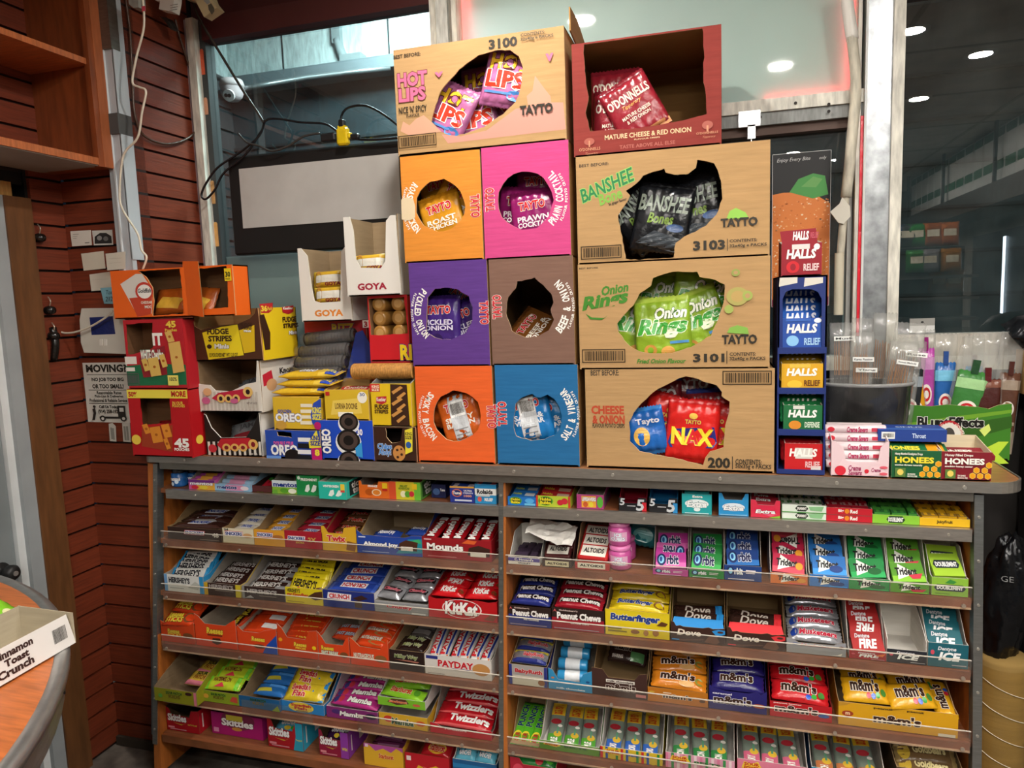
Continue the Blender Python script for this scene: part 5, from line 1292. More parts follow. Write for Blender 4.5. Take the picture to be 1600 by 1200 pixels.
seal = lambda c1: [('r', 0, .80, 1, .92, c1), ('e', .18, .46, .82, .66, '#e8e0d8'), ('e', .26, .49, .74, .63, '#b8242c'), ('e', .36, .52, .64, .60, '#e8e0d8'), ('p', [(.1, .42), (.9, .40), (.9, .36), (.1, .38)], c1), ('r', 0, .0, 1, .28, c1)]
for a in ((1418, 530, 574, .075, '#22262a', seal('#9aa4ac'), 'black printed incense pouch at the bin end of the green carton', 2, 2.215, '#2a2a2a'), (1444, 522, 578, .06, '#d89a1c', seal('#c8602c'), 'amber printed incense pouch between the black and the green one', -8, 2.22, '#a8401c'),
          (1450, 512, 542, .05, '#b04aa0', seal('#c890c0'), 'tall magenta incense pouch behind the amber one', -1, 2.25, '#8a1c6a'), (1478, 518, 564, .06, '#2a62a8', seal('#7ac0e0'), 'blue incense pouch behind the green one', 0, 2.26, '#2a4a8a'), (1497, 524, 576, .09, '#3c7a3a', seal('#a0cc90'), 'green incense pouch tilted in the middle of the carton', 10, 2.215, '#24482a'),
          (1523, 520, 570, .05, '#3a8ab8', seal('#8ac8e0'), 'light blue incense pouch right of the tilted green one', 0, 2.245, '#6a2a1a'), (1545, 515, 590, .075, '#46201c', [('r', 0, .9, 1, 1, '#7a4a3a')], 'dark brown incense pouch with thick sticks', 0, 2.215, '#5a1a1c'), (1570, 515, 580, .06, '#5a3a2c', seal('#9a8a7a'), 'brown incense pouch at the far end of the green carton', 4, 2.24, '#4a241c')):
    pouch_bag(*a)

# ================================================================== the open candy boxes on the six shelves
SHELF = ['narrow top shelf', 'second shelf', 'third shelf', 'fourth shelf', 'fifth shelf', 'lowest shelf']
BAY = lambda x: 'left bay' if x < -.62 else 'right bay'
GREY, TAN, WHT_, KRA = '#9c948a', '#a88c68', '#d6d2ca', '#8f7450'
def bar(name, desc, cat, col, decs=(), t=.02, ends=None, kind='gloss', wr=.0012, crimp=.07, axis='x', N=14, M=8):
    return dict(k='bar', name=name, desc=desc, cat=cat, col=col, decs=decs, t=t, ends=ends, kind=kind, wr=wr, crimp=crimp, axis=axis, N=N, M=M)
def gum(name, desc, cat, col, decs=(), t=.012, side=None, bev=0.0, front=()):
    return dict(k='box', name=name, desc=desc, cat=cat, col=col, decs=decs, t=t, side=side, bev=bev, front=front)
NP = [0]
def tray(row, xl, xr, yt, ref, oc, ic, decs, fills=(), prof=None, hs=None, hb=None, D=.26, dy=0.012, side=None, sprof=None, zo=0.0, where=None, name='candy_box', cat='box', flap=None, sw=None, sdec=(), yaw=0.0):
    """An open candy box on a shelf: xl, xr, yt are where the photo shows its front. fills: contents."""
    z0 = ROWZ[row] + .0016 + zo
    Y = lean(z0) + dy
    x0, x1 = Xat(xl, Y, z0 + .03), Xat(xr, Y, z0 + .03)
    b0, b1 = BAYS[0 if x1 < -.60 else 1]
    x1 = min(x1, b1 - (.012 if b1 < 0 else .003))
    if dy > -.03: x0 = max(x0, b0 + .003)
    xm, W = (x0 + x1) / 2, x1 - x0
    h = Zat(yt, xm, Y) - z0
    hs = hs or max(h * 1.45, .075); hb = hb or hs
    lab = 'open %s on the %s' % (ref, SHELF[row])
    root = thing(name, lab, cat, (xm, Y, z0), math.radians(yaw), 'open candy boxes')
    t = .0016
    om, im, sm_ = mat(oc), mat(ic, 'card'), mat(side or oc)
    q = MB(); q.box((-W / 2 + t, t, 0), (W / 2 - t, D - t, t), im); q.build('tray_floor', root)
    sp = sprof or [(t, h), (D * .12, h), (D * .5, hs), (D, hs)]
    f_ = [(D, 0)] + [(a, b) for a, b in sp[::-1]] + [(t, 0)]
    q = MB(); q.prism([(-a, b) for a, b in f_][::-1], F_left(-W / 2, 0, 0), t, sm_, im); q.build('side_panel', root)
    q = MB(); T = F_right(W / 2, 0, 0); q.prism(f_[::-1], T, t, sm_, im)
    if sdec: Face(q, F_right(W / 2, D / 2, 0), D, h).draw(sdec)
    q.build('side_panel', root)
    q = MB(); q.prism([(-W / 2, 0), (W / 2, 0), (W / 2, hb), (W / 2 - .015, hb + .004), (-W / 2 + .015, hb + .004), (-W / 2, hb)], F_back(0, D, 0), t, sm_, im); q.build('back_panel', root)
    q = MB()
    up = [(-W / 2 + (u * W), v * h) for u, v in prof] if prof else [(-W / 2, h), (W / 2, h)]
    q.prism([(-W / 2, 0), (W / 2, 0)] + up[::-1], F_front(0, 0, 0), t, om, im, im)
    Face(q, F_front(0, 0, 0), W, h).draw(decs)
    q.build('front_panel', root)
    if flap:
        q = MB(); q.prism([(-W / 2 * .96, 0), (W / 2 * .96, 0), (W / 2 * .9, flap[1]), (-W / 2 * .9, flap[1])], TR(0, .001, h) @ RX(90 + flap[0]), .001, mat(flap[2]), im); q.build('lid_flap', root)
    for c in fills: fill(root, ref, W, D, h, c)
    return root, W, D, h
def fill(root, ref, W, D, h, c):
    """Rows and columns of one kind of sweet in a box."""
    it, n, m = c['i'], c.get('n', 3), c.get('m', 1)
    w = c.get('w', .04); tilt = c.get('tilt', 10); y0 = c.get('y0', .012); z0 = min(c.get('z0', h - .02), h - .010); ddy = c.get('dy', w * 1.03); dz = c.get('dz', 0.0)
    x0, x1 = c.get('x0', 0.0), c.get('x1', 1.0)
    wi = (W - .008) * (x1 - x0)
    L = c.get('L', wi / m * .95); rot = c.get('rot', 0); jit = c.get('jit', 1.7); flip = c.get('flip', ())
    r = random.Random(int(W * 1e5) + n * 7 + m + NP[0]); NP[0] += 1
    t = it['t']
    if it['k'] == 'bar': mk = lambda: pillow(L, w, t, it['col'], it['decs'], it['kind'], it['axis'], it['crimp'], NP[0], it['ends'], it['N'], it['M'], it['wr'])
    elif it['k'] == 'roll': mk = lambda: it['mk'](L, w)
    else: mk = lambda: packbox(L, w, t, it['col'], it['decs'], None, it['side'], 'paper', it['bev'], it['front'])
    loc = root.location
    grp = it['desc'] + ' in the ' + ref
    proto = None
    for k in range(n):
        for j in range(m):
            x = -wi / 2 + wi * (j + .5) / m + W * ((x0 + x1) / 2 - .5) + r.uniform(-.0015, .0015) * jit
            a = r.uniform(-3, 3) * jit
            s_ = max(abs(math.sin(math.radians(tilt))), .0)
            zc = z0 + dz * k + t / 2
            zmin = .002 + t / 2 * math.cos(math.radians(tilt))
            zc = max(zc, zmin)
            rr = rot + (180 if (k, j) in flip or k in flip else 0)
            T = TR(loc.x + x, loc.y + y0 + ddy * k + r.uniform(-.001, .001) * jit, loc.z + zc) @ RX(tilt + r.uniform(-2, 2) * jit) @ TR(0, w / 2, 0) @ RZ(rr + a) @ TR(0, -w / 2 , 0)
            if rot in (90, -90):
                T = TR(loc.x + x, loc.y + y0 + L / 2 * math.cos(math.radians(tilt)), loc.z + zc) @ RX(tilt + r.uniform(-2, 2) * jit) @ RZ(rot + a) @ TR(0, -w / 2, 0)
                if k: T = TR(0, L * .9 * k, .012 * k) @ T
            side_w = ''
            if m > 1: side_w = ('left' if j == 0 else 'right') if m == 2 else (['left', 'middle', 'right'][j] if m == 3 else (['far left', 'left', 'middle', 'right', 'far right'][j] if m == 5 else ORD[j] + ' from left'))
            pos = ' '.join(x_ for x_ in ((('front row' if k == 0 else ORD[k] + ' row') if n > 1 else ''), side_w) if x_)
            lab = it['desc'] + ((', ' + pos + ',') if pos else '') + ' in the ' + ref.split(',')[0]
            if len(lab.split()) > 15: lab = it['desc'] + ((', ' + pos + ',') if pos else '') + ' in the ' + ref.split(',')[0].split(' with ')[0].split(' at ')[0].split(' under ')[0].split(' stacked ')[0].split(' beside ')[0].split(' jutting ')[0]
            if proto is None:
                proto = mk().build(it['name'])
                if it.get('cap'): pass
                tag(proto, lab, it['cat'], grp); proto.matrix_basis = T
            else: dup(proto, T, lab, grp)
def T_(s, u0, v0, u1, v1, c='#f2f0ea', o=None, b=.04, sh=0.0): return ('t', s, u0, v0, u1, v1, c, o, b, sh)
def R_(u0, v0, u1, v1, c): return ('r', u0, v0, u1, v1, c)
def E_(u0, v0, u1, v1, c): return ('e', u0, v0, u1, v1, c)
NOTCH = [(0, 1.45), (.10, 1.45), (.22, 1), (.78, 1), (.90, 1.45), (1, 1.45)]
def rolls(name, desc, cat, col, band=None, cap=None):
    return dict(k='roll', name=name, desc=desc, cat=cat, t=.0, mk=lambda L, w: rollmesh(w / 2, L, col, 12, 0, cap, 'gloss', band))

# ---- narrow top shelf: mints and gum
def mint_tub(px, py_t, py_b, Y, r, col, label, T0, lid='#20242c'):
    p = PY(px, py_b, Y); H = ROWZ[0] + .0008
    t = thing('gum_bottle', label, 'gum bottle', (p.x, Y, H))
    hh = PY(px, py_t, Y).z - H
    q = MB(); q.lathe([(0, .001), (r * .9, 0), (r, .006), (r, hh * .7), (r * .8, hh * .78)], mat(col, 'gloss'), None, 20)
    f = Face(q, F_front(0, -r * 1.0, 0), r * 1.6, hh, 'paper', lambda x, y: math.sqrt(max(r * r - x * x, 0)) - r + .0012); f.draw(T0); q.build('bottle', t)
    q = MB(); q.lathe([(r * .84, hh * .76), (r * .86, hh * .98), (r * .8, hh), (0, hh)], mat(lid, 'gloss'), None, 20); q.build('lid', t)
    return t
for k, px in enumerate((283, 305)):
    mint_tub(px, 731, 765, lean(1) + (.055 if k == 0 else .09), .028, '#2262a8', 'blue gum bottle with a dark lid standing ' + ('at the end of the narrow top shelf' if k == 0 else 'behind the purple mint box'), [T_('mentos', .06, .36, .94, .56, '#f2f2f2', '#14306c'), E_(.2, .08, .5, .3, '#cfe0ee'), E_(.55, .2, .85, .45, '#cfe0ee')])
ROLLP = lambda d, col, b, cap=None: rolls('mint_roll', d, 'mint roll', col, b, cap)
tray(0, 294.5, 335, 750, 'purple and yellow fruit mint box', '#c8589c', GREY, [R_(.3, .0, 1, .75, '#e0a83c'), R_(0, .74, 1, 1, '#6a2a7c'), T_('mentos', .06, .48, .94, .78, '#f2f2f2', '#2a2a7c'), E_(.1, .06, .38, .44, '#c8283a'), E_(.42, .06, .74, .46, '#e0c83c')], [dict(i=ROLLP('purple fruit mint roll', '#b04a98', '#d89a3c'), n=3, m=1, w=.021, z0=.038, dy=.024, dz=.005)], D=.12, hs=.06)
tray(0, 335, 391, 757, 'pale blue and pink mint box', '#8ab8d8', GREY, [R_(.3, .1, .8, .9, '#d88ab0'), T_('mentos', .06, .3, .62, .8, '#1f3a7c', '#e8eef4'), E_(.72, .2, .95, .8, '#e8d8e0')], [dict(i=ROLLP('pale blue mint roll', '#9cc0dc', '#d898b8'), n=3, m=1, w=.021, z0=.012, dy=.025, dz=.008)], D=.12, hs=.05)
tray(0, 393, 424, 759, 'green and red roll box', '#5a2c2c', '#3a2018', [], [dict(i=rolls('candy_roll', 'green candy roll', 'candy roll', '#4aa83c', '#c8283a', '#7ad04a'), n=2, m=4, rot=90, L=.09, w=.0135, z0=.016, tilt=12, y0=.002)], D=.14, hs=.03, dy=.02)
tray(0, 425, 467, 751, 'green apple mint box', '#8ab83c', GREY, [R_(0, .5, 1, 1, '#d8e4e8'), T_('mentos', .05, .52, .95, .85, '#1f3a8c', '#f2f2f2'), E_(.3, .06, .6, .45, '#5aa02c'), E_(.6, .04, .9, .42, '#e8ecd8'), R_(0, 0, .2, .3, '#6aa838')], [dict(i=ROLLP('green apple mint roll', '#8ab848', '#5a8a2c'), n=1, m=1, w=.021, z0=.01, y0=.06)], D=.12, hs=.065)
leaf = lambda: [('p', [(.34, .2), (.42, .5), (.54, .56), (.56, .3), (.46, .16)], '#e8f0e8'), ('p', [(.6, .2), (.72, .54), (.86, .5), (.82, .26), (.7, .16)], '#e8f0e8')]
TT = gum('mint_case', 'small clear green mint case', 'mint case', '#7ab89a', [R_(.1, .1, .9, .9, '#5a9a7a')], .012)
tray(0, 463.5, 500, 743, 'dark green mint case box', '#1c8a48', GREY, leaf() + [T_('FRESHMINT', .2, .72, .9, .86), E_(.05, .78, .18, .96, '#d8e8d8')], [dict(i=TT, n=3, m=1, w=.045, z0=.025, dy=.03, tilt=8, dz=.006)], D=.12, hs=.07, dy=.008)
tray(0, 498, 541, 753, 'teal mint case box', '#2ab8a4', GREY, leaf() + [T_('WINTERGREEN', .16, .68, .74, .82), R_(.8, .55, .95, .9, '#e8c83c'), R_(.8, .42, .95, .54, '#d84a3c')], [dict(i=TT, n=3, m=1, w=.05, z0=.03, dy=.03, tilt=8, dz=.004)], D=.13, hs=.058, dy=-.02, sdec=[R_(.15, .12, .8, .92, '#1c2a28'), T_('tic', .25, .5, .6, .85), T_('tac', .3, .15, .72, .5)])
TO = gum('mint_case', 'small clear orange mint case', 'mint case', '#c86a2c', [R_(.1, .1, .9, .9, '#d8843c')], .012)
tray(0, 561, 608, 752, 'orange mint case box', '#e06a1e', GREY, [E_(.2, .15, .5, .55, '#b8540f'), E_(.42, .15, .74, .55, '#f0d8b8'), E_(.46, .2, .70, .5, '#e0842c'), T_('ORANGE', .3, .65, .62, .78), R_(.78, .6, .95, .92, '#e8c020'), R_(.78, .46, .95, .58, '#c8281c')], [dict(i=TO, n=2, m=1, w=.05, z0=.008, y0=.05, tilt=4)], [(0, 1), (.08, 1), (.1, .78), (.62, .78), (.66, 1), (1, 1)], D=.13, hs=.07)
tray(0, 608, 657, 753, 'red yellow and green mint case box', '#cfc02c', GREY, [R_(0, 0, .22, 1, '#d8502c'), R_(.8, 0, 1, 1, '#6ab83a'), E_(.36, .14, .55, .5, '#f0e8c0'), E_(.5, .14, .68, .5, '#5aa02c'), E_(.64, .18, .8, .5, '#c8303c'), T_('FRUIT', .36, .7, .6, .82, '#5a7a1c'), T_('ADVENTURE', .3, .58, .66, .69, '#5a7a1c'), R_(.74, .6, .9, .92, '#e8c020')], [dict(i=TO, n=2, m=1, w=.045, z0=.03, y0=.03, tilt=8)], D=.13, hs=.07, side='#5a9a3c', sdec=[R_(.1, .1, .9, .92, '#2a4a24'), T_('tic', .2, .5, .6, .85), T_('tac', .25, .15, .75, .5)])
tray(0, 674, 696, 757, 'small dark blue antacid box', '#1c2450', '#3a4464', [E_(.1, .2, .6, .7, '#4a6aa0'), T_('Tums', .62, .5, .96, .7)], [dict(i=rolls('tablet_roll', 'dark blue tablet roll', 'tablet roll', '#24305c'), n=2, m=1, w=.018, z0=.012, dy=.022)], D=.12, hs=.045, dy=.05)
tray(0, 703, 741, 760, 'blue and yellow antacid box', '#24348c', '#4a5484', [R_(0, .9, 1, 1, '#d8a03c'), E_(.08, .35, .5, .82, '#e87a3c'), E_(.12, .4, .46, .78, '#1c2a6c'), T_('Tums', .12, .5, .46, .68), T_('ULTRA', .58, .7, .92, .8), T_('STRENGTH', .55, .56, .95, .65, '#d8d8e8'), T_('1000', .58, .36, .9, .5, '#e0a080'), R_(.2, .1, .9, .2, '#c8ccdc')], [dict(i=rolls('tablet_roll', 'pale tablet roll', 'tablet roll', '#c8c8d8', '#2a4a9c'), n=2, m=1, w=.02, z0=.044, dy=.023)], D=.12, hs=.062)
tray(0, 742, 777, 757, 'light blue and white antacid box', '#2a8ac0', '#8ab0c8', [R_(0, .45, 1, .78, '#e8e8e4'), T_('Rolaids', .1, .5, .84, .74, '#1c1c24', None, .05), R_(.05, .38, .7, .44, '#d8d8d0'), E_(.12, .1, .32, .36, '#d85a4c'), T_('RELIEF', .45, .14, .84, .3)], [dict(i=rolls('tablet_roll', 'pink and blue tablet roll', 'tablet roll', '#c86a7a', '#2a7ab0'), n=3, m=1, w=.02, z0=.048, dy=.023, dz=.003)], D=.13, hs=.066, sdec=[R_(0, .45, 1, .78, '#d8d8d4'), T_('Rolaids', .3, .5, .9, .74, '#1c1c24')])
HB = gum('gum_pack', 'flat blue gum pack', 'gum pack', '#1f6ab0', [T_('Hubba', .05, .4, .4, .8, '#d8e83c'), R_(.55, .2, .95, .8, '#c8ccd0')], .012)
HR = gum('gum_pack', 'flat red gum pack', 'gum pack', '#b8242c', [T_('Hubba', .05, .4, .4, .8, '#e8d83c'), R_(.55, .2, .95, .8, '#d8b8a0')], .012)
hub = [E_(.06, .1, .5, .95, '#5aa82c'), E_(.10, .16, .46, .88, '#2a3a1c'), T_('Hubba', .12, .55, .44, .82, '#e8d82c', None, .06), T_('Bubba', .12, .22, .44, .52, '#e8d82c', None, .06)]
tray(0, 787, 837, 776, 'bright blue bubble gum box', '#2272c4', '#1c3a5c', hub + [E_(.62, .3, .94, .85, '#5ab0e8'), R_(.6, .05, .98, .3, '#6ab8e0')], [dict(i=HB, n=4, m=1, w=.028, z0=.012, dy=.03, tilt=16, dz=.008)], D=.14, hs=.045)
tray(0, 837.5, 891, 775, 'red and lime bubble gum box', '#b8c83a', '#8a2a24', hub + [R_(.0, .0, .06, 1, '#c83a2c'), R_(.94, 0, 1, 1, '#c83a2c'), E_(.62, .2, .8, .7, '#c82838'), E_(.74, .3, .93, .85, '#c82838')], [dict(i=HR, n=4, m=1, w=.028, z0=.014, dy=.03, tilt=16, dz=.008)], D=.14, hs=.045)
tray(0, 901, 943, 773, 'purple and orange striped candy box', '#a83a78', GREY, [R_(.18, .1, .72, .9, '#e8a838'), T_('LIFESAVERS', .2, .55, .72, .82, '#e8e8e8', '#7a2a5c', .05), E_(.24, .12, .42, .5, '#c85a2c'), E_(.45, .12, .62, .5, '#e0d03c'), E_(.76, .1, .98, .9, '#5ab03c')], [dict(i=rolls('candy_roll', 'striped candy roll', 'candy roll', '#b83a3c', '#d8a03c'), n=3, m=1, w=.02, z0=.012, dy=.024)], D=.13, hs=.05, sdec=[R_(.1, .2, .9, .8, '#6a5a6a')])
FIVE = lambda c: [R_(.0, .0, 1, .5, '#1a1a1e'), R_(.84, 0, 1, .9, c), T_('5', .02, .55, .22, 1.25, '#c8ccd0', None, .03, .1), T_('5', .62, .05, .92, 1.2, '#c8ccd0', None, .03, .1), R_(.3, .48, .6, .55, '#d0d0d4')]
P5 = [(0, 1.35), (.12, 1.35), (.2, .8), (.66, .8), (.72, 1.35), (1, 1.35)]
tray(0, 967, 1010, 783, 'black gum box with red inside', '#16161a', '#8c1428', FIVE('#c8202c'), (), P5, D=.11, hs=.062, hb=.066)
tray(0, 1014, 1058.5, 784, 'black gum box with blue inside', '#16161a', '#1c6a9c', FIVE('#2a8ac8'), (), P5, D=.11, hs=.062, hb=.066)
EX = lambda d, c: gum('gum_pack', d, 'gum pack', c, [T_('Extra', .1, .3, .7, .8, '#e8f0f0')], .014)
def ext(out): return [T_('Extra', .16, .34, .84, .66, '#f2f4f4', out, .06, .15)]
tray(0, 1065.5, 1112, 772, 'teal chewing gum box', '#24a0a4', GREY, [E_(.1, .3, .9, .74, '#e8f2f2')] + ext('#186a70') + [E_(.4, .14, .62, .34, '#e8f2f2'), T_('Extra', .36, .82, .7, .94), R_(.1, .03, .9, .07, '#bfe0e0')], [dict(i=EX('teal gum pack', '#2aa4a8'), n=2, m=2, w=.04, z0=.045, dy=.03, tilt=20)], D=.12, hs=.066, sdec=[E_(.2, .3, .8, .8, '#1a7a80')])
tray(0, 1123, 1169.5, 781, 'sky blue chewing gum box, notched and nearly empty', '#2a90cc', '#b8b4b0', [E_(.12, .3, .88, .8, '#e0ecf4')] + ext('#1c3a6c') + [R_(.05, .05, .95, .1, '#8ac0e0')], (), [(0, 1.4), (.1, 1.4), (.2, 1), (.78, 1), (.9, 1.4), (1, 1.4)], D=.12, hs=.06, hb=.066)
tray(0, 1173, 1219, 790, 'pink watermelon gum box, notched', '#d8304c', '#b8b4b0', [E_(.1, .4, .9, .95, '#d8284a'), ('p', [(.6, 0), (1, .2), (1, 0)], '#8ac03a')] + ext('#5a1424') + [('p', [(.4, .3), (.7, .1), (.9, .35)], '#e85a7a')], [dict(i=EX('watermelon gum pack', '#b8283c'), n=2, m=1, w=.04, z0=.03, dy=.03, tilt=12)], [(0, 1.45), (.16, 1.45), (.24, 1.05), (.8, 1.05), (.86, 1.45), (1, 1.45)], D=.12, hs=.06, hb=.066, side='#9cc83a')
def sticks(d, c, c2): return gum('gum_stick_pack', d, 'gum pack', c, [R_(.0, .0, 1, .5, c2), R_(.3, .1, .7, .9, c)], .012)
def flatgum(xl, xr, yt, ref, col, word, tc, oc, d, c, c2, two=False, big=None):
    dec = ([('p', [(.3, .5), (.36, .9), (.64, .9), (.7, .5), (.64, .1), (.36, .1)], oc)] if oc else []) + [T_(word, .34, .25, .66, .75, tc, None, .05)]
    if big: dec = big
    h = tray(0, xl, xr, yt, ref, col, GREY, dec, [dict(i=sticks(d, c, c2), n=3, m=5, w=.035, z0=.014, dy=.036, tilt=10, dz=.003)], D=.14, hs=.024)
    if two:
        root, W, D, hh = h
        q = MB(); Face(q, F_front(0, -.0006, 0), W, hh).draw([R_(0, .47, 1, .50, '#5a5a50')]); q.build('seam', root)
spear = [('p', [(.3, .75), (.36, .95), (.54, .95), (.6, .75), (.54, .55), (.36, .55)], '#1c2a1c'), T_('SPEARMINT', .34, .65, .56, .85), ('p', [(.3, .25), (.36, .45), (.54, .45), (.6, .25), (.54, .05), (.36, .05)], '#1c2a1c'), T_('SPEARMINT', .34, .15, .56, .35), ('p', [(.6, .9), (.95, .95), (.9, .6), (.64, .65)], '#8ac08a'), ('p', [(.6, .4), (.95, .45), (.9, .1), (.64, .15)], '#8ac08a'), R_(0, .46, 1, .52, '#4a9a3c'), R_(0, 0, 1, .04, '#4a9a3c')]
flatgum(1222, 1291, 789, 'white and green gum stick box', '#dfe8dc', '', '#f2f2f2', None, 'white gum stick', '#d8e4d4', '#4a8a4a', True, spear)
flatgum(1291.5, 1363, 794, 'red cinnamon gum stick box', '#c41c2c', '', '#f2f2f2', None, 'red gum stick', '#b81c30', '#d8a0a0', True, [T_('Big', .26, .62, .38, .9), E_(.40, .58, .5, .94, '#e08a1c'), T_('Red', .52, .62, .68, .9), T_('Big', .26, .12, .38, .4), E_(.40, .08, .5, .44, '#e08a1c'), T_('Red', .52, .12, .68, .4)])
flatgum(1363.5, 1437, 805, 'lime green gum stick box', '#8ac83a', 'DOUBLEMINT', '#f2f2f2', '#1c3a1c', 'lime gum stick', '#4a9a3c', '#2a6a34')
flatgum(1437.5, 1516, 810, 'yellow fruit gum stick box', '#e8b820', 'JuicyFruit', '#3a2a14', None, 'yellow gum stick', '#d8a41c', '#8a6a2c')
for xl, xr, yt, yb, col, word, tc, lab, Yo in ((1254, 1322, 765, 779, '#24609c', 'Winterfresh', '#d8e8f4', 'blue gum carton stacked at the back of the narrow top shelf', .12), (1359, 1430, 769, 785, '#86b83a', 'DOUBLEMINT', '#e8f0d8', 'lime green gum carton stacked behind the lime gum sticks', .13), (1430.5, 1494, 772, 787, '#c8981c', 'JuicyFruit', '#3a2a14', 'yellow gum carton stacked behind the yellow gum sticks', .13)):
    Y = lean(1) + Yo
    a, b = PY(xl, (yt + yb) / 2, Y), PY(xr, (yt + yb) / 2, Y)
    zt, zb = PY((xl + xr) / 2, yt, Y).z, PY((xl + xr) / 2, yb, Y).z
    q = packbox(b.x - a.x, .03, zt - zb, col, front=[T_(word, .25, .25, .75, .75, tc, None, .04)])
    o = q.build('gum_carton'); o.location = ((a.x + b.x) / 2, Y, (zt + zb) / 2); tag(o, lab, 'gum carton', 'gum cartons at the back')
    sp_ = box_thing('gum_carton', 'plain dark carton under the ' + lab.split(' stacked')[0], 'gum carton', Vector(((a.x + b.x) / 2, Y + .001, ROWZ[0] + .001)), b.x - a.x - .002, .028, zb - ROWZ[0] - .002, col, kind='paper')

# ---- second shelf
SN = lambda d, c, dec=(): bar('candy_bar', d, 'candy bar', c, list(dec) + [('p', [(.3, .2), (.36, .85), (.74, .85), (.68, .2)], '#e8e8ec'), T_('SNICKERS', .32, .3, .7, .75, '#2a4aa0', None, .05, .15)], .02)
snk = lambda u0=.3, v0=.45, u1=.7, v1=.8: [('p', [(u0, v0), (u0 + .02, v1), (u1, v1), (u1 - .02, v0)], '#c8485a'), ('p', [(u0 + .01, v0 + .03), (u0 + .03, v1 - .03), (u1 - .01, v1 - .03), (u1 - .03, v0 + .03)], '#e8e8ee'), T_('SNICKERS', u0 + .03, v0 + .06, u1 - .03, v1 - .06, '#26357c', None, .06)]
dk = '#34211c'
tray(1, 262, 346, 825, 'dark brown candy bar box at the left end', dk, KRA, snk() + [T_('48', .83, .35, .95, .7, '#d8d0c8'), R_(.6, .1, .95, .14, '#8a7a70')], [dict(i=SN('dark brown candy bar', '#3a201a'), n=3, m=1, w=.042, z0=.03, tilt=8, dz=.006), dict(i=bar('candy_bar', 'silver backed candy bar', 'candy bar', '#b8b4b4', [R_(.1, .3, .9, .7, '#4a2a24')], .02, kind='foil'), n=1, m=1, w=.04, z0=.06, y0=.05, tilt=12, L=.11)], hs=.10)
tray(1, 348, 396.5, 826, 'cream candy bar box', '#d8cfb4', KRA, [R_(0, .0, 1, .06, '#b8a888')] + snk(.06, .48, .66, .82) + [E_(.66, .42, .95, .72, '#c89a68'), T_('24', .06, .84, .2, .98, '#2a2a2a')], [dict(i=SN('pale candy bar', '#cfc8b8'), n=4, m=1, w=.036, z0=.022, tilt=10, dz=.008, y0=.03)], hs=.10)
tray(1, 397, 444.5, 828, 'amber candy bar box', '#d89a2c', KRA, snk(.08, .52, .64, .84) + [E_(.62, .46, .96, .72, '#a86a34')], [dict(i=SN('amber candy bar', '#d0942c'), n=4, m=1, w=.036, z0=.02, tilt=10, dz=.009, y0=.03)], hs=.10)
tray(1, 445, 504, 830, 'crimson candy bar box', '#a41c2c', KRA, snk(.06, .4, .56, .72) + [T_('2X', .62, .4, .84, .66, '#c8a04c', None, .05), T_('EXTRA', .3, .28, .52, .38, '#d8b03c')], [dict(i=SN('crimson candy bar', '#a01c30'), n=4, m=1, w=.036, z0=.02, tilt=10, dz=.010, y0=.03)], hs=.10)
TW = bar('candy_bar', 'gold and brown candy bar', 'candy bar', '#5a3418', [T_('Twix', .2, .2, .8, .8, '#d83c34', '#f0e0c0', .06, .1)], .02)
tray(1, 503, 557, 833, 'golden yellow candy bar box with a deep notch', '#d8a828', '#8a5f34', [T_('Twix', .15, .52, .7, .86, '#c8242c', '#f0e8d0', .08), ('p', [(.7, .1), (.95, .02), (1, .5), (.74, .6)], '#8a5a2c')], [dict(i=TW, n=4, m=1, w=.036, z0=.02, tilt=10, dz=.012, y0=.02)], [(0, 1.35), (.08, 1.35), (.2, .98), (.62, .98), (.66, 1.3), (1, 1.42)], hs=.11)
AJ = bar('candy_bar', 'blue coconut candy bar', 'candy bar', '#24449c', [T_('Almond joy', .2, .2, .8, .8, '#f2f2f2', None, .05)], .022)
tray(1, 558, 659.5, 838, 'royal blue candy bar box', '#24449c', '#a08c70', [('p', [(.6, .1), (1, .2), (1, .95), (.8, .9)], '#1f8a9c'), ('p', [(.8, .78), (.96, .95), (1, .7)], '#3aa86a'), ('p', [(.64, .3), (.66, .66), (.76, .86), (.94, .76), (.92, .28)], '#4a2a18'), R_(.68, .28, .86, .5, '#ece6da'), T_('Almond joy', .1, .36, .64, .66, '#f4f4f4', '#4a3020', .06), R_(.08, .1, .5, .13, '#a8b8d8'), R_(.03, .86, .14, .92, '#d8dce8')],
     [dict(i=AJ, n=1, m=1, w=.045, z0=.03, y0=.02, x0=.15, x1=.6, tilt=10), dict(i=dict(AJ, desc='farther blue coconut candy bar'), n=1, m=1, w=.045, z0=.04, y0=.05, x0=.62, x1=1, tilt=8)], [(0, 1.25), (.04, 1.15), (.1, .98), (.2, 1.0), (.5, .96), (.75, .98), (.85, 1.1), (1, 1.12)], hs=.115, hb=.12)
MO = bar('candy_bar', 'red coconut candy bar', 'candy bar', '#a8141e', [R_(.7, .1, .84, .9, '#e8e8e8'), T_('Mounds', .1, .15, .66, .85, '#f4f0ec', '#3a1414', .06)], .024, ends='#b81c26')
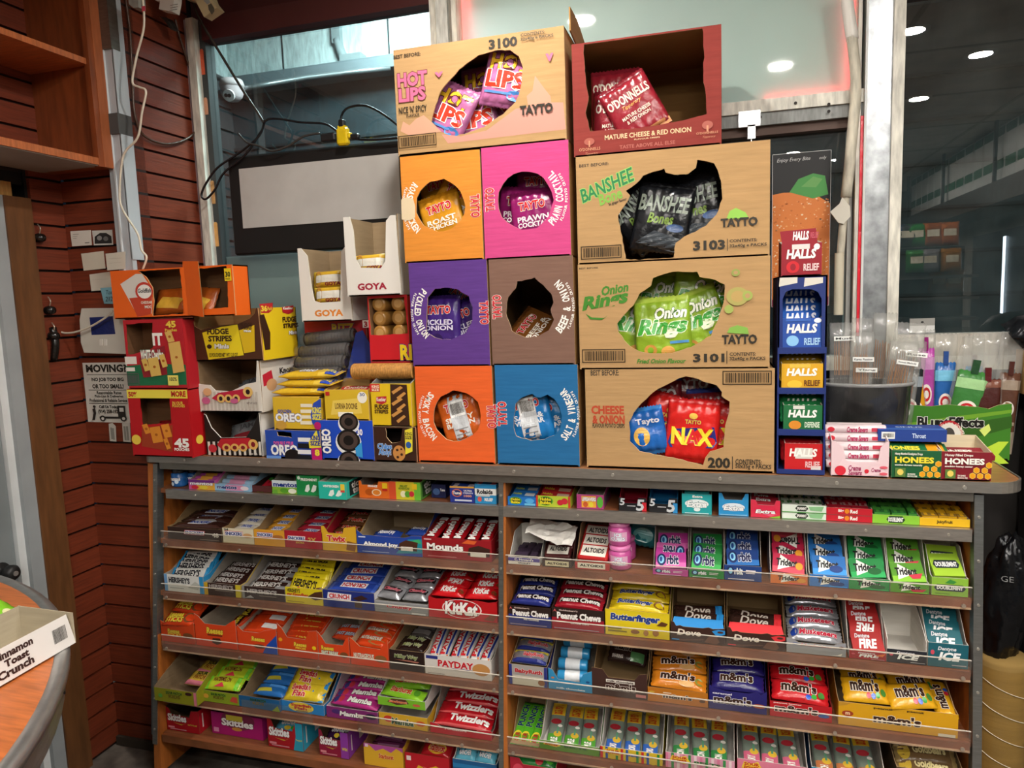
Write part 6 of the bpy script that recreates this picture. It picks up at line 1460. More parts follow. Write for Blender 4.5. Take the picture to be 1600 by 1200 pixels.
tray(1, 660, 768, 842, 'deep red candy bar box', '#94141e', '#8a2a2a', [('p', [(.58, .8), (.66, .98), (.8, .94), (.76, .78)], '#d8602c'), ('p', [(.66, .25), (.68, .6), (.82, .74), (.98, .6), (.97, .22)], '#3a2018'), R_(.70, .2, .92, .42, '#e6e0d4'), T_('Mounds', .07, .42, .6, .74, '#f4f0ec', '#4a1414', .07), R_(.08, .1, .5, .13, '#c87a7a'), R_(.03, .88, .14, .94, '#e0b8b8')],
     [dict(i=MO, n=1, m=5, rot=90, L=.15, w=.034, z0=.058, y0=.005, tilt=13)], hs=.09, sdec=[('v', 'Mounds', .2, .2, .5, .8, '#f0e8e4')])
tray(1, 786, 843, 871, 'white and violet tray with dark violet candies', '#e6e2dc', '#d8d4cc', [R_(0, .44, 1, .92, '#4a3a94'), T_("C. Howard's", .2, .52, .8, .86), T_('VIOLET', .3, .1, .72, .32, '#4a4a5a')], [dict(i=gum('violet_candy', 'dark violet candy square', 'candy square', '#2c2030', [R_(.1, .1, .9, .9, '#3a2c40')], .014, bev=.002), n=4, m=3, w=.024, z0=.03, dy=.027, tilt=6, x0=.1, x1=.9)], hs=.075, D=.15)
q = MB()
r_ = random.Random(5); cr = []; base = PY(862, 868, 1.97)
for j in range(7):
    for i in range(10):
        u, v = i / 9 - .5, j / 6 - .5
        z = .012 * noise.noise(Vector((u * 5, v * 5, 3))) + .010 * noise.noise(Vector((u * 11, v * 9, 7)))
        cr.append((u * .15 - v * .02, v * .085, z + .02 * abs(u) - v * .03))
q.add(cr, [(j * 10 + i, j * 10 + i + 1, j * 10 + i + 11, j * 10 + i + 10) for j in range(6) for i in range(9)], mat('#c9c6c0', 'paper'), False)
o = q.build('paper_sheet'); o.matrix_basis = TR(base.x, 1.985, ROWZ[1] + .092) @ RX(38) @ RZ(-14); tag(o, 'crumpled white paper lying over the violet candy tray', 'paper')
AT = lambda c, tc: gum('mint_tin', '%s mint tin' % tc, 'mint tin', c, [R_(.08, .14, .92, .86, '#e6e2d6'), T_('ALTOIDS', .16, .36, .84, .7, '#2c2420', None, .04)], .022, side=c, bev=.004)
tray(1, 847, 893, 876, 'dark brown mint tin box with a cream front', '#3a2420', '#4a2c24', [R_(.1, .12, .9, .92, '#dcd2b0'), T_('ALTOIDS', .16, .36, .84, .72, '#2c2420', None, .05)], [dict(i=AT('#4a1c1c', 'dark red'), n=3, m=1, w=.06, z0=.045, y0=.01, dy=.04, tilt=22, dz=.016)], hs=.10, D=.18)
tray(1, 898, 952, 879, 'red and cream mint tin box', '#b42c2c', TAN, [R_(.08, .14, .88, .9, '#e6e0d0'), T_('ALTOIDS', .14, .38, .82, .72, '#2c2420', None, .05)], [dict(i=AT('#b42020', 'red'), n=3, m=1, w=.06, z0=.045, y0=.01, dy=.045, tilt=26, dz=.014)], hs=.10, D=.2)
def gumjar(px, z, Y, words):
    x = Xat(px, Y, z + .03); t = thing('gum_jar', words, 'gum jar', (x, Y, z), 0, 'pink gum jars')
    q = MB(); q.lathe([(0, .001), (.028, 0), (.033, .006), (.033, .045), (.028, .054), (.024, .056)], mat('#c8589c', 'gloss'), None, 20)
    f = Face(q, F_front(0, -.033, 0), .055, .05, 'paper', lambda x_, y_: math.sqrt(max(.033 ** 2 - x_ * x_, 0)) - .033 + .001)
    f.draw([R_(.06, .3, .94, .85, '#e0a8c8'), T_('ICE', .3, .58, .7, .8, '#e8f0f8', '#8a2a6c', .05), T_('CUBES', .14, .36, .86, .56, '#e8f0f8', '#8a2a6c', .05)]); q.build('jar', t)
    q = MB(); q.lathe([(.03, .056), (.031, .066), (.027, .068), (0, .068)], mat('#d87ab0', 'gloss'), None, 20)
    Face(q, TR(0, -.02, .068), .05, .04).draw([E_(.0, .0, 1, 1, '#e8c0d8'), T_('ICE CUBES', .15, .35, .85, .65, '#a8286c', None, .04)]); q.build('lid', t)
    return t
gumjar(969, ROWZ[1] + .001, lean(.83) + .05, 'lower front pink gum jar beside the red mint tin box')
gumjar(968, ROWZ[1] + .0695, lean(.83) + .055, 'upper pink gum jar stacked on the front one')
gumjar(976, ROWZ[1] + .001, lean(.83) + .125, 'pink gum jar standing behind the stacked pair')
for k, (px, Yo, w, hh, col, lab) in enumerate(((1003, .20, .10, .115, '#2a8a94', 'teal mint bag at the back beside the pink gum jars'), (1050, .21, .12, .11, '#3a9a9c', 'pale teal mint bag at the back of the second shelf'), (1092, .22, .11, .11, '#2a6aa8', 'blue mint bag at the back, above the blue gum packs'))):
    Y = lean(.83) + Yo; x = Xat(px, Y, ROWZ[1] + .07)
    o = pillow(w, hh, .03, col, [R_(.05, .55, .95, .85, '#5ab4c8'), T_('ICE', .2, .6, .8, .82, '#f2f6f8', None, .05), E_(.2, .1, .8, .5, '#7ac8c8'), R_(.3, .86, .7, .96, '#d8dce0')], 'gloss', 'y', .06, 70 + k, None, 12, 12, .006).build('mint_bag')
    o.matrix_basis = TR(x, Y, ROWZ[1] + .016) @ RX(82) @ RZ((-8, 5, 0)[k]); tag(o, lab, 'mint bag', 'mint bags at the back')
ORB = lambda d, c, c2: gum('gum_pack', d, 'gum pack', c, [R_(0, .0, 1, .35, c2), E_(.04, .12, .34, .9, '#1c2a5c'), E_(.1, .26, .28, .78, '#8ac8e8'), E_(.13, .36, .22, .7, '#1c4a8c'), T_('rbit', .36, .2, .76, .8, '#1c2450', '#f0f2f4', .05)], .013)
def orbit(xl, xr, yt, ref, d, c, c2, n=3, lip=()):
    return tray(1, xl, xr, yt, ref, c, GREY, [E_(.06, .3, .26, .92, '#1c2a5c'), E_(.11, .42, .22, .82, '#8ac8e8'), T_('rbit', .27, .4, .5, .84, '#e8eef4', '#1c2450', .05), R_(.58, .5, .82, .56, '#e8e0e8'), R_(.58, .66, .84, .74, '#e8e0e8'), R_(.1, .08, .8, .13, '#e0d8e0')], [dict(i=ORB(d, c, c2), n=n, m=1, w=.052, z0=.03, y0=.008, dy=.035, tilt=34, dz=.016, flip=(1,) if 'pink' in ref else ())], hs=.11, D=.16)
orbit(1020, 1075, 889, 'pink gum pack box', 'pink gum pack', '#b83c94', '#d868b0')
orbit(1077, 1131, 891, 'emerald green gum pack box', 'emerald gum pack', '#24843c', '#3aa850')
orbit(1132, 1190, 884, 'navy blue gum pack box, two high', 'navy blue gum pack', '#1f3f80', '#2a6ab0')
def TRI(d, c, c2, extra=()): return gum('gum_pack', d, 'gum pack', c, [R_(0, 0, 1, .3, c2), ('p', [(.16, .1), (.24, .95), (.74, .45)], '#eceee8'), T_('Trident', .12, .34, .78, .74, '#1c1c1c', None, .06, .1)] + list(extra), .012)
def trident(xl, xr, yt, ref, d, c, c2, fc=None, extra=(), n=3, side=WHT_, flip=(), it2=None):
    fc = fc or c
    return tray(1, xl, xr, yt, ref, fc, WHT_, [('p', [(.28, .12), (.36, .98), (.78, .5)], '#eceee8'), T_('Trident', .2, .34, .78, .76, '#1c1c1c', None, .06, .1)] + list(extra) + [R_(.5, .05, .96, .12, c2)], [dict(i=it2 or TRI(d, c, c2, extra), n=n, m=1, w=.054, z0=.032, y0=.008, dy=.03, tilt=40, dz=.022, flip=flip)], hs=.125, hb=.13, D=.17, side=side)
trident(1204, 1262, 896, 'crimson and orange gum box with torn white sides', 'crimson gum pack', '#b81c44', '#d84a5c', '#d8742c', [E_(.72, .2, .95, .6, '#e09a2c')], 4, '#b8a8a4', (2, 3))
trident(1265, 1326, 899, 'sky blue gum pack box', 'sky blue gum pack', '#2470bc', '#3a94e0', None, [E_(.5, .12, .9, .5, '#1c3f80')])
trident(1327, 1390, 904, 'green mint gum pack box', 'green mint gum pack', '#1f8a44', '#2aa858', None, [E_(.5, .14, .9, .5, '#15602c')])
trident(1391.5, 1452, 910, 'lime watermelon gum pack box', 'lime watermelon gum pack', '#5a9a2c', '#8ac83a', None, [('p', [(.5, .34), (.94, .44), (.84, .16), (.6, .14)], '#c8344a')])
tray(1, 1456, 1513, 903, 'pale lime gum box with high white sides', '#8ab83c', WHT_, [('p', [(.06, .42), (.14, .62), (.86, .62), (.94, .42), (.86, .26), (.14, .26)], '#24303c'), T_('DOUBLEMINT', .14, .34, .86, .54, '#f2f2f2', None, .05), ('p', [(.36, .7), (.5, .92), (.68, .8), (.6, .68)], '#3a8a3c'), R_(.1, .1, .5, .13, '#5a7a2c')], [dict(i=gum('gum_pack', 'pale lime gum pack', 'gum pack', '#a0c838', [('p', [(.06, .5), (.14, .7), (.86, .7), (.94, .5), (.86, .34), (.14, .34)], '#24303c'), T_('DOUBLEMINT', .14, .4, .86, .62, '#f2f2f2', None, .05)], .014), n=2, m=1, w=.07, z0=.045, y0=.01, dy=.03, tilt=30, dz=.012)], hs=.105, hb=.105, D=.15)

# ---- third shelf
HE = lambda d, c, tc, ends=None, extra=(): bar('chocolate_bar', d, 'chocolate bar', c, list(extra) + [T_("HERSHEY'S", .08, .40, .8, .82, tc, None, .04)], .011, ends, wr=.0006, crimp=.05)
she = [dict(n=6, m=1, w=.062, z0=.018, y0=.008, dy=.012, tilt=46, dz=.008)]
def hershey(xl, xr, yt, ref, oc, it, decs, side=None, n=6, **k):
    f = dict(she[0]); f['i'] = it; f['n'] = n; f.update(k)
    return tray(2, xl, xr, yt, ref, oc, GREY, decs, [f], hs=.10, side=side)
hershey(257, 318, 899, 'white and sky blue chocolate box', '#d8d8d4', HE('white and blue chocolate bar', '#dcdcd8', '#24242c', '#2a8ac0', [E_(.6, .1, .95, .45, '#a8a8a0'), R_(0, 0, .06, 1, '#2a8ac0'), R_(.92, 0, 1, 1, '#2a8ac0')]), [R_(0, 0, .08, 1, '#6a9ac8'), R_(.9, 0, 1, 1, '#2a8ac0'), T_("HERSHEY'S", .12, .52, .66, .86, '#24242c', None, .05), ('p', [(.6, .3), (.8, .7), (.92, .5), (.86, .2)], '#b8b8b0'), R_(.14, .2, .5, .24, '#9a9a9a')], '#2a8ac0')
hershey(319, 376, 912, 'dark brown and gold chocolate box', '#3a2620', HE('dark brown chocolate bar', '#38201c', '#c8c4c0', None, [R_(0, 0, 1, .16, '#c8a03c')]), [R_(0, 0, .1, 1, '#c8a028'), R_(.86, 0, 1, 1, '#c8b428'), T_("HERSHEY'S", .14, .6, .8, .9, '#a8a09c', None, .04), R_(.3, .4, .8, .46, '#8a7a70')], '#c8a82c', 4, w=.05, dy=.03, tilt=18, dz=.008)
hershey(378, 445, 918, 'dark brown and silver chocolate box', '#33221f', HE('brown and silver chocolate bar', '#3a2420', '#cfccc8', '#a8a8aa', [R_(.7, .1, .96, .5, '#8a8a8c')]), [R_(0, 0, .06, 1, '#8a8a8a'), T_("HERSHEY'S", .12, .48, .82, .82, '#b0aaa6', None, .05), R_(.4, .3, .8, .34, '#8a8078'), ('p', [(.05, .05), (.2, .3), (.28, .1)], '#a8a8a8')], '#6a6462', 4, w=.05, dy=.03, tilt=22, dz=.010)
hershey(446, 504, 919, 'bright yellow chocolate box', '#d8c41e', HE('bright yellow chocolate bar', '#dcc81c', '#2a2414', None, [T_('mr.Goodbar', .06, .08, .7, .4, '#c4302c', None, .04), ('p', [(.72, .1), (.82, .5), (.98, .6), (.98, .1)], '#5a3420')]), [T_("HERSHEY'S", .05, .68, .4, .92, '#2a2414', None, .04), T_('mr.Goodbar', .05, .44, .62, .68, '#b82c28', None, .05), ('p', [(.6, .5), (.8, .8), (1, .9), (1, .4), (.8, .3)], '#4a2c1c'), R_(.05, .1, .5, .14, '#8a7a1c')], None, 6, tilt=52, dy=.014)
CRU = bar('chocolate_bar', 'royal blue crunchy chocolate bar', 'chocolate bar', '#26429c', [R_(.2, .2, .75, .8, '#e8e8ec'), T_('CRUNCH', .23, .26, .72, .74, '#c4242c', None, .07)], .012, '#3a58b0')
tray(2, 505, 585, 924, 'deep blue chocolate box with white and red lettering', '#1f2f7c', GREY, [('p', [(.08, .5), (.1, .86), (.56, .82), (.54, .44)], '#e8e8ec'), T_('CRUNCH', .12, .52, .52, .8, '#c4242c', None, .08), ('p', [(.58, .62), (.76, .84), (.88, .66), (.7, .5)], '#3a2018'), R_(.62, .1, .76, .5, '#4a3020')], [dict(i=CRU, n=4, m=1, w=.044, z0=.052, tilt=14, dz=.006, flip=(0,))], hs=.095, side='#d8d8dc')
CHK = bar('chocolate_bar', 'silver foil chocolate square', 'chocolate square', '#b8bac0', [('p', [(.08, .35), (.1, .78), (.92, .7), (.9, .3)], '#2a2024'), T_('Chunky', .14, .38, .86, .68, '#c8304c', '#e8d8dc', .06)], .024, kind='foil', wr=.003)
tray(2, 586, 668, 941, 'grey silver chocolate box', '#8f9092', GREY, [R_(0, .9, 1, .94, '#b8b8ba'), R_(0, .7, 1, .73, '#a8a8aa'), R_(0, .3, 1, .33, '#a8a8aa'), R_(0, .1, 1, .13, '#a8a8aa'), T_('Chunky', .22, .36, .72, .74, '#c42436', '#e8dcdc', .08), R_(.7, .05, .96, .18, '#d0d0d0')], [dict(i=CHK, n=3, m=2, w=.055, z0=.05, tilt=16, dz=.012, jit=4)], hs=.085, side='#c0c0c0')
KK = bar('chocolate_bar', 'bright red wafer bar', 'wafer bar', '#c8141c', [E_(.18, .1, .76, .92, '#d8343a'), T_('KitKat', .24, .22, .72, .8, '#f4f2ee', None, .07, .1), E_(.8, .2, .96, .6, '#7a3a20')], .018, '#b81218')
tray(2, 670, 782, 936, 'bright red wafer bar box beside the divider', '#b8121a', '#a81a1e', [E_(.2, .06, .78, .98, '#e8d0ce'), E_(.22, .09, .76, .95, '#bc131b'), T_('KitKat', .24, .22, .72, .84, '#f4f2ee', '#6a1014', .08, .1), ('p', [(.8, .1), (.92, .4), (1, .34), (.94, .06)], '#7a3a20')], [dict(i=KK, n=3, m=2, w=.046, z0=.055, tilt=14, dz=.006, flip=((1, 0),))], hs=.09, prof=[(0, .98), (.12, .9), (.3, .96), (.5, .9), (.7, .98), (.88, .92), (1, 1)])
PC = lambda d, c: bar('candy_bar', d, 'candy bar', '#2c1c18', [R_(0, 0, 1, .34, c), T_('Peanut Chews', .06, .34, .94, .82, '#f0ece8', None, .06)], .02, c)
def chews(xl, xr, yt, ref, d, c, sub, flip=()):
    return tray(2, xl, xr, yt, ref, '#2a1a16', '#3a241c', [R_(0, 0, 1, .56, c), T_("Goldenberg's", .14, .84, .5, .94, '#c8b0a8'), T_('Peanut Chews', .1, .5, .94, .82, '#f2eeea', '#3a2018', .07), T_(sub, .36, .28, .72, .4, '#e0d8d4'), ('p', [(.02, .8), (.06, .95), (.1, .8), (.06, .86)], '#c85a5a'), R_(.04, .06, .9, .1, '#9a8a9a')], [dict(i=PC(d, c), n=3, m=1, w=.044, z0=.05, tilt=16, dz=.008)], hs=.095)
chews(786, 861, 948, 'brown and navy chew bar box', 'brown and navy chew bar', '#26307c', 'Milk Chocolatey')
chews(862.5, 944, 952, 'brown and red chew bar box', 'brown and red chew bar', '#9c1a2a', 'Original Dark')
BU = bar('candy_bar', 'canary yellow candy bar', 'candy bar', '#dcc21c', [T_('Butterfinger', .12, .25, .74, .8, '#1f3a8c', '#e8e2c0', .05, .15), E_(.76, .15, .94, .85, '#8a5a2c')], .026, '#d8b818')
tray(2, 946, 1046, 955, 'canary yellow candy bar box', '#dcc41c', TAN, [T_('Butterfinger', .08, .52, .86, .86, '#1f3a8c', '#f0ecd0', .07, .1), R_(.04, .14, .34, .2, '#8a7a1c'), R_(.04, .24, .26, .3, '#8a7a1c'), ('p', [(.8, .5), (.88, .68), (.98, .62), (.94, .5)], '#5a3418'), E_(.4, .12, .54, .28, '#8a5a2c'), E_(.6, .08, .68, .3, '#a8743c'), E_(.74, .1, .84, .34, '#a8743c')], [dict(i=BU, n=3, m=1, w=.046, z0=.055, tilt=12, dz=.010, jit=2)], hs=.115, hb=.10)
def dove(xl, xr, yt, ref, d, c):
    D_ = bar('chocolate_bar', d, 'chocolate bar', '#33201a', [T_('Dove', .2, .3, .75, .85, '#c8beb4', None, .02, .2), R_(.86, 0, 1, 1, c)], .012)
    return tray(2, xl, xr, yt, ref, '#3a211a', KRA, [('p', [(.76, .86), (.88, 1), (1, .96), (1, .72), (.86, .5)], c), E_(.86, .76, .97, .9, '#4a2a24'), T_('Dove', .12, .44, .56, .84, '#e8dccc', None, .03, .15), ('p', [(.0, .12), (.6, .3), (.64, .24), (.2, .04)], '#5a3a30'), ('p', [(.62, .1), (.7, .5), (.84, .56), (.9, .2), (.84, .02)], '#6a4434'), R_(.02, .1, .16, .17, c)],
       [dict(i=D_, n=2, m=1, w=.05, z0=.035, tilt=24, y0=.02, dy=.028, dz=.004)], [(0, 1.3), (.06, 1.25), (.1, 1.0), (.18, 1.06), (.24, .98), (.6, 1.0), (.7, 1.08), (.78, 1.0), (.9, 1.05), (1, 1.1)], hs=.125, hb=.13, flap=(-60, .03, c))
dove(1048, 1133, 981, 'brown chocolate box with sky blue torn edge', 'brown and blue chocolate bar', '#2a8ad0')
dove(1135.5, 1227, 990, 'brown chocolate box with coral red torn edge', 'brown and red chocolate bar', '#d8343a')
MU = bar('candy_bar', 'shiny silver candy bar', 'candy bar', '#b4b6bc', [E_(.04, .2, .18, .8, '#1f3a8c'), T_('Musketeers', .2, .28, .92, .72, '#b8243c', '#e8e8ec', .06, .15)], .024, kind='foil', wr=.003)
tray(2, 1229, 1322, 1006, 'silver grey candy bar box with wide cut sides', '#94959a', '#7a6650', [E_(.08, .72, .22, .94, '#1f3a8c'), T_('Musketeers', .24, .74, .84, .94, '#b8243c', '#e4e4e8', .07, .15), ('p', [(.82, .8), (.92, .98), (1, .86), (.92, .72)], '#6a4434'), ('p', [(.74, .05), (.92, .08), (.94, .34), (.86, .14)], '#dcd8d0')], [dict(i=MU, n=4, m=1, w=.042, z0=.05, tilt=22, dz=.014, y0=.006)], [(0, 1.35), (.1, 1.3), (.2, 1.0), (.8, 1.0), (.86, 1.2), (1, 1.3)], hs=.10)
DN = lambda d, c, w2: gum('gum_pack', d, 'gum pack', c, [T_('Dentyne', .12, .6, .6, .9, '#d8dce0', None, .03, .2), T_(w2, .2, .12, .8, .62, '#f2f4f4', None, .07, .2)], .013)
den = lambda w2: [T_('Dentyne', .24, .66, .7, .86, '#e0e0e4', None, .03, .2), T_(w2, .26, .28, .82, .64, '#f0f2f2', None, .07, .2), E_(.06, .5, .16, .7, '#c84a5c'), R_(.6, .1, .96, .14, '#a8a8b0')]
tray(2, 1327, 1385, 1018, 'dark red gum box with orange flames', '#9c1c24', WHT_, den('FIRE') + [('p', [(.7, .6), (.98, .9), (.9, .5)], '#e0702c')], [dict(i=DN('red gum pack', '#a82020', 'FIRE'), n=4, m=1, w=.052, z0=.03, y0=.006, dy=.026, tilt=40, dz=.018, flip=(1,))], hs=.125, hb=.125, D=.17, side=WHT_)
tray(2, 1386, 1448, 1016, 'black gum box, empty, with white inside', '#24262e', WHT_, den('ICE'), (), None, hs=.115, hb=.13, D=.16, side=WHT_, sprof=[(.002, .06), (.03, .075), (.15, .125), (.16, .13)])
tray(2, 1450, 1513, 1006, 'dark teal gum box at the right end', '#1a5a68', WHT_, den('ICE'), [dict(i=DN('dark teal gum pack', '#17606c', 'ICE'), n=4, m=1, w=.052, z0=.034, y0=.006, dy=.026, tilt=40, dz=.018)], hs=.125, hb=.14, D=.17, side=WHT_)

# ---- fourth shelf
OR = '#d8441a'
RE = lambda d, dec, t=.02, kind='gloss', N=14: bar('candy_bar', d, 'candy bar', OR, dec, t, '#c83c16', kind)
ree = lambda w='Reeses': [T_(w, .12, .35, .88, .85, '#e8c83c', '#4a2410', .05, .1)]
tray(3, 252, 304, 976, 'orange wafer stick box with a rounded front', '#cc4418', '#b06a44', [T_('Reeses', .2, .52, .56, .74, '#e0c040', '#4a2410', .05, .1), T_('STICKS', .2, .34, .6, .52, '#e0c040', None, .05), E_(.66, .3, .95, .6, '#7a4a28')], [dict(i=RE('orange wafer stick pack', [T_('Reeses', .1, .5, .6, .9, '#e8c83c', '#4a2410', .05), T_('STICKS', .1, .1, .66, .5, '#e8c83c', '#2a1408', .06), E_(.66, .1, .94, .9, '#7a4a28')], .026), n=2, m=1, w=.05, z0=.05, tilt=24, dz=.022, y0=-.004)], hs=.085, prof=[(0, 1.15), (.15, 1.0), (.5, .9), (.85, 1.0), (1, 1.2)])
tray(3, 306, 370, 976, 'orange cup box with a wide notch', OR, '#a89a88', [T_('Reeses', .28, .58, .68, .86, '#e8c83c', '#5a2c10', .06, .1), R_(.3, .5, .66, .55, '#5a2c10'), ('p', [(.4, .2), (.42, .4), (.6, .42), (.64, .22), (.52, .12)], '#4a2818')], [dict(i=RE('orange peanut cup pack', [R_(.1, .2, .9, .8, '#3a1c10')] + ree(), .022), n=2, m=1, rot=90, L=.11, w=.05, z0=.035, tilt=14, y0=.02, x0=.4, x1=.9)], hs=.085, prof=[(0, 1.4), (.1, 1.3), (.25, 1), (.75, 1), (.9, 1.2), (1, 1.3)])
tray(3, 372, 433, 986, 'orange box with a blue corner', OR, '#a89a88', [('p', [(.62, 0), (.74, .4), (1, .9), (1, 0)], '#1f4aa8'), T_('Reeses', .36, .52, .7, .74, '#e8c83c', '#5a2c10', .06, .1), E_(.4, .2, .7, .4, '#6a3a20')], [dict(i=RE('orange cup pack with white label', [R_(.5, .3, .9, .8, '#e8e4e0'), R_(.1, .1, .4, .9, '#c83c16')], .02), n=3, m=1, w=.046, z0=.052, tilt=14, dz=.006)], hs=.09, prof=[(0, 1.2), (.1, 1.0), (.16, .92), (.55, .92), (.7, 1.05), (1, 1.2)])
tray(3, 435, 497, 990, 'orange box with thin orange bags and round sides', '#cc4216', '#a89a88', [T_('Reeses', .4, .46, .72, .64, '#e8c83c', '#5a2c10', .05, .1), T_('PIECES', .44, .36, .7, .44, '#e8c83c'), E_(.02, .6, .12, .76, '#e8a01c'), E_(.86, .4, .96, .56, '#e8c81c')], [dict(i=RE('thin orange candy bag', [R_(.1, .2, .9, .5, '#b83614')] + [T_('PIECES', .3, .5, .8, .86, '#c8b03c')], .012), n=5, m=1, w=.052, z0=.03, tilt=26, dy=.018, dz=.010, y0=.008)], hs=.11, prof=[(0, 1.35), (.12, 1.15), (.24, .8), (.7, .78), (.8, 1.15), (1, 1.2)])
tray(3, 498, 546, 1000, 'orange box, half empty, with two bars', OR, '#a89a88', [T_('Reeses', .1, .5, .5, .7, '#e8c83c', '#5a2c10', .05), T_('FAST BREAK', .1, .3, .66, .48, '#d8e0c8', '#2a3a5a', .05), E_(.7, .24, .96, .5, '#7a4a28')], [dict(i=RE('orange and blue candy bar', [T_('FAST BREAK', .1, .2, .9, .7, '#c8ccd8', '#2a4a7c', .05)], .02), n=2, m=1, w=.034, z0=.03, tilt=8, y0=.075, dz=.008)], hs=.105, prof=[(0, 1.3), (.14, 1.05), (.24, .8), (.8, .8), (.9, 1.1), (1, 1.2)])
tray(3, 548, 607, 1003, 'orange nut bar box', OR, '#b89a78', [T_('NUTRAGEOUS', .08, .3, .62, .5, '#e8dcc8', '#4a2410', .06, .1), E_(.64, .2, .96, .5, '#8a5a30')], [dict(i=RE('orange nut bar', [T_('NUTRAGEOUS', .1, .45, .75, .85, '#f0e4d0', '#4a2410', .06, .1), E_(.4, .05, .95, .5, '#a8703c')], .024), n=3, m=1, w=.042, z0=.045, tilt=16, dz=.008)], hs=.10, prof=[(0, 1.1), (.1, 1.0), (.25, .78), (.8, .74), (.92, 1), (1, 1.15)])
MW = bar('candy_bar', 'dark brown nougat bar', 'candy bar', '#2a1a16', [T_('Milky Way', .2, .25, .8, .8, '#9aa860', '#e0dcd0', .03, .1)], .022)
tray(3, 609, 663, 1017, 'very dark brown candy bar box', '#281815', TAN, [T_('Milky Way', .14, .56, .82, .8, '#7a8a4c', '#e0dcc8', .04, .1), ('p', [(.14, .52), (.8, .44), (.86, .5), (.6, .54)], '#a86a5a')], [dict(i=MW, n=2, m=1, w=.04, z0=.04, tilt=10, y0=.02), dict(i=bar('candy_bar', 'grey backed candy bar', 'candy bar', '#6a6664', [R_(.1, .2, .9, .8, '#8a8684')], .02, kind='foil'), n=2, m=1, w=.036, z0=.048, tilt=10, y0=.1, L=.075)], hs=.095)
PD = bar('candy_bar', 'white peanut candy bar', 'candy bar', '#d4d0cc', [R_(0, .04, .1, .2, '#c8642c'), T_('PAYDAY', .1, .4, .9, .9, '#c8202a', None, .08), R_(.1, .1, .9, .3, '#2a3a8c')], .026, '#dcd8d4')
tray(3, 664, 768, 1027, 'white candy bar box with red lettering', '#d6d0ca', '#c4bcb4', [R_(.02, .78, .2, .94, '#26307c'), T_('PAYDAY', .2, .44, .74, .78, '#c41c28', '#f0ece8', .09), R_(.42, .34, .74, .42, '#3a3a7c'), E_(.72, .2, .98, .8, '#c0884c'), R_(.04, .06, .3, .09, '#9a9490')], [dict(i=PD, n=1, m=6, rot=90, L=.15, w=.03, z0=.058, y0=.004, tilt=13)], hs=.105, sdec=[('v', 'PAYDAY', .3, .15, .55, .85, '#c41c28')])
BR = bar('candy_bar', 'silver and navy candy bar', 'candy bar', '#a8a8b0', [R_(0, .0, 1, .24, '#24307c'), R_(0, .8, 1, 1, '#c8b83c'), T_('BabyRuth', .3, .3, .9, .75, '#c42c34', '#e8e8ec', .05)], .024, kind='foil', wr=.003)
tray(3, 786, 855, 1040, 'grey candy bar box with navy sides and red lettering', '#a09c98', TAN, [R_(0, 0, .08, 1, '#26307c'), R_(.92, 0, 1, 1, '#26307c'), T_('BabyRuth', .16, .56, .88, .82, '#b8242c', '#e0dcd8', .06), R_(.1, .02, .9, .48, '#cac4b4'), E_(.76, .08, .94, .36, '#8a5a34')], [dict(i=BR, n=3, m=1, w=.044, z0=.05, tilt=18, dz=.012)], hs=.10, side='#26307c')
LB = rolls('candy_tube', 'light blue candy tube', 'candy tube', '#2e8ec4', '#d8dce0', '#2a7ab0')
tray(3, 857, 925, 1058, 'cyan blue box with a wide cut front', '#2f88b8', GREY, [T_('milk chocolate', .18, .08, .84, .2, '#d8e4ec'), E_(.06, .76, .14, .9, '#b87a5c'), E_(.86, .7, .95, .86, '#1c4a7c')], [dict(i=LB, n=4, m=1, w=.034, z0=.04, dy=.036, dz=.018, y0=.022, tilt=0, x0=.12, x1=.88)], hs=.11, prof=[(0, 1.5), (.1, 1.4), (.22, .75), (.72, .7), (.8, 1.3), (1, 1.6)])
MM = lambda o='#f0ece4', v0=.35, v1=.85, u0=.18, u1=.82: [T_("m&m's", u0, v0, u1, v1, '#3a2218', o, .045)]
tray(3, 925, 1011, 1060, 'chocolate brown box, nearly empty', '#3f2620', KRA, [R_(.26, .74, .78, .9, '#dcd6cc'), T_('milk chocolate', .28, .77, .76, .87, '#3a2218'), T_("m&m's", .26, .34, .8, .72, '#3a2218', '#e8e0d8', .045), R_(.8, .1, .98, .26, '#c87a78')], [dict(i=bar('candy_bag', 'dark brown candy bag', 'candy bag', '#2a1a16', [T_("m&m's", .15, .5, .6, .85, '#2a1a16', '#a09890', .05), R_(.6, .1, .95, .5, '#4a7a4a'), T_('SHARING', .1, .15, .4, .3, '#c8c0b8')], .02), n=1, m=1, w=.07, z0=.05, y0=.085, tilt=40, x0=.2, x1=.98)], hs=.12, hb=.12, prof=[(0, 1.45), (.2, 1.4), (.3, 1.0), (.78, 1.0), (.86, 1.3), (1, 1.4)])
def mmbag(d, c, o='#f0ece4', extra=()): return bar('candy_bag', d, 'candy bag', c, [T_("m&m's", .16, .35, .8, .85, '#3a2218', o, .045)] + list(extra), .022, None, wr=.004, crimp=.05)
dots = [E_(.5, .1, .6, .32, '#c8283a'), E_(.6, .08, .7, .3, '#2a5ac8'), E_(.7, .12, .8, .34, '#3aa83c'), E_(.82, .2, .94, .5, '#4a8a3a')]
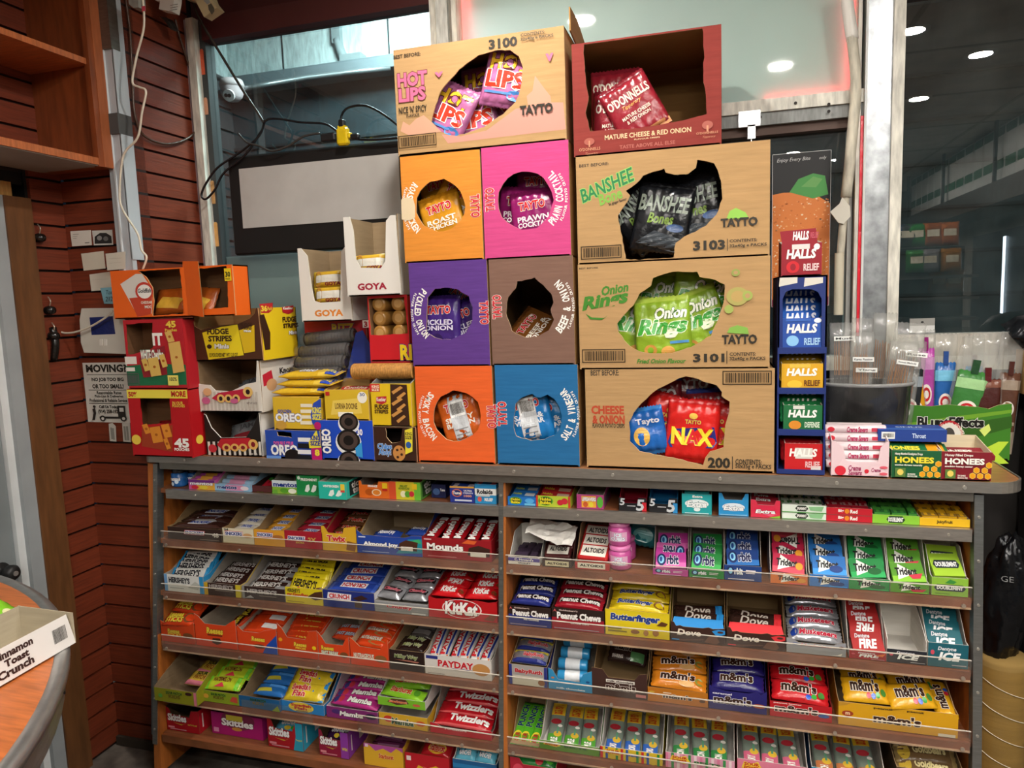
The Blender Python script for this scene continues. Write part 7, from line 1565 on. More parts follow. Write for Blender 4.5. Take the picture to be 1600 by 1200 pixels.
tray(3, 1012, 1106, 1078, 'orange brown candy bag box', '#b8701c', '#8a6a44', [T_("m&m's", .26, .34, .74, .66, '#3a2218', '#e8e0d0', .045), R_(.26, .68, .4, .74, '#e0d0b8'), E_(.86, .3, .96, .5, '#5a3a20'), E_(.02, .6, .12, .76, '#c8a03c')], [dict(i=mmbag('amber orange candy bag', '#cc7a1c', extra=[E_(.5, .05, .8, .34, '#d8a868'), E_(.8, .2, .96, .6, '#8a8a3c')]), n=3, m=1, w=.058, z0=.05, tilt=22, dz=.014, y0=.004)], hs=.10)
tray(3, 1108, 1198, 1082, 'indigo candy bag box', '#241f6a', '#2a2460', [T_('caramel', .06, .8, .4, .9, '#e0dce8'), T_("m&m's", .08, .34, .74, .78, '#3a2218', '#e8e4ec', .045), E_(.76, .3, .98, .52, '#a8522c')], [dict(i=mmbag('indigo candy bag', '#221c62', extra=[T_('caramel', .1, .86, .5, .98, '#c8c4dc')]), n=3, m=1, w=.058, z0=.055, tilt=22, dz=.016, y0=.004)], hs=.105, prof=[(0, 1.25), (.1, 1.1), (.3, 1.0), (.7, 1), (.82, 1.14), (.9, 1.0), (1, 1.2)])
tray(3, 1203, 1300, 1100, 'scarlet candy bag box', '#b41620', '#8a1a1e', [T_('peanut butter', .06, .86, .52, .96, '#f0d8d4'), T_("m&m's", .08, .36, .78, .84, '#3a2218', '#ece4e0', .045), E_(.78, .26, .96, .5, '#3a5a9c')], [dict(i=mmbag('scarlet candy bag', '#c41a22', extra=dots), n=3, m=1, w=.062, z0=.058, tilt=24, dz=.016, y0=.004)], hs=.105)
tray(3, 1310, 1497, 1106, 'large yellow candy bag box', '#d09a14', TAN, [('p', [(.0, 1), (.0, .8), (.06, .86), (.12, 1)], '#b8882c'), E_(.03, .4, .13, .64, '#9c3c1c'), T_('m', .06, .46, .1, .58, '#e8c8a0'), T_("m&m's", .3, .28, .7, .66, '#3a2218', '#ece4d0', .045), T_('peanut', .3, .84, .46, .93, '#3a2a14'), T_('peanut', .58, .86, .72, .95, '#3a2a14'), R_(.84, .02, .98, .14, '#dcd4c4')],
     [dict(i=mmbag('yellow peanut candy bag', '#dca41a', extra=dots), n=1, m=2, w=.07, z0=.055, tilt=26, y0=.004, x0=.02, x1=.86, jit=3), dict(i=mmbag('yellow peanut candy bag farther back', '#d8a018', extra=dots), n=2, m=2, w=.07, z0=.066, tilt=16, y0=.07, dz=.012, x0=.06, x1=.9, jit=4), dict(i=mmbag('yellow candy bag on end', '#dca41a', extra=dots[:2]), n=1, m=1, rot=90, L=.12, w=.05, z0=.06, y0=.01, tilt=20, x0=.86, x1=.98)], hs=.10)

# ---- fifth shelf
def bag5(d, c, decs, t=.022, ends=None, axis='x', wr=.004): return bar('candy_bag', d, 'candy bag', c, decs, t, ends, wr=wr, crimp=.06, axis=axis)
SP = bag5('pink and yellow sour candy bag', '#c8a83c', [R_(0, 0, 1, .2, '#d87a8a'), T_('SOUR', .3, .6, .8, .85, '#2a3a1c', None, .06), T_('PATCH', .3, .3, .8, .58, '#8a4a1c', None, .06)])
sour = lambda c: [T_('SOUR PATCH', .28, .62, .66, .84, '#1c2a18', c, .05), T_('KIDS', .34, .34, .62, .6, '#6a5a1c', None, .05)]
tray(4, 241, 307, 1078, 'olive sour candy tray jutting out at the left end', '#8a8a1c', '#8a7458', sour('#8ac03a') + [E_(.74, .7, .9, .95, '#3a1c1c'), R_(.94, 0, 1, 1, '#d87a8a'), E_(.1, .3, .2, .6, '#5a9a3c')], [dict(i=SP, n=2, m=1, w=.06, z0=.03, y0=.05, tilt=16, dy=.05, dz=.01, x0=.45, x1=1)], hs=.125, D=.22, dy=-.035, sprof=[(.002, .05), (.06, .075), (.18, .12), (.22, .12)], yaw=0)
SW_ = bag5('lime and yellow sour candy bag', '#b8cc2c', [R_(0, 0, .15, 1, '#7ad03a'), R_(.85, 0, 1, 1, '#7ad03a'), T_('WATERMELON', .2, .45, .7, .8, '#5a1c1c', '#e8e03c', .05), ('p', [(.3, .1), (.6, .1), (.5, .4)], '#d83a4a')])
tray(4, 313, 373, 1081, 'lime sour candy tray', '#8a9c24', '#8a7458', sour('#6ab82c') + [('p', [(.76, .3), (.96, .2), (.96, .7), (.84, .74)], '#c84a3a'), E_(.08, .3, .22, .7, '#d8a03c')], [dict(i=SW_, n=3, m=1, w=.05, z0=.04, y0=.01, tilt=22, dz=.010)], hs=.10, dy=.0)
SB = bag5('blue sour candy bag', '#2a6ab0', [('p', [(.1, .1), (.6, .2), (.5, .5), (.12, .4)], '#c8c03c'), R_(.4, .6, .9, .8, '#4a8ad0')])
tray(4, 373, 437, 1090, 'blue sour candy tray', '#1f5a8c', '#8a7458', sour('#4a8a3c') + [('p', [(.8, .0), (.95, .5), (1, 0)], '#8a9a2c')], [dict(i=SB, n=3, m=1, w=.05, z0=.025, y0=.02, tilt=18, dz=.012, x0=.2, x1=1, jit=4)], hs=.105, dy=.0)
SF = bag5('yellow and blue fish candy bag', '#dcc02c', [('p', [(.5, 0), (.7, .5), (.62, 1), (1, 1), (1, 0)], '#2a84c8'), T_('Swedish', .14, .48, .62, .82, '#c42434', '#f0e8d0', .06), T_('Fish', .22, .14, .54, .46, '#c42434', '#f0e8d0', .06)], .026)
tray(4, 440, 506, 1098, 'yellow and blue fish candy box', '#2a7ab8', '#c8c4c0', [E_(.16, .05, .76, 1.0, '#dcc03a'), T_('Swedish', .22, .58, .7, .86, '#b41c34', None, .06), T_('Fish', .3, .3, .6, .58, '#b41c34', None, .06), R_(.34, .1, .62, .24, '#8a7a5a')], [dict(i=SF, n=2, m=1, w=.062, z0=.05, tilt=32, y0=.002, dz=.022, dy=.045)], hs=.11)
MBR = bar('candy_pack', 'magenta chewy candy pack', 'candy pack', '#b0307c', [E_(.02, .1, .16, .9, '#3a3a8c'), E_(.14, .1, .26, .8, '#c83a4a'), T_('Mamba', .34, .2, .86, .8, '#f0eee8', '#2a4a2c', .07, .1)], .02)
mam = lambda: [T_('Mamba', .26, .3, .72, .72, '#f0eee8', '#2a4a2c', .08, .1)]
tray(4, 510, 590, 1108, 'plum purple chewy candy box', '#7c2a6a', '#c8b0bc', [E_(.1, .4, .3, .8, '#4a2a6c'), E_(.76, .3, .98, .8, '#2a1c3a')] + mam(), [dict(i=MBR, n=4, m=1, w=.036, z0=.05, tilt=14, dz=.006)], hs=.11, side='#5a2a6a')
yb4 = tray(4, 592, 668, 1117, 'yellow chewy candy box under the lime one', '#d0a42c', GREY, [E_(.1, .3, .3, .8, '#c83a2c'), E_(.76, .3, .96, .7, '#c85a2c')] + [T_('Mamba', .26, .2, .72, .7, '#2a5a3c', '#e8e4d0', .08, .1)], (), hs=.062, D=.2)
SBU = bar('candy_pack', 'lime fruit chew pack', 'candy pack', '#8ac82c', [T_('Starburst', .2, .25, .7, .8, '#c8401c', '#e8e0c0', .06), E_(.76, .2, .9, .8, '#5aa02c')], .02)
tray(4, 590, 664, 1092, 'lime green fruit chew tray stacked on a yellow box', '#7ab82c', WHT_, [('p', [(.2, .5), (.3, .9), (.6, .92), (.66, .5), (.4, .2)], '#5a2c24'), T_('Starburst', .24, .46, .62, .74, '#d8602c', '#e8e0c0', .06), E_(.74, .3, .9, .6, '#c85a4a')], [dict(i=SBU, n=3, m=1, w=.040, z0=.04, tilt=14, dz=.010, y0=.006)], hs=.06, zo=.0625, D=.19, side='#d8d8d0', dy=.014)
TWZ = bar('candy_pack', 'red licorice pack', 'candy pack', '#b0121e', [T_('Twizzlers', .25, .3, .95, .85, '#f2f0ec', None, .07, .1), R_(0, .0, 1, .1, '#d85a5c')], .022)
tray(4, 672, 768, 1140, 'red licorice box with a wide cut front', '#b81c2c', GREY, [R_(.2, .82, .6, .92, '#c84a54'), T_('Twizzlers', .22, .74, .6, .9, '#e8d8d4', None, .04)], [dict(i=TWZ, n=4, m=1, w=.046, z0=.05, tilt=20, dz=.010, y0=.006)], hs=.125, hb=.12, prof=[(0, 1.5), (.1, 1.4), (.2, .95), (.72, .9), (.8, 1.3), (1, 1.4)])
LS = bar('candy_pack', 'long bright green candy pack', 'candy pack', '#5ab82c', [E_(.02, .1, .3, .95, '#e8d83c'), T_('SOUR', .06, .3, .26, .75, '#b82c2c', None, .06), T_('PUNCH', .4, .2, .9, .8, '#1c3a6c', '#a0d860', .04)], .02)
tray(4, 781, 841, 1164, 'pale green candy box with a notched front', '#7cc060', TAN, [('p', [(.12, .4), (.2, .7), (.8, .62), (.84, .3), (.4, .24)], '#24406c'), T_('AIRHEADS', .22, .44, .76, .62, '#f0f0e8', None, .06), T_('XTREMES', .24, .28, .78, .42, '#d8c83c', None, .05), R_(.46, .05, .52, .2, '#c8a03c'), R_(.1, .74, .24, .84, '#c83a4a')], [dict(i=LS, n=1, m=3, rot=90, L=.17, w=.034, z0=.05, y0=.004, tilt=16)], hs=.115, prof=[(0, 1.4), (.08, 1.4), (.2, 1.0), (.62, .95), (.7, 1.25), (1, 1.3)])
def sourbelt(xl, xr, yt, ref, oc, dcol, word, wc, n, stripes, desc, side=None):
    dec = []
    if stripes:
        for k in range(12): dec.append(('p', [(k / 12, 0), (k / 12 + .04, 0), (k / 12 + .04, 1), (k / 12, 1)], stripes[k % len(stripes)]))
    dec += [('p', [(.06, .55), (.1, .9), (.2, .8), (.3, .95), (.36, .6), (.28, .4), (.16, .5)], '#e8c83c'), T_('SOUR', .1, .7, .32, .86, '#b82418', None, .06), T_('POWER', .1, .5, .32, .68, '#b82418', None, .06), T_('BELTS', .42, .5, .8, .7, wc, None, .05)]
    it = bar('candy_pack', desc, 'candy pack', '#78857a', [R_(.0, .05, .30, .95, dcol), E_(.24, .1, .36, .6, '#e0b83c'), T_(word, .04, .3, .22, .75, '#f0f0e8', wc, .05), R_(.7, .05, 1, .95, '#d8b02c'), T_('SOUR POWER', .72, .2, .97, .8, '#b8241c', None, .05), E_(.50, .2, .62, .9, '#a02c34'), E_(.44, .1, .5, .4, '#e6e2da'), R_(.3, .3, .44, .42, '#5f9a78')], .014)
    return tray(4, xl, xr, yt, ref, oc, WHT_, dec, [dict(i=it, n=1, m=n, rot=90, L=.16, w=.046, z0=.045, y0=.004, tilt=18, x0=.04, x1=.94)], hs=.11, side=side, D=.24)
sourbelt(843, 936, 1162, 'leaf green sour belt box', '#5a8a24', '#5aa83c', 'APPLE', '#2a5a24', 3, None, 'green sour belt pack', '#4aa02c')
sourbelt(938, 1035, 1172, 'rainbow striped sour belt box', '#d8b82c', '#3a6ac0', 'COLORS', '#2a4a9c', 3, ['#c8282c', '#2a5aa8', '#d8b82c', '#2a8a3c'], 'rainbow sour belt pack', '#d8b82c')
sourbelt(1040, 1148, 1182, 'pink and green striped sour belt box', '#d89ab0', '#3a8a4a', 'MELON', '#2a6a34', 3, ['#d87a9a', '#3a8a4a', '#e8d0d4'], 'watermelon sour belt pack', '#5a9a5a')
sourbelt(1152, 1262, 1192, 'pink sour belt box', '#d87a94', '#d86a88', 'BERRY', '#a82c4a', 3, None, 'pink sour belt pack', '#d83a5c')
sourbelt(1268, 1385, 1206, 'blue sided sour belt box', '#2a8ab8', '#c87a4a', 'PEACH', '#a8602c', 3, None, 'peach sour belt pack', '#1f7ab0')
GB = bag5('dark gold gummy bag', '#6a5234', [R_(0, .85, 1, 1, '#b89a3c'), T_('Goldbears', .3, .4, .85, .75, '#d8c890', '#3a2a1c', .05), E_(.05, .1, .25, .8, '#c8a83c')], .02, '#8a744a')
tray(4, 1400, 1508, 1205, 'dark gold gummy bag box', '#5a4428', TAN, [T_('Goldbears', .2, .4, .8, .8, '#d8c890', None, .05)], [dict(i=GB, n=3, m=1, w=.062, z0=.05, tilt=30, dz=.022, dy=.03)], hs=.115)

# ---- lowest shelf
SK = lambda d, c: bag5(d, c, [T_('Skittles', .15, .3, .85, .8, '#f2f0f0', None, .06), E_(.3, .02, .5, .24, '#e8c83c'), E_(.5, .02, .7, .24, '#3aa83c')])
ski = lambda v0=.42, v1=.74: [T_('Skittles', .04, v0, .62, v1, '#f2f0ee', '#5a1420', .06), ('p', [(.2, v0 - .06), (.5, v0 - .1), (.66, v0 + .02), (.46, v0 - .14)], '#c8a83c'), R_(.1, .06, .6, .1, '#c88a94'), R_(.04, .12, .24, .2, '#d88a94')]
def skit(xl, xr, yt, ref, oc, it, side, extra=(), D=.14, **k):
    return tray(5, xl, xr, yt, ref, oc, '#5a4632', ski() + list(extra), [dict(i=it, n=1, m=1, w=.06, z0=.03, y0=.03, tilt=20)] if it else (), k.get('prof', [(0, 1.0), (.1, .95), (.16, .72), (.72, .66), (.78, .96), (1, 1)]), hs=k.get('hs', .105), D=D, side=side, dy=k.get('dy', .03), sdec=[R_(.5, .3, .8, .6, '#e8dcd8'), R_(.12, .2, .16, .8, '#e8dcd8')])
skit(254, 311, 1108, 'red fruit candy box at the bottom left corner', '#a4101e', None, '#b01424', [T_('original', .66, .3, .94, .4, '#c8a03c')])
tray(5, 331, 411, 1117, 'magenta fruit candy box tilted with its window up', '#a81a6c', '#7a1a54', [E_(.2, .3, .85, 1.2, '#7a2a4a'), T_('Skittles', .2, .44, .82, .78, '#f2f0ee', '#4a1430', .06), R_(.3, .7, .62, .95, '#c8b83c'), E_(.4, .26, .6, .42, '#c88a3c'), R_(.04, .1, .14, .3, '#d88ab0')], [dict(i=SK('rainbow fruit candy bag', '#8a3a5c'), n=1, m=1, w=.06, z0=.05, y0=.02, tilt=24)], hs=.10, D=.14, dy=.05)
skit(419, 474, 1127, 'teal and red fruit candy box', '#a81824', SK('white and blue fruit candy bag', '#5ab0d0'), '#2a9ab8', [('p', [(.72, 0), (.8, .5), (.8, 1.0), (1, 1.0), (1, 0)], '#2a9ab8'), T_('Tropical', .8, .34, .97, .42, '#d8c83c')], prof=[(0, 1.05), (.12, 1), (.2, .7), (.7, .66), (.8, .98), (.88, 1.14), (1, 1)])
skit(499, 545, 1142, 'purple sided fruit candy box', '#8c1a3a', SK('dark purple fruit candy bag', '#3a1c44'), '#8a3a9c', [('p', [(.74, 0), (.74, 1), (1, 1), (1, 0)], '#8a3a9c'), T_('Wild', .78, .3, .96, .42, '#d8c83c')])
tray(5, 569, 630, 1165, 'yellow and purple fruit chew box', '#d8a82c', '#8a5a3c', [('p', [(0, 1), (0, .8), (.14, .94), (.3, .7), (.5, .86), (.7, .72), (.84, .95), (1, .8), (1, 1)], '#a84a94'), T_('Starburst', .38, .4, .76, .62, '#c8501c', '#e8d0a0', .05), R_(.04, .84, .12, .98, '#e8c8d8')], [dict(i=bar('candy_pack', 'plum fruit chew pack', 'candy pack', '#5a2444', [R_(.2, .2, .8, .5, '#8a5a7a')], .02), n=2, m=1, w=.036, z0=.03, y0=.02, tilt=10, dz=.004)], hs=.095, D=.15, dy=.02)
SBR = bar('candy_pack', 'red fruit chew pack', 'candy pack', '#b01c24', [E_(.2, .05, .85, .95, '#d8a02c'), T_('Starburst', .25, .25, .8, .75, '#b81c24', '#e8d8a0', .06)], .02)
tray(5, 633, 702, 1180, 'red and yellow fruit chew box', '#b81c28', '#7a3a24', [('p', [(.2, 0), (.3, .4), (.5, .3), (.7, .5), (.9, .3), (1, .4), (1, 0)], '#d8b02c'), R_(.04, .6, .14, .84, '#e8d8d4'), T_('Starburst', .4, .14, .8, .36, '#b81c24', '#e8d8a0', .05)], [dict(i=SBR, n=3, m=1, w=.042, z0=.04, tilt=20, dz=.012, y0=.02, x0=.3, x1=1)], hs=.09, D=.16, dy=.02)
JR = bag5('ice blue hard candy bag', '#5aa8c0', [E_(.1, .3, .5, .9, '#2a4a6c'), T_('JOLLY', .14, .5, .7, .85, '#f2f4f4', '#1c3a5c', .05), T_('RANCHER', .2, .2, .8, .44, '#f2f4f4', '#1c3a5c', .03), E_(.5, .6, .7, .95, '#5aa03c'), E_(.7, .6, .84, .9, '#c8303c')])
tray(5, 708, 776, 1190, 'blue hard candy box with white inside', '#1f5a8c', WHT_, [R_(.0, .6, 1, .8, '#2a7ab0')], [dict(i=JR, n=2, m=2, w=.06, z0=.05, tilt=30, dz=.02, y0=.006, dy=.04)], hs=.11, D=.16, dy=.02)
GR = bag5('dark green candy bag', '#1f7a34', [E_(.5, .1, .7, .6, '#b8242c'), E_(.75, .2, .95, .7, '#5ac03c'), R_(0, .7, 1, .8, '#3a9a4c')])
tray(5, 793, 870, 1192, 'red fronted box of dark green candy bags', '#b02438', TAN, [E_(.05, .4, .3, .9, '#d8485c')], [dict(i=GR, n=2, m=1, w=.06, z0=.06, tilt=28, dz=.02, y0=.006)], hs=.10, D=.16, dy=.02, prof=[(0, 1.1), (.2, 1.1), (.28, .9), (1, .9)])

# ================================================================== left wall: cabinet, papers, keypad, cables
RW = mat('#86431f', 'woodz'); RWE = mat('#b8683a', 'wood')
cb = thing('wall_cabinet', 'reddish brown open wooden cabinet hanging high on the plank wall', 'cabinet', (0, 0, 0))
XF = -1.925
ya, yb_ = PX(155, 256, XF).y, PX(178, 260, XF).y
zb0 = PX(172, 261, XF).z; zb1 = zb0 + .022
q = MB(); q.box((XL, ya + .012, zb0 - .002), (XF - .012, yb_, ZC - .002), RW); q.build('end_panel', cb)
q = MB(); q.box((XF - .02, ya, zb0 - .004), (XF, yb_, ZC - .002), RW); q.box((XF - .004, ya + .02, zb0 - .003), (XF + .002, yb_ - .003, ZC - .002), mat('#a65c34', 'woodz')); q.build('face_stile', cb)
q = MB(); q.box((XL, 1.02, zb0), (XF - .001, ya + .012, zb1), RWE); q.box((XL + .002, 1.03, zb0 - .003), (XF - .006, ya + .01, zb0), mat('#8a8279', 'dull')); q.build('bottom_board', cb)
zs_ = PX(120, 90, XF - .01).z
q = MB(); q.box((XL, 1.02, zs_ - .009), (XF - .012, ya + .011, zs_ + .009), RWE); q.build('shelf_board', cb)

def sheet(name, label, cat, pts, col, decs=(), Y=YW2 - .0005, th=.0008, kind='paper', group=None):
    P_ = [PY(*p, Y) for p in pts]
    c = sum(P_, Vector()) / len(P_)
    q = MB(); T = F_front(0, 0, 0)
    q.prism([(p.x - c.x, p.z - c.z) for p in P_], T @ TR(0, 0, th), th, mat(col, kind))
    Tw = TR(c.x, Y, c.z) @ F_front(0, 0, 0) @ TR(0, 0, th)
    pxdraw(Face(q, T @ TR(0, 0, th), 1, 1), Tw, decs)
    o = q.build(name); o.location = (c.x, Y, c.z)
    return tag(o, label, cat, group)
sheet('card', 'white printed card on the plank wall beside the black and white photo card', 'card', [(113, 385), (143.5, 383), (142, 359.5), (110, 361.5)], '#dad6cc', [('r', (114, 367), (123, 365.5), '#8a8880'), ('r', (114, 370), (121, 369), '#8a8880'), ('r', (114.5, 373), (120, 372), '#8a8880'), ('r', (133, 380), (140, 378.5), '#4a4a48')])
sheet('card', 'black and white photo card on the plank wall', 'card', [(147, 383.5), (177, 382.5), (175.5, 359), (144, 360.5)], '#c9cac4', [('p', [(148, 381), (175, 380), (174, 369), (166, 364), (156, 364), (148, 370)], '#2c2c2c'), ('e', (152, 376), (159, 368), '#8a8a88'), ('e', (162, 377), (169, 369), '#6a6a68'), ('r', (148, 383), (175, 381.5), '#a8a8a4')])
sheet('paper_note', 'plain cream paper under the printed card', 'paper', [(131, 423), (165, 419.5), (162, 392), (127, 396.5)], '#cfc9b8')
sheet('paper_note', 'cream paper overlapping the grey corner trim', 'paper', [(168, 422.5), (196, 420), (196, 393), (165, 396.5)], '#cdc8ba', [('r', (170, 404), (190, 403.3), '#b4ae9c'), ('r', (171, 411), (190, 410.3), '#b4ae9c')], YW2 - .029)
sheet('paper_note', 'lower cream paper beside the orange box', 'paper', [(143, 455), (175, 452), (172, 424.5), (140, 429)], '#cfcabc', [('r', (144, 437), (170, 436), '#b8b2a4')], YW2 - .002)
sheet('paper_note', 'small light blue note with handwriting', 'note', [(163, 474.5), (186, 475), (184, 448), (157, 450)], '#7fb4c4', [('t', 'Tax', (166, 460), (175, 453), '#24303c', None, .0, .2), ('t', '2125', (165, 471), (180, 463), '#24303c', None, .0, .2)], YW2 - .004)
van = [('r', (157, 653.5), (193, 651), '#2a2a28'), ('r', (186, 651), (196, 634), '#2a2a28'), ('r', (188, 643), (194, 637), '#cfcfc8'), ('e', (158, 658), (166, 649), '#2a2a28'), ('e', (160, 656), (164, 651.5), '#cfcfc8'), ('e', (190, 658), (199, 649), '#2a2a28'), ('e', (192.5, 656), (197, 651.5), '#cfcfc8'), ('e', (147, 637), (151, 633), '#2a2a28'), ('p', [(146, 656), (148, 645), (146, 639), (150, 637), (152, 645), (150, 656)], '#2a2a28')]
sheet('poster', 'white moving company notice with a truck drawing below the keypad', 'poster', [(138, 659), (206, 661), (204, 566), (129, 567)], '#cdcdc4', [('t', 'MOVING?', (135, 582), (197, 569), '#24241f', None, .06), ('r', (136, 586), (198, 585), '#4a4a44'), ('t', 'NO JOB TOO BIG', (144, 597), (193, 590), '#2a2a26', None, .04), ('t', 'OR TOO SMALL!', (145, 607), (193, 600), '#2a2a26', None, .04),
  ('r', (139, 609.6), (200, 609), '#4a4a44'), ('t', 'Reasonable Rates', (152, 616), (190, 611), '#3a3a34'), ('t', 'Pick-Ups & Deliveries', (149, 622), (193, 617), '#3a3a34'), ('t', 'Professional & Reliable Service', (141, 628), (199, 623), '#3a3a34'), ('r', (140, 630.5), (200, 630), '#4a4a44'), ('t', 'Call Us Today!', (156, 639), (186, 633), '#2a2a26', None, .03), ('t', '(914) 258-1928', (155, 647), (188, 640), '#2a2a26', None, .03)] + van)
sheet('paper_strip', 'torn paper strip hanging under the moving notice, nearer the door', 'paper strip', [(172, 689), (182, 690), (181, 666), (176, 661), (170, 662)], '#c4c2b8', [('r', (174, 686), (175, 668), '#8a8a82'), ('r', (177, 687), (178, 669), '#8a8a82')], YW2 - .003)
sheet('paper_strip', 'torn paper strip under the moving notice, beside the red box', 'paper strip', [(193, 690), (205, 691), (203, 660), (191, 661)], '#c4c2b8', [('r', (195, 688), (196, 666), '#8a8a82'), ('r', (199, 688), (200, 666), '#8a8a82')], YW2 - .003)
kp = PY(160, 518, YW2 - .001); t = thing('alarm_keypad', 'white alarm keypad with a blue screen on the plank wall', 'keypad', kp)
L2 = lambda pts, Y: [(PY(*p, Y).x - kp.x, PY(*p, Y).z - kp.z) for p in pts]
q = MB(); q.prism(L2([(131, 551), (196, 553), (194, 481), (127, 482), (124, 500), (126, 535)], YW2 - .03), F_front(0, -.028, 0), .026, mat('#cfcdc2', 'painted')); q.build('housing', t)
q = MB(); q.prism(L2([(143, 523.5), (180, 522), (176, 494), (139.5, 496)], YW2 - .03), F_front(0, -.0285, 0), .001, mat('#1c2c6c', 'gloss')); q.build('screen', t)
for a in ((156, 530), (163, 530)):
    q = MB(); q.prism(L2([(a[0], a[1] + 10), (a[0] + 4, a[1] + 10), (a[0] + 4, a[1]), (a[0], a[1])], YW2 - .03), F_front(0, -.0305, 0), .003, mat('#e4e2da', 'painted')); q.build('button', t)
def cable(name, label, pts, r, col, kind='gloss'):
    q = MB(); q.tube(pts, r, mat(col, kind)); return tag(q.build(name), label, 'cable')
cable('cable', 'white cord hanging down over the grey corner trim to the orange box', [PY(*p, 1.945) for p in ((222, -10), (225, 40), (213, 90), (207, 128), (217, 136), (228, 143), (222, 175), (215, 215), (193, 243), (187, 300), (192, 328), (215, 365), (221, 390), (229, 402), (223, 421))], .0035, '#d8cfbc')
cable('cable', 'brown cord looping across the recessed plank wall', [PX(*p, XW3 + .012) for p in ((195, -10), (203, 50), (207, 130), (211, 180), (225, 212), (260, 225), (295, 215), (312, 190), (310, 150), (296, 105), (280, 55), (274, 30))], .004, '#4a3428')
cable('cable', 'pale cord running along the wall from the door header to the keypad', [PY(*p, 1.93) for p in ((30, 277), (42, 281), (52, 310), (63, 360), (61, 400), (68, 450), (76, 497), (92, 517), (112, 520), (140, 511), (165, 496), (176, 486))], .0035, '#cfc6b4')
for k, (px, py) in enumerate(((58, 372), (74, 485), (80, 525))):
    p = PX(px, py, XL + .002); q = MB(); q.lathe([(0, .03), (.012, .028), (.016, .012), (.014, 0)], mat('#141210', 'gloss'), TR(XL, p.y, p.z) @ RY(90), 12); q.tube([(XL + .012, p.y, p.z + .01), (XL + .02, p.y, p.z + .03), (XL + .01, p.y, p.z + .045)], .002, mat('#c0b8a8', 'metal'), 6)
    tag(q.build('wall_hook'), 'black hook on the narrow plank strip, ' + ['highest one beside the pale cord', 'middle one beside the keypad', 'lowest one'][k], 'hook')
q = MB(); a, b = PX(82, 512, XL + .004), PX(84, 562, XL + .004)
q.tube([a, a.lerp(b, .5) + Vector((.01, 0, 0)), b], .012, mat('#15120f', 'gloss'), 8, 4); tag(q.build('black_strap'), 'black strap hanging from the lowest wall hook', 'strap')
# things at the top of the wall
def slab(name, label, cat, pts, Y, th, col, kind='painted', decs=()):
    return sheet(name, label, cat, pts, col, decs, Y, th, kind)
slab('power_plug', 'clear and white plug box at the top of the white cord', 'plug', [(213, 12), (220, 18), (228, 17), (226, -12), (211, -12)], 1.96, .03, '#8f8f88', 'gloss', [('r', (222, 18), (227, 9), '#c8485a')])
slab('junction_box', 'white labelled box at the top of the recessed plank wall', 'box', [(260, 20), (280.5, 24), (284, 5), (284, -14), (254, -14), (255, 7), (262, 8)], 2.16, .035, '#d4d0c8', 'paper', [('r', (266, 8), (278, 7), '#9a968c'), ('r', (266, 12), (278, 11), '#9a968c'), ('r', (265, 16), (277, 15), '#9a968c')])
slab('bracket', 'black bracket under the white labelled box', 'bracket', [(259, 31), (270, 32), (279, 48), (276, 50), (266, 36)], 2.2, .03, '#2a2622')
slab('motion_sensor', 'beige sensor box tilted at the top corner of the window', 'sensor', [(331, 33), (351, 19), (342, 8), (336, -8), (314, -8), (317, 6)], 2.24, .04, '#c4b48c', 'painted', [('p', [(325, 8), (330, 5), (335, 13), (335, 18), (331, 23), (326, 15)], '#5a5648'), ('p', [(318, 1), (326, -2), (329, 4), (324, 7)], '#9aa0a0')])
slab('bracket_plate', 'beige plate beside the tilted sensor', 'plate', [(296, 2), (312, 7), (314, -8), (294, -8)], 2.26, .02, '#b8aa88')
# window lights on the frame
for k, (x0, y0, x1, y1, c, s) in enumerate(((327.5, 346, 335, 385, '#e0a860', 0), (322, 281, 328, 318, '#d8a468', 0), (311, 150, 318, 178, '#d89a78', 0), (301, 74, 310, 116, '#e0603c', 0))):
    p0, p1 = PY(x0, y1, YF), PY(x1, y0, YF); q = MB(); xm = (p0.x + p1.x) / 2 ; wd = .0075
    q.prism([(-wd, p0.z), (wd, p0.z), (wd + .0, p1.z - .006), (wd * .5, p1.z), (-wd * .5, p1.z), (-wd, p1.z - .006)], F_front(XW3 + .053, YF + .018, 0), .006, mat(c, 'gloss'))
    tag(q.build('light_module'), 'orange light module on the window frame edge, %s one' % ['lowest', 'third highest', 'second highest', 'highest'][k], 'light module')
# display with its cables
tvY = 2.285
a, b = PY(354, 246, tvY), PY(366, 399, tvY)
xl_, xr_ = (a.x + b.x) / 2, -1.02
t = thing('wall_monitor', 'black framed monitor with a plain grey screen hanging in the window', 'monitor', ((xl_ + xr_) / 2, tvY, b.z))
w_, h_ = xr_ - xl_, a.z - b.z
q = MB(); q.box((-w_ / 2, 0, 0), (w_ / 2, .035, h_), mat('#151515', 'painted'), None, .006); q.build('frame', t)
g0, g1 = PY(382, 357, tvY), PY(373, 264.5, tvY)
q = MB(); q.box(((g0.x + g1.x) / 2 - t.location.x, -.004, g0.z - b.z), (w_ / 2 - .03, .001, g1.z - b.z), mat('#bdbbb7', 'painted')); q.build('screen', t)
p = PY(459, 228, tvY + .015); q = MB(); q.tube([p + Vector((0, 0, -.004)), p + Vector((.01, 0, .008)), p + Vector((.0, 0, .022)), p + Vector((0, 0, .10)), p + Vector((0, .02, .16))], .003, mat('#b8b8b8', 'metal'), 6); q.build('hanging_hook', t)
def wcable(label, pts, r=.004, col='#15161a', Y=2.272):
    return cable('cable', label, [PY(*p, Y) for p in pts], r, col)
wcable('dark cord falling across the window from the sensor', ((297, -8), (312, 30), (345, 85), (380, 142), (404, 178), (412, 192)), .005, '#3a3632')
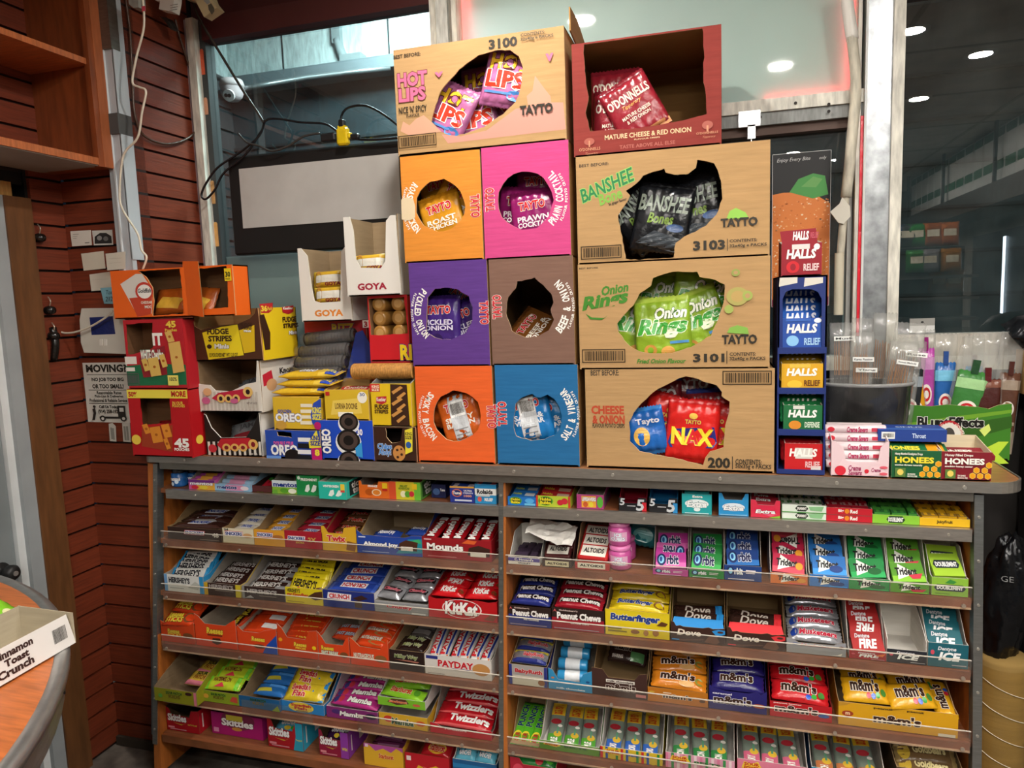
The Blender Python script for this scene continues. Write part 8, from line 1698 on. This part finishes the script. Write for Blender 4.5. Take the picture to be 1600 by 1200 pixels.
wcable('black cord looped at the window frame left of the monitor', ((414, 186), (405, 212), (375, 238), (340, 262), (320, 290), (315, 306), (322, 311), (336, 296), (350, 270), (385, 240), (408, 205)), .004)
wcable('black cord from the bundle over to the yellow splitter', ((412, 192), (420, 186), (438, 186), (470, 191), (505, 193), (520, 200), (529, 208)), .004, '#15161a', 2.262)
wcable('grey cord sagging above the monitor', ((372, 208), (385, 222), (405, 228), (425, 236), (450, 228), (475, 213), (500, 208)), .004, '#3c3a38', 2.258)
wcable('black cord arching from the yellow splitter to the pink lettered carton', ((534, 196), (534, 180), (545, 168), (570, 165), (595, 176), (622, 196)), .004, '#101114', 2.262)
wcable('black cord leaving the yellow splitter sideways', ((548, 214), (565, 218), (590, 218), (625, 215)), .0045, '#101114', 2.262)
p = PY(537, 213, 2.262); t = thing('power_splitter', 'bright yellow power splitter lying over the monitor', 'splitter', (p.x, 2.262, p.z - .03))
q = MB(); q.box((-.024, -.012, .0), (.02, .012, .058), mat('#e0c01c', 'gloss'), None, .006); q.box((.018, -.01, .02), (.03, .01, .04), mat('#e0c01c', 'gloss'), None, .003); q.box((-.016, -.01, .055), (.012, .01, .064), mat('#e0c01c', 'gloss')); q.build('body', t)
q = MB(); q.box((-.014, -.011, .058), (.008, .011, .085), mat('#141416', 'painted'), None, .004); q.build('plug', t)
q = MB(); q.box((-.085, -.011, .018), (-.03, .011, .045), mat('#1a1a1c', 'painted'), None, .004); q.build('plug', t)
q = MB(); q.box((.026, -.009, .016), (.06, .009, .034), mat('#141416', 'painted'), None, .004); q.build('plug', t)

# ================================================================== right of the window post
a, b = PY(1205, 480, YG - .002), PY(1299, 234, YG - .002)
pc = ((a.x + b.x) / 2); W_, H_ = b.x - a.x, b.z - a.z
q = MB(); q.box((-W_ / 2, 0, 0), (W_ / 2, .001, H_), mat('#1a1a1c', 'paper'))
f = Face(q, F_front(0, 0, 0), W_, H_)
sp2 = [(-W_ / 2, 0), (W_ / 2, 0), (W_ / 2, H_ * .66), (W_ * .3, H_ * .71), (0, H_ * .745), (-W_ * .3, H_ * .75), (-W_ / 2, H_ * .74)]
f.poly(sp2, '#e0813a')
r_ = random.Random(9)
for i in range(330):
    x, y = r_.uniform(-.48, .48) * W_, r_.uniform(.05, .70) * H_
    s = r_.uniform(.0012, .0035); f.ell(x - s, y - s * .8, x + s, y + s * .8, r_.choice(('#eba560', '#f0bd8a', '#f5dcb8', '#c86a2a')), 7); f.n -= 1
f.n += 1
f.poly([(-W_ * .2, H_ * .75), (-W_ * .05, H_ * .83), (W_ * .2, H_ * .86), (W_ * .4, H_ * .84), (W_ * .46, H_ * .72), (W_ * .2, H_ * .70)], '#4a9a4a')
f.poly([(W_ * .0, H_ * .78), (W_ * .2, H_ * .84), (W_ * .36, H_ * .82), (W_ * .25, H_ * .77)], '#6aa85a')
f.text('Enjoy Every Bite', -W_ * .42, H_ * .94, W_ * .15, H_ * .97, '#c8c8c8', None, .0, .3); f.text('only', W_ * .3, H_ * .94, W_ * .42, H_ * .965, '#c8c8c8', None, 0, .3)
f.poly([(-W_ / 2, 0), (W_ / 2, 0), (W_ / 2, H_ * .06), (-W_ / 2, H_ * .05)], '#8a2a4a')
f.frame(-W_ / 2, 0, W_ / 2, H_, .0015, '#c8c8c8')
o = q.build('poster'); o.location = (pc, YG - .003, a.z); tag(o, 'black food poster with a big orange bun closeup in the window', 'poster')
PIP = mat('#c9c2b0', 'dirty')
q = MB(); q.tube([PY(*p, 2.27) for p in ((1321, -25), (1326, 20), (1332, 62))], .0165, mat('#d8d4cc', 'painted'), 14, 4)
q.tube([PY(*p, 2.268) for p in ((1331, 58), (1336, 105), (1337, 150), (1333, 195), (1328, 250), (1322, 308))], .0145, PIP, 12, 4)
q.tube([PY(*p, 2.27) for p in ((1322, 300), (1317, 350), (1313, 400))], .0105, PIP, 12, 4)
pp = PY(1311, 440, 2.27)
prof = []
for k in range(36): prof += [(.012, k * .005), (.0135, k * .005 + .0025)]
q.lathe(prof, mat('#cfc6b0', 'painted'), TR(pp.x, 2.27, PY(1310, 492, 2.27).z), 12)
tag(q.build('pipe'), 'long white conduit pipe running down beside the food poster', 'pipe')
q = MB(); tp = [PY(*p, 2.254) for p in ((1297, 331), (1312, 318), (1316, 308), (1328, 322), (1329, 338), (1318, 350), (1310, 348))]
c = sum(tp, Vector()) / len(tp); q.prism([(p.x - c.x, p.z - c.z) for p in tp][::-1], F_front(0, 0, 0), .006, mat('#cfcabd', 'paper'))
o = q.build('tape_flag'); o.location = (c.x, 2.254, c.z); tag(o, 'torn flag of white tape on the conduit pipe', 'tape')
a, b = PY(1421, 520, YF), PY(1461, 497, YF)
q = MB(); q.prism([[(a.x, a.z), (b.x, a.z), (b.x, b.z), (a.x, b.z)]], F_front(0, YF + .0, 0), .003, mat('#8f8d88', 'painted')); f = Face(q, F_front(0, YF, 0), 1, 1); f.rect(a.x, a.z, b.x, a.z + .02, '#c8c8c6'); f.ell((a.x + b.x) / 2 - .004, b.z - .014, (a.x + b.x) / 2 + .004, b.z - .008, '#2a2a28')
tag(q.build('sign_plate'), 'small grey plate with a hole standing on the window sill', 'plate')
# dark corner at the end of the shelf
q = MB(); q.box((.80, 2.15, 0), (2.2, 2.30, 1.30), mat('#191818', 'painted'), None, .01); tag(q.build('black_cabinet'), 'black cabinet in the dark corner past the end of the counter', 'cabinet')
p = PY(1594, 610, 2.22); q = MB(); q.box((.775, 2.17, 1.302), (1.0, 2.29, 1.42), mat('#a07c4c', 'card')); tag(q.build('cardboard_box'), 'brown cardboard box on the black cabinet behind the green carton', 'box')
q = pillow(.24, .10, .08, '#17181a', (), 'gloss', 'x', .05, 91, None, 16, 10, .02); q.mats = [mat('#202226', 'foil')]; o = q.build('plastic_bag'); o.matrix_basis = TR(.86, 2.21, 1.425 + .03) @ RX(20); tag(o, 'black plastic bag lying on the cardboard box behind the green carton', 'plastic bag')
pr_ = PY(1566, 1022, 2.03)
t = thing('wrapped_roll', 'tall roll wrapped in brown paper and clear film standing beside the shelf end', 'roll', (pr_.x, 2.03, .001))
q = MB(); zt_ = pr_.z; q.lathe([(0, 0), (.058, 0), (.060, .01), (.0595, zt_ - .01), (.055, zt_), (0, zt_ - .003)], mat('#8f7442', 'card'), None, 28); q.build('brown_wrap', t)
q = MB(); prof = [(.0605 + .0006 * ((k * 7) % 3), .01 + (zt_ - .03) * k / 24) for k in range(25)]; q.lathe(prof, clear('stretch_film', '#f4f0e4', 1.45, .18), None, 28)
for k in range(9):
    z = .08 + k * .065; q.tube([(.0618 * math.cos(-2.6 + i * .35), .0618 * math.sin(-2.6 + i * .35), z - .008 * i) for i in range(6)], .0009, mat('#e0d8c0', 'gloss'), 5, 2)
q.build('clear_film', t)
def blackbag(loc, sz, T, label, seed):
    q = MB(); vs = []; A, B = 44, 34
    for j in range(B + 1):
        for i in range(A):
            th, ph = 2 * PI * i / A, PI * j / B
            d = Vector((math.sin(ph) * math.cos(th), math.sin(ph) * math.sin(th), math.cos(ph)))
            k = 1 + .22 * noise.noise(d * 2.2 + Vector((seed, 0, 0))) + .12 * noise.noise(d * 6 + Vector((0, seed, 0))) + .05 * abs(noise.noise(d * 14 + Vector((seed, seed, 0))))
            vs.append((d.x * sz[0] * k, d.y * sz[1] * k, d.z * sz[2] * k))
    q.add(vs, [(j * A + i, j * A + (i + 1) % A, (j + 1) * A + (i + 1) % A, (j + 1) * A + i) for j in range(B) for i in range(A)], mat('#17181b', 'foil'), True)
    o = q.build('plastic_bag'); o.matrix_basis = TR(*loc) @ T; return tag(o, label, 'plastic bag')
bz = PY(1568, 935, 2.03)
blackbag((bz.x, 2.03, zt_ + (bz.z - zt_) * .95), (.055, .05, (bz.z - zt_) * 1.12), RY(4), 'shiny black plastic bag with pale print on top of the wrapped roll', 3)
q = MB(); f = Face(q, F_front(0, 0, 0), .1, .03); f.text('GE', -.02, 0, .008, .014, '#6a6a6a', None, .0); o = q.build('pale_print', bpy.data.objects['plastic_bag.001']); o.matrix_basis = TR(-.01, -.053, .07) @ RX(-20)

# ================================================================== the rounded counter with the cereal tray, near the door
TZ = .95; TC = (-2.033, .164); TRD = 1.17
ang = [a for a in range(-60, 91, 3)]
arcp = [(TC[0] + TRD * math.cos(math.radians(a)), TC[1] + TRD * math.sin(math.radians(a))) for a in ang]
lo, hi = arcp[0], arcp[-1]
t = thing('round_counter', 'rounded counter with an orange wood top and metal rim near the door', 'counter', (0, 0, 0))
poly = [(max(p[0], -2.13), p[1]) for p in arcp] + [(-2.13, arcp[-1][1]), (-2.13, arcp[0][1])]
q = MB(); q.prism(poly, F_top(0, 0, TZ), .02, mat('#bf6a34', 'wood')); q.build('top_board', t)
q = MB(); n = len(arcp); vs = []
for dr, z in ((.0, TZ - .02), (.012, TZ - .016), (.012, TZ - .001), (.004, TZ + .004), (-.012, TZ + .003), (-.014, TZ)):
    vs += [(max(TC[0] + (TRD + dr) * math.cos(math.radians(a)), -2.13), TC[1] + (TRD + dr) * math.sin(math.radians(a)), z) for a in ang]
q.add(vs, [(k * n + i, k * n + i + 1, (k + 1) * n + i + 1, (k + 1) * n + i) for k in range(5) for i in range(n - 1)], mat('#a8a8a6', 'metal'), True); q.build('metal_rim', t)
q = MB(); vs = []
for z in (TZ - .075, TZ - .02): vs += [(max(TC[0] + (TRD - .002) * math.cos(math.radians(a)), -2.13), TC[1] + (TRD - .002) * math.sin(math.radians(a)), z) for a in ang]
q.add(vs, [(i, i + 1, n + i + 1, n + i) for i in range(n - 1)], mat('#8c8a84', 'metal'), True)
for a in (20, 44, 66): q.cyl(.006, .003, mat('#3a3836', 'metal'), TR(TC[0] + TRD * math.cos(math.radians(a)), TC[1] + TRD * math.sin(math.radians(a)), TZ - .05) @ RZ(a) @ RY(90), 8)
q.build('metal_band', t)
q = MB(); vs = []
for z in (0, TZ - .02): vs += [(max(TC[0] + (TRD - .22) * math.cos(math.radians(a)), -2.13), TC[1] + (TRD - .22) * math.sin(math.radians(a)), z) for a in ang]
q.add(vs, [(i, i + 1, n + i + 1, n + i) for i in range(n - 1)], mat('#4f4a46', 'painted'), True); q.build('base_panel', t)
p = PY(40, 1180, .95)
for k, (px, py) in enumerate(((68, 1172), (45, 1196))):
    d = _ray(px, py); tt = .92 / d.y; p = Vector((tt * d.x, .92, CAM_Z + tt * d.z))
    rr = TRD - .14
    o = pillow(.14, .19, .05, '#b0208c', [('r', .1, .2, .5, .5, '#e0dce0'), ('t', 'Chips', .2, .6, .8, .8, '#f0e8f0', None, .04)], 'gloss', 'y', .06, 95 + k, None, 12, 12, .006).build('snack_bag')
    aa = math.radians(47 + 7 * k); o.matrix_basis = TR(TC[0] + rr * math.cos(aa), TC[1] + rr * math.sin(aa), .70 - .16 * k) @ RZ(60) @ RX(90) ; tag(o, 'magenta snack bag under the rounded counter, ' + ['upper one', 'lower one'][k], 'snack bag', None)
# cereal tray
B_, A_ = PZ(119, 1004, TZ + .004), PZ(0, 1073, TZ + .004)
dirv = (A_ - B_); dirv.z = 0; dirv.normalize(); yawt = math.atan2(-dirv.y, -dirv.x)
Wt, Dt, Ht = .42, .13, .062
nb = Vector((-math.sin(yawt), math.cos(yawt), 0))
ctr = B_ + dirv * (Wt / 2)
t = thing('cereal_tray', 'white cereal tray with black lettering on the rounded counter', 'tray', (ctr.x, ctr.y, TZ + .0045), yawt)
wm, gm = mat('#dedad6', 'paper'), mat('#b0a58e', 'card')
q = MB(); q.box((-Wt / 2, .001, 0), (Wt / 2, Dt, .002), gm); q.build('tray_floor', t)
q = MB(); q.prism([(-Wt / 2, 0), (Wt / 2, 0), (Wt / 2 - .008, Ht), (-Wt / 2, Ht)], F_front(0, 0, 0) @ RX(-8), .0015, wm, gm)
f = Face(q, F_front(0, 0, 0) @ RX(-8), Wt, Ht)
f.barcode(Wt / 2 - .048, .012, Wt / 2 - .014, Ht * .82, '#3a3632')
f.text('Cinnamon', .04, Ht * .66, .122, Ht * .90, '#3a2420', None, .05); f.text('Toast', .060, Ht * .40, .110, Ht * .62, '#3a2420', None, .05); f.text('Crunch', .042, Ht * .12, .116, Ht * .37, '#3a2420', None, .05)
q.build('front_panel', t)
q = MB(); q.prism([(-Wt / 2, 0), (Wt / 2, 0), (Wt / 2, Ht * 1.1), (-Wt / 2, Ht * 1.1)], F_back(0, Dt, 0), .0015, wm, gm); q.build('back_panel', t)
for s, F_ in ((1, F_right), (-1, F_left)):
    q = MB(); q.prism([(0, 0), (Dt, 0), (Dt, Ht * 1.1), (0, Ht)] if s > 0 else [(-Dt, 0), (0, 0), (0, Ht), (-Dt, Ht * 1.1)], F_(s * Wt / 2, 0, 0), .0015, wm, gm); q.build('end_panel', t)
for k, (u, v, a_, tl_) in enumerate(((.0, .05, 8, 30), (-.1, .06, -12, 34))):
    c = PZ((8, -45)[k], (985, 1000)[k], TZ + .03)
    o = pillow(.13, .11, .04, '#7cc028', [E_(.1, .5, .8, 1.0, '#eceae6'), T_('NET WT', .2, .7, .6, .8, '#4a2a6c'), E_(.3, .1, .5, .3, '#c8b03c'), E_(.6, .1, .75, .3, '#d8d0a0')], 'gloss', 'x', .06, 97 + k, None, 14, 10, .005).build('cereal_pouch')
    o.matrix_basis = TR(c.x, c.y, TZ + .03) @ RZ(math.degrees(yawt) + a_) @ RX(tl_); tag(o, 'lime green cereal pouch in the white tray, ' + ['nearer its end', 'at the picture edge'][k], 'pouch', 'cereal pouches')

# ================================================================== the shop behind, which shows in the dark panes
def mirror(px, py, Xp):
    p = PX(px, py, Xp); return Vector((p.x, 2 * YG - p.y, p.z))
ts = thing('wall_shelf', 'long high shelf of paper towel packs reflected in the dark pane', 'shelf', (0, 0, 0))
zA, zB = mirror(1432, 335, 2.02), mirror(1600, 280, 2.02)
y0_, y1_ = min(zA.y, zB.y) - .2, max(zA.y, zB.y) + .3
zsh = (zA.z + zB.z) / 2
q = MB(); q.box((1.92, y0_, zsh - .16), (2.29, y1_, zsh), mat('#4a403a', 'painted')); q.build('shelf_box', ts)
for k in range(3):
    y = y0_ + .15 + (y1_ - y0_) * k / 2.6; q = MB(); q.box((1.93, y, zsh), (1.95, y + .03, zsh + .5), mat('#2a2622', 'painted')); q.build('upright', ts)
n_t = 14; hT = .42
pk0 = None
for k in range(n_t):
    y = y0_ + .1 + (y1_ - y0_ - .2) * (k + .5) / n_t
    if pk0 is None:
        q = MB(); dd = (y1_ - y0_ - .2) / n_t * .46; q.box((-.14, -dd, 0), (.14, dd, hT), mat('#d8d8d4', 'paper'), None, .02)
        f = Face(q, F_left(-.14, 0, 0), dd * 1.9, hT); f.rect(-dd * .94, .10, dd * .94, .17, '#2a6a48'); f.rect(-dd * .94, .34, dd * .94, .40, '#2a5a48')
        pk0 = q.build('paper_towel_pack'); pk0.location = (2.12, y, zsh + .001); tag(pk0, 'white paper towel pack with green bands, first along the high reflected shelf', 'paper towels', 'paper towel packs on the high shelf')
    else: dup(pk0, TR(2.12, y, zsh + .001), 'white paper towel pack with green bands, %s along the high reflected shelf' % ORD[k], 'paper towel packs on the high shelf')
def mirY(px, py, Yv):
    p = PY(px, py, Yv); return Vector((p.x, 2 * YG - Yv, p.z))
rk_ = thing('snack_rack', 'black snack rack with crisp bags reflected in the dark pane', 'rack', (0, 0, 0))
for py in (428, 462, 495):
    a, b = mirY(1404, py, 5.6), mirY(1530, py, 5.6); q = MB(); q.box((a.x, a.y - .3, b.z - .02), (b.x, a.y, b.z), mat('#3a3836', 'painted')); q.build('rack_shelf', rk_)
a, b = mirY(1404, 520, 5.6), mirY(1530, 380, 5.6); q = MB(); q.box((a.x, a.y - .32, 0), (b.x, a.y - .30, b.z), mat('#141414', 'painted')); q.build('rack_back', rk_)
for k, (px, py, col) in enumerate(((1410, 385, '#2a4a8c'), (1428, 398, '#3a3a3c'), (1444, 388, '#2a8a34'), (1440, 415, '#2a7a34'), (1470, 388, '#b8601c'), (1497, 390, '#c86a1c'), (1462, 412, '#8a8a90'), (1497, 413, '#a8701c'), (1480, 450, '#8a5a24'), (1505, 448, '#a8702c'))):
    p = mirY(px, py, 5.6)
    o = pillow(.13, .16, .06, col, [R_(.2, .4, .8, .7, '#d8d0b8')], 'foil', 'y', .05, 120 + k, None, 10, 10, .006).build('crisp_bag'); o.matrix_basis = TR(p.x, p.y - (.16 if k in (3, 6, 7) else .22), mirY(1450, 428 if py < 440 else 462, 5.6).z + (.20 if py < 405 else .014)) @ RZ(180) @ RX(88)
    tag(o, '%s crisp bag on the reflected snack rack, %s' % (['blue', 'dark', 'green', 'lower green', 'orange', 'bright orange', 'silver', 'amber', 'brown', 'tan'][k], ['at the post', 'second in the top row', 'third in the top row', 'below the first green', 'fourth in the top row', 'fifth in the top row', 'lower row', 'lower row end', 'on the second shelf', 'second shelf end'][k]), 'crisp bag', 'reflected crisp bags')
p = mirror(1588, 450, 2.1); t = thing('drinks_cooler', 'lit drinks cooler reflected at the far end of the dark pane', 'cooler', (2.12, p.y - .25, 0))
q = MB(); q.box((-.1, -.5, 0), (.17, .6, 2.0), mat('#20242a', 'painted')); q.build('cooler_body', t)
for k in range(1):
    q = MB(); q.box((-.115, .235, .5), (-.105, .265, 1.95), emit('#d8f0ff', 9.0, 'cooler_light')); q.build('light_tube', t)
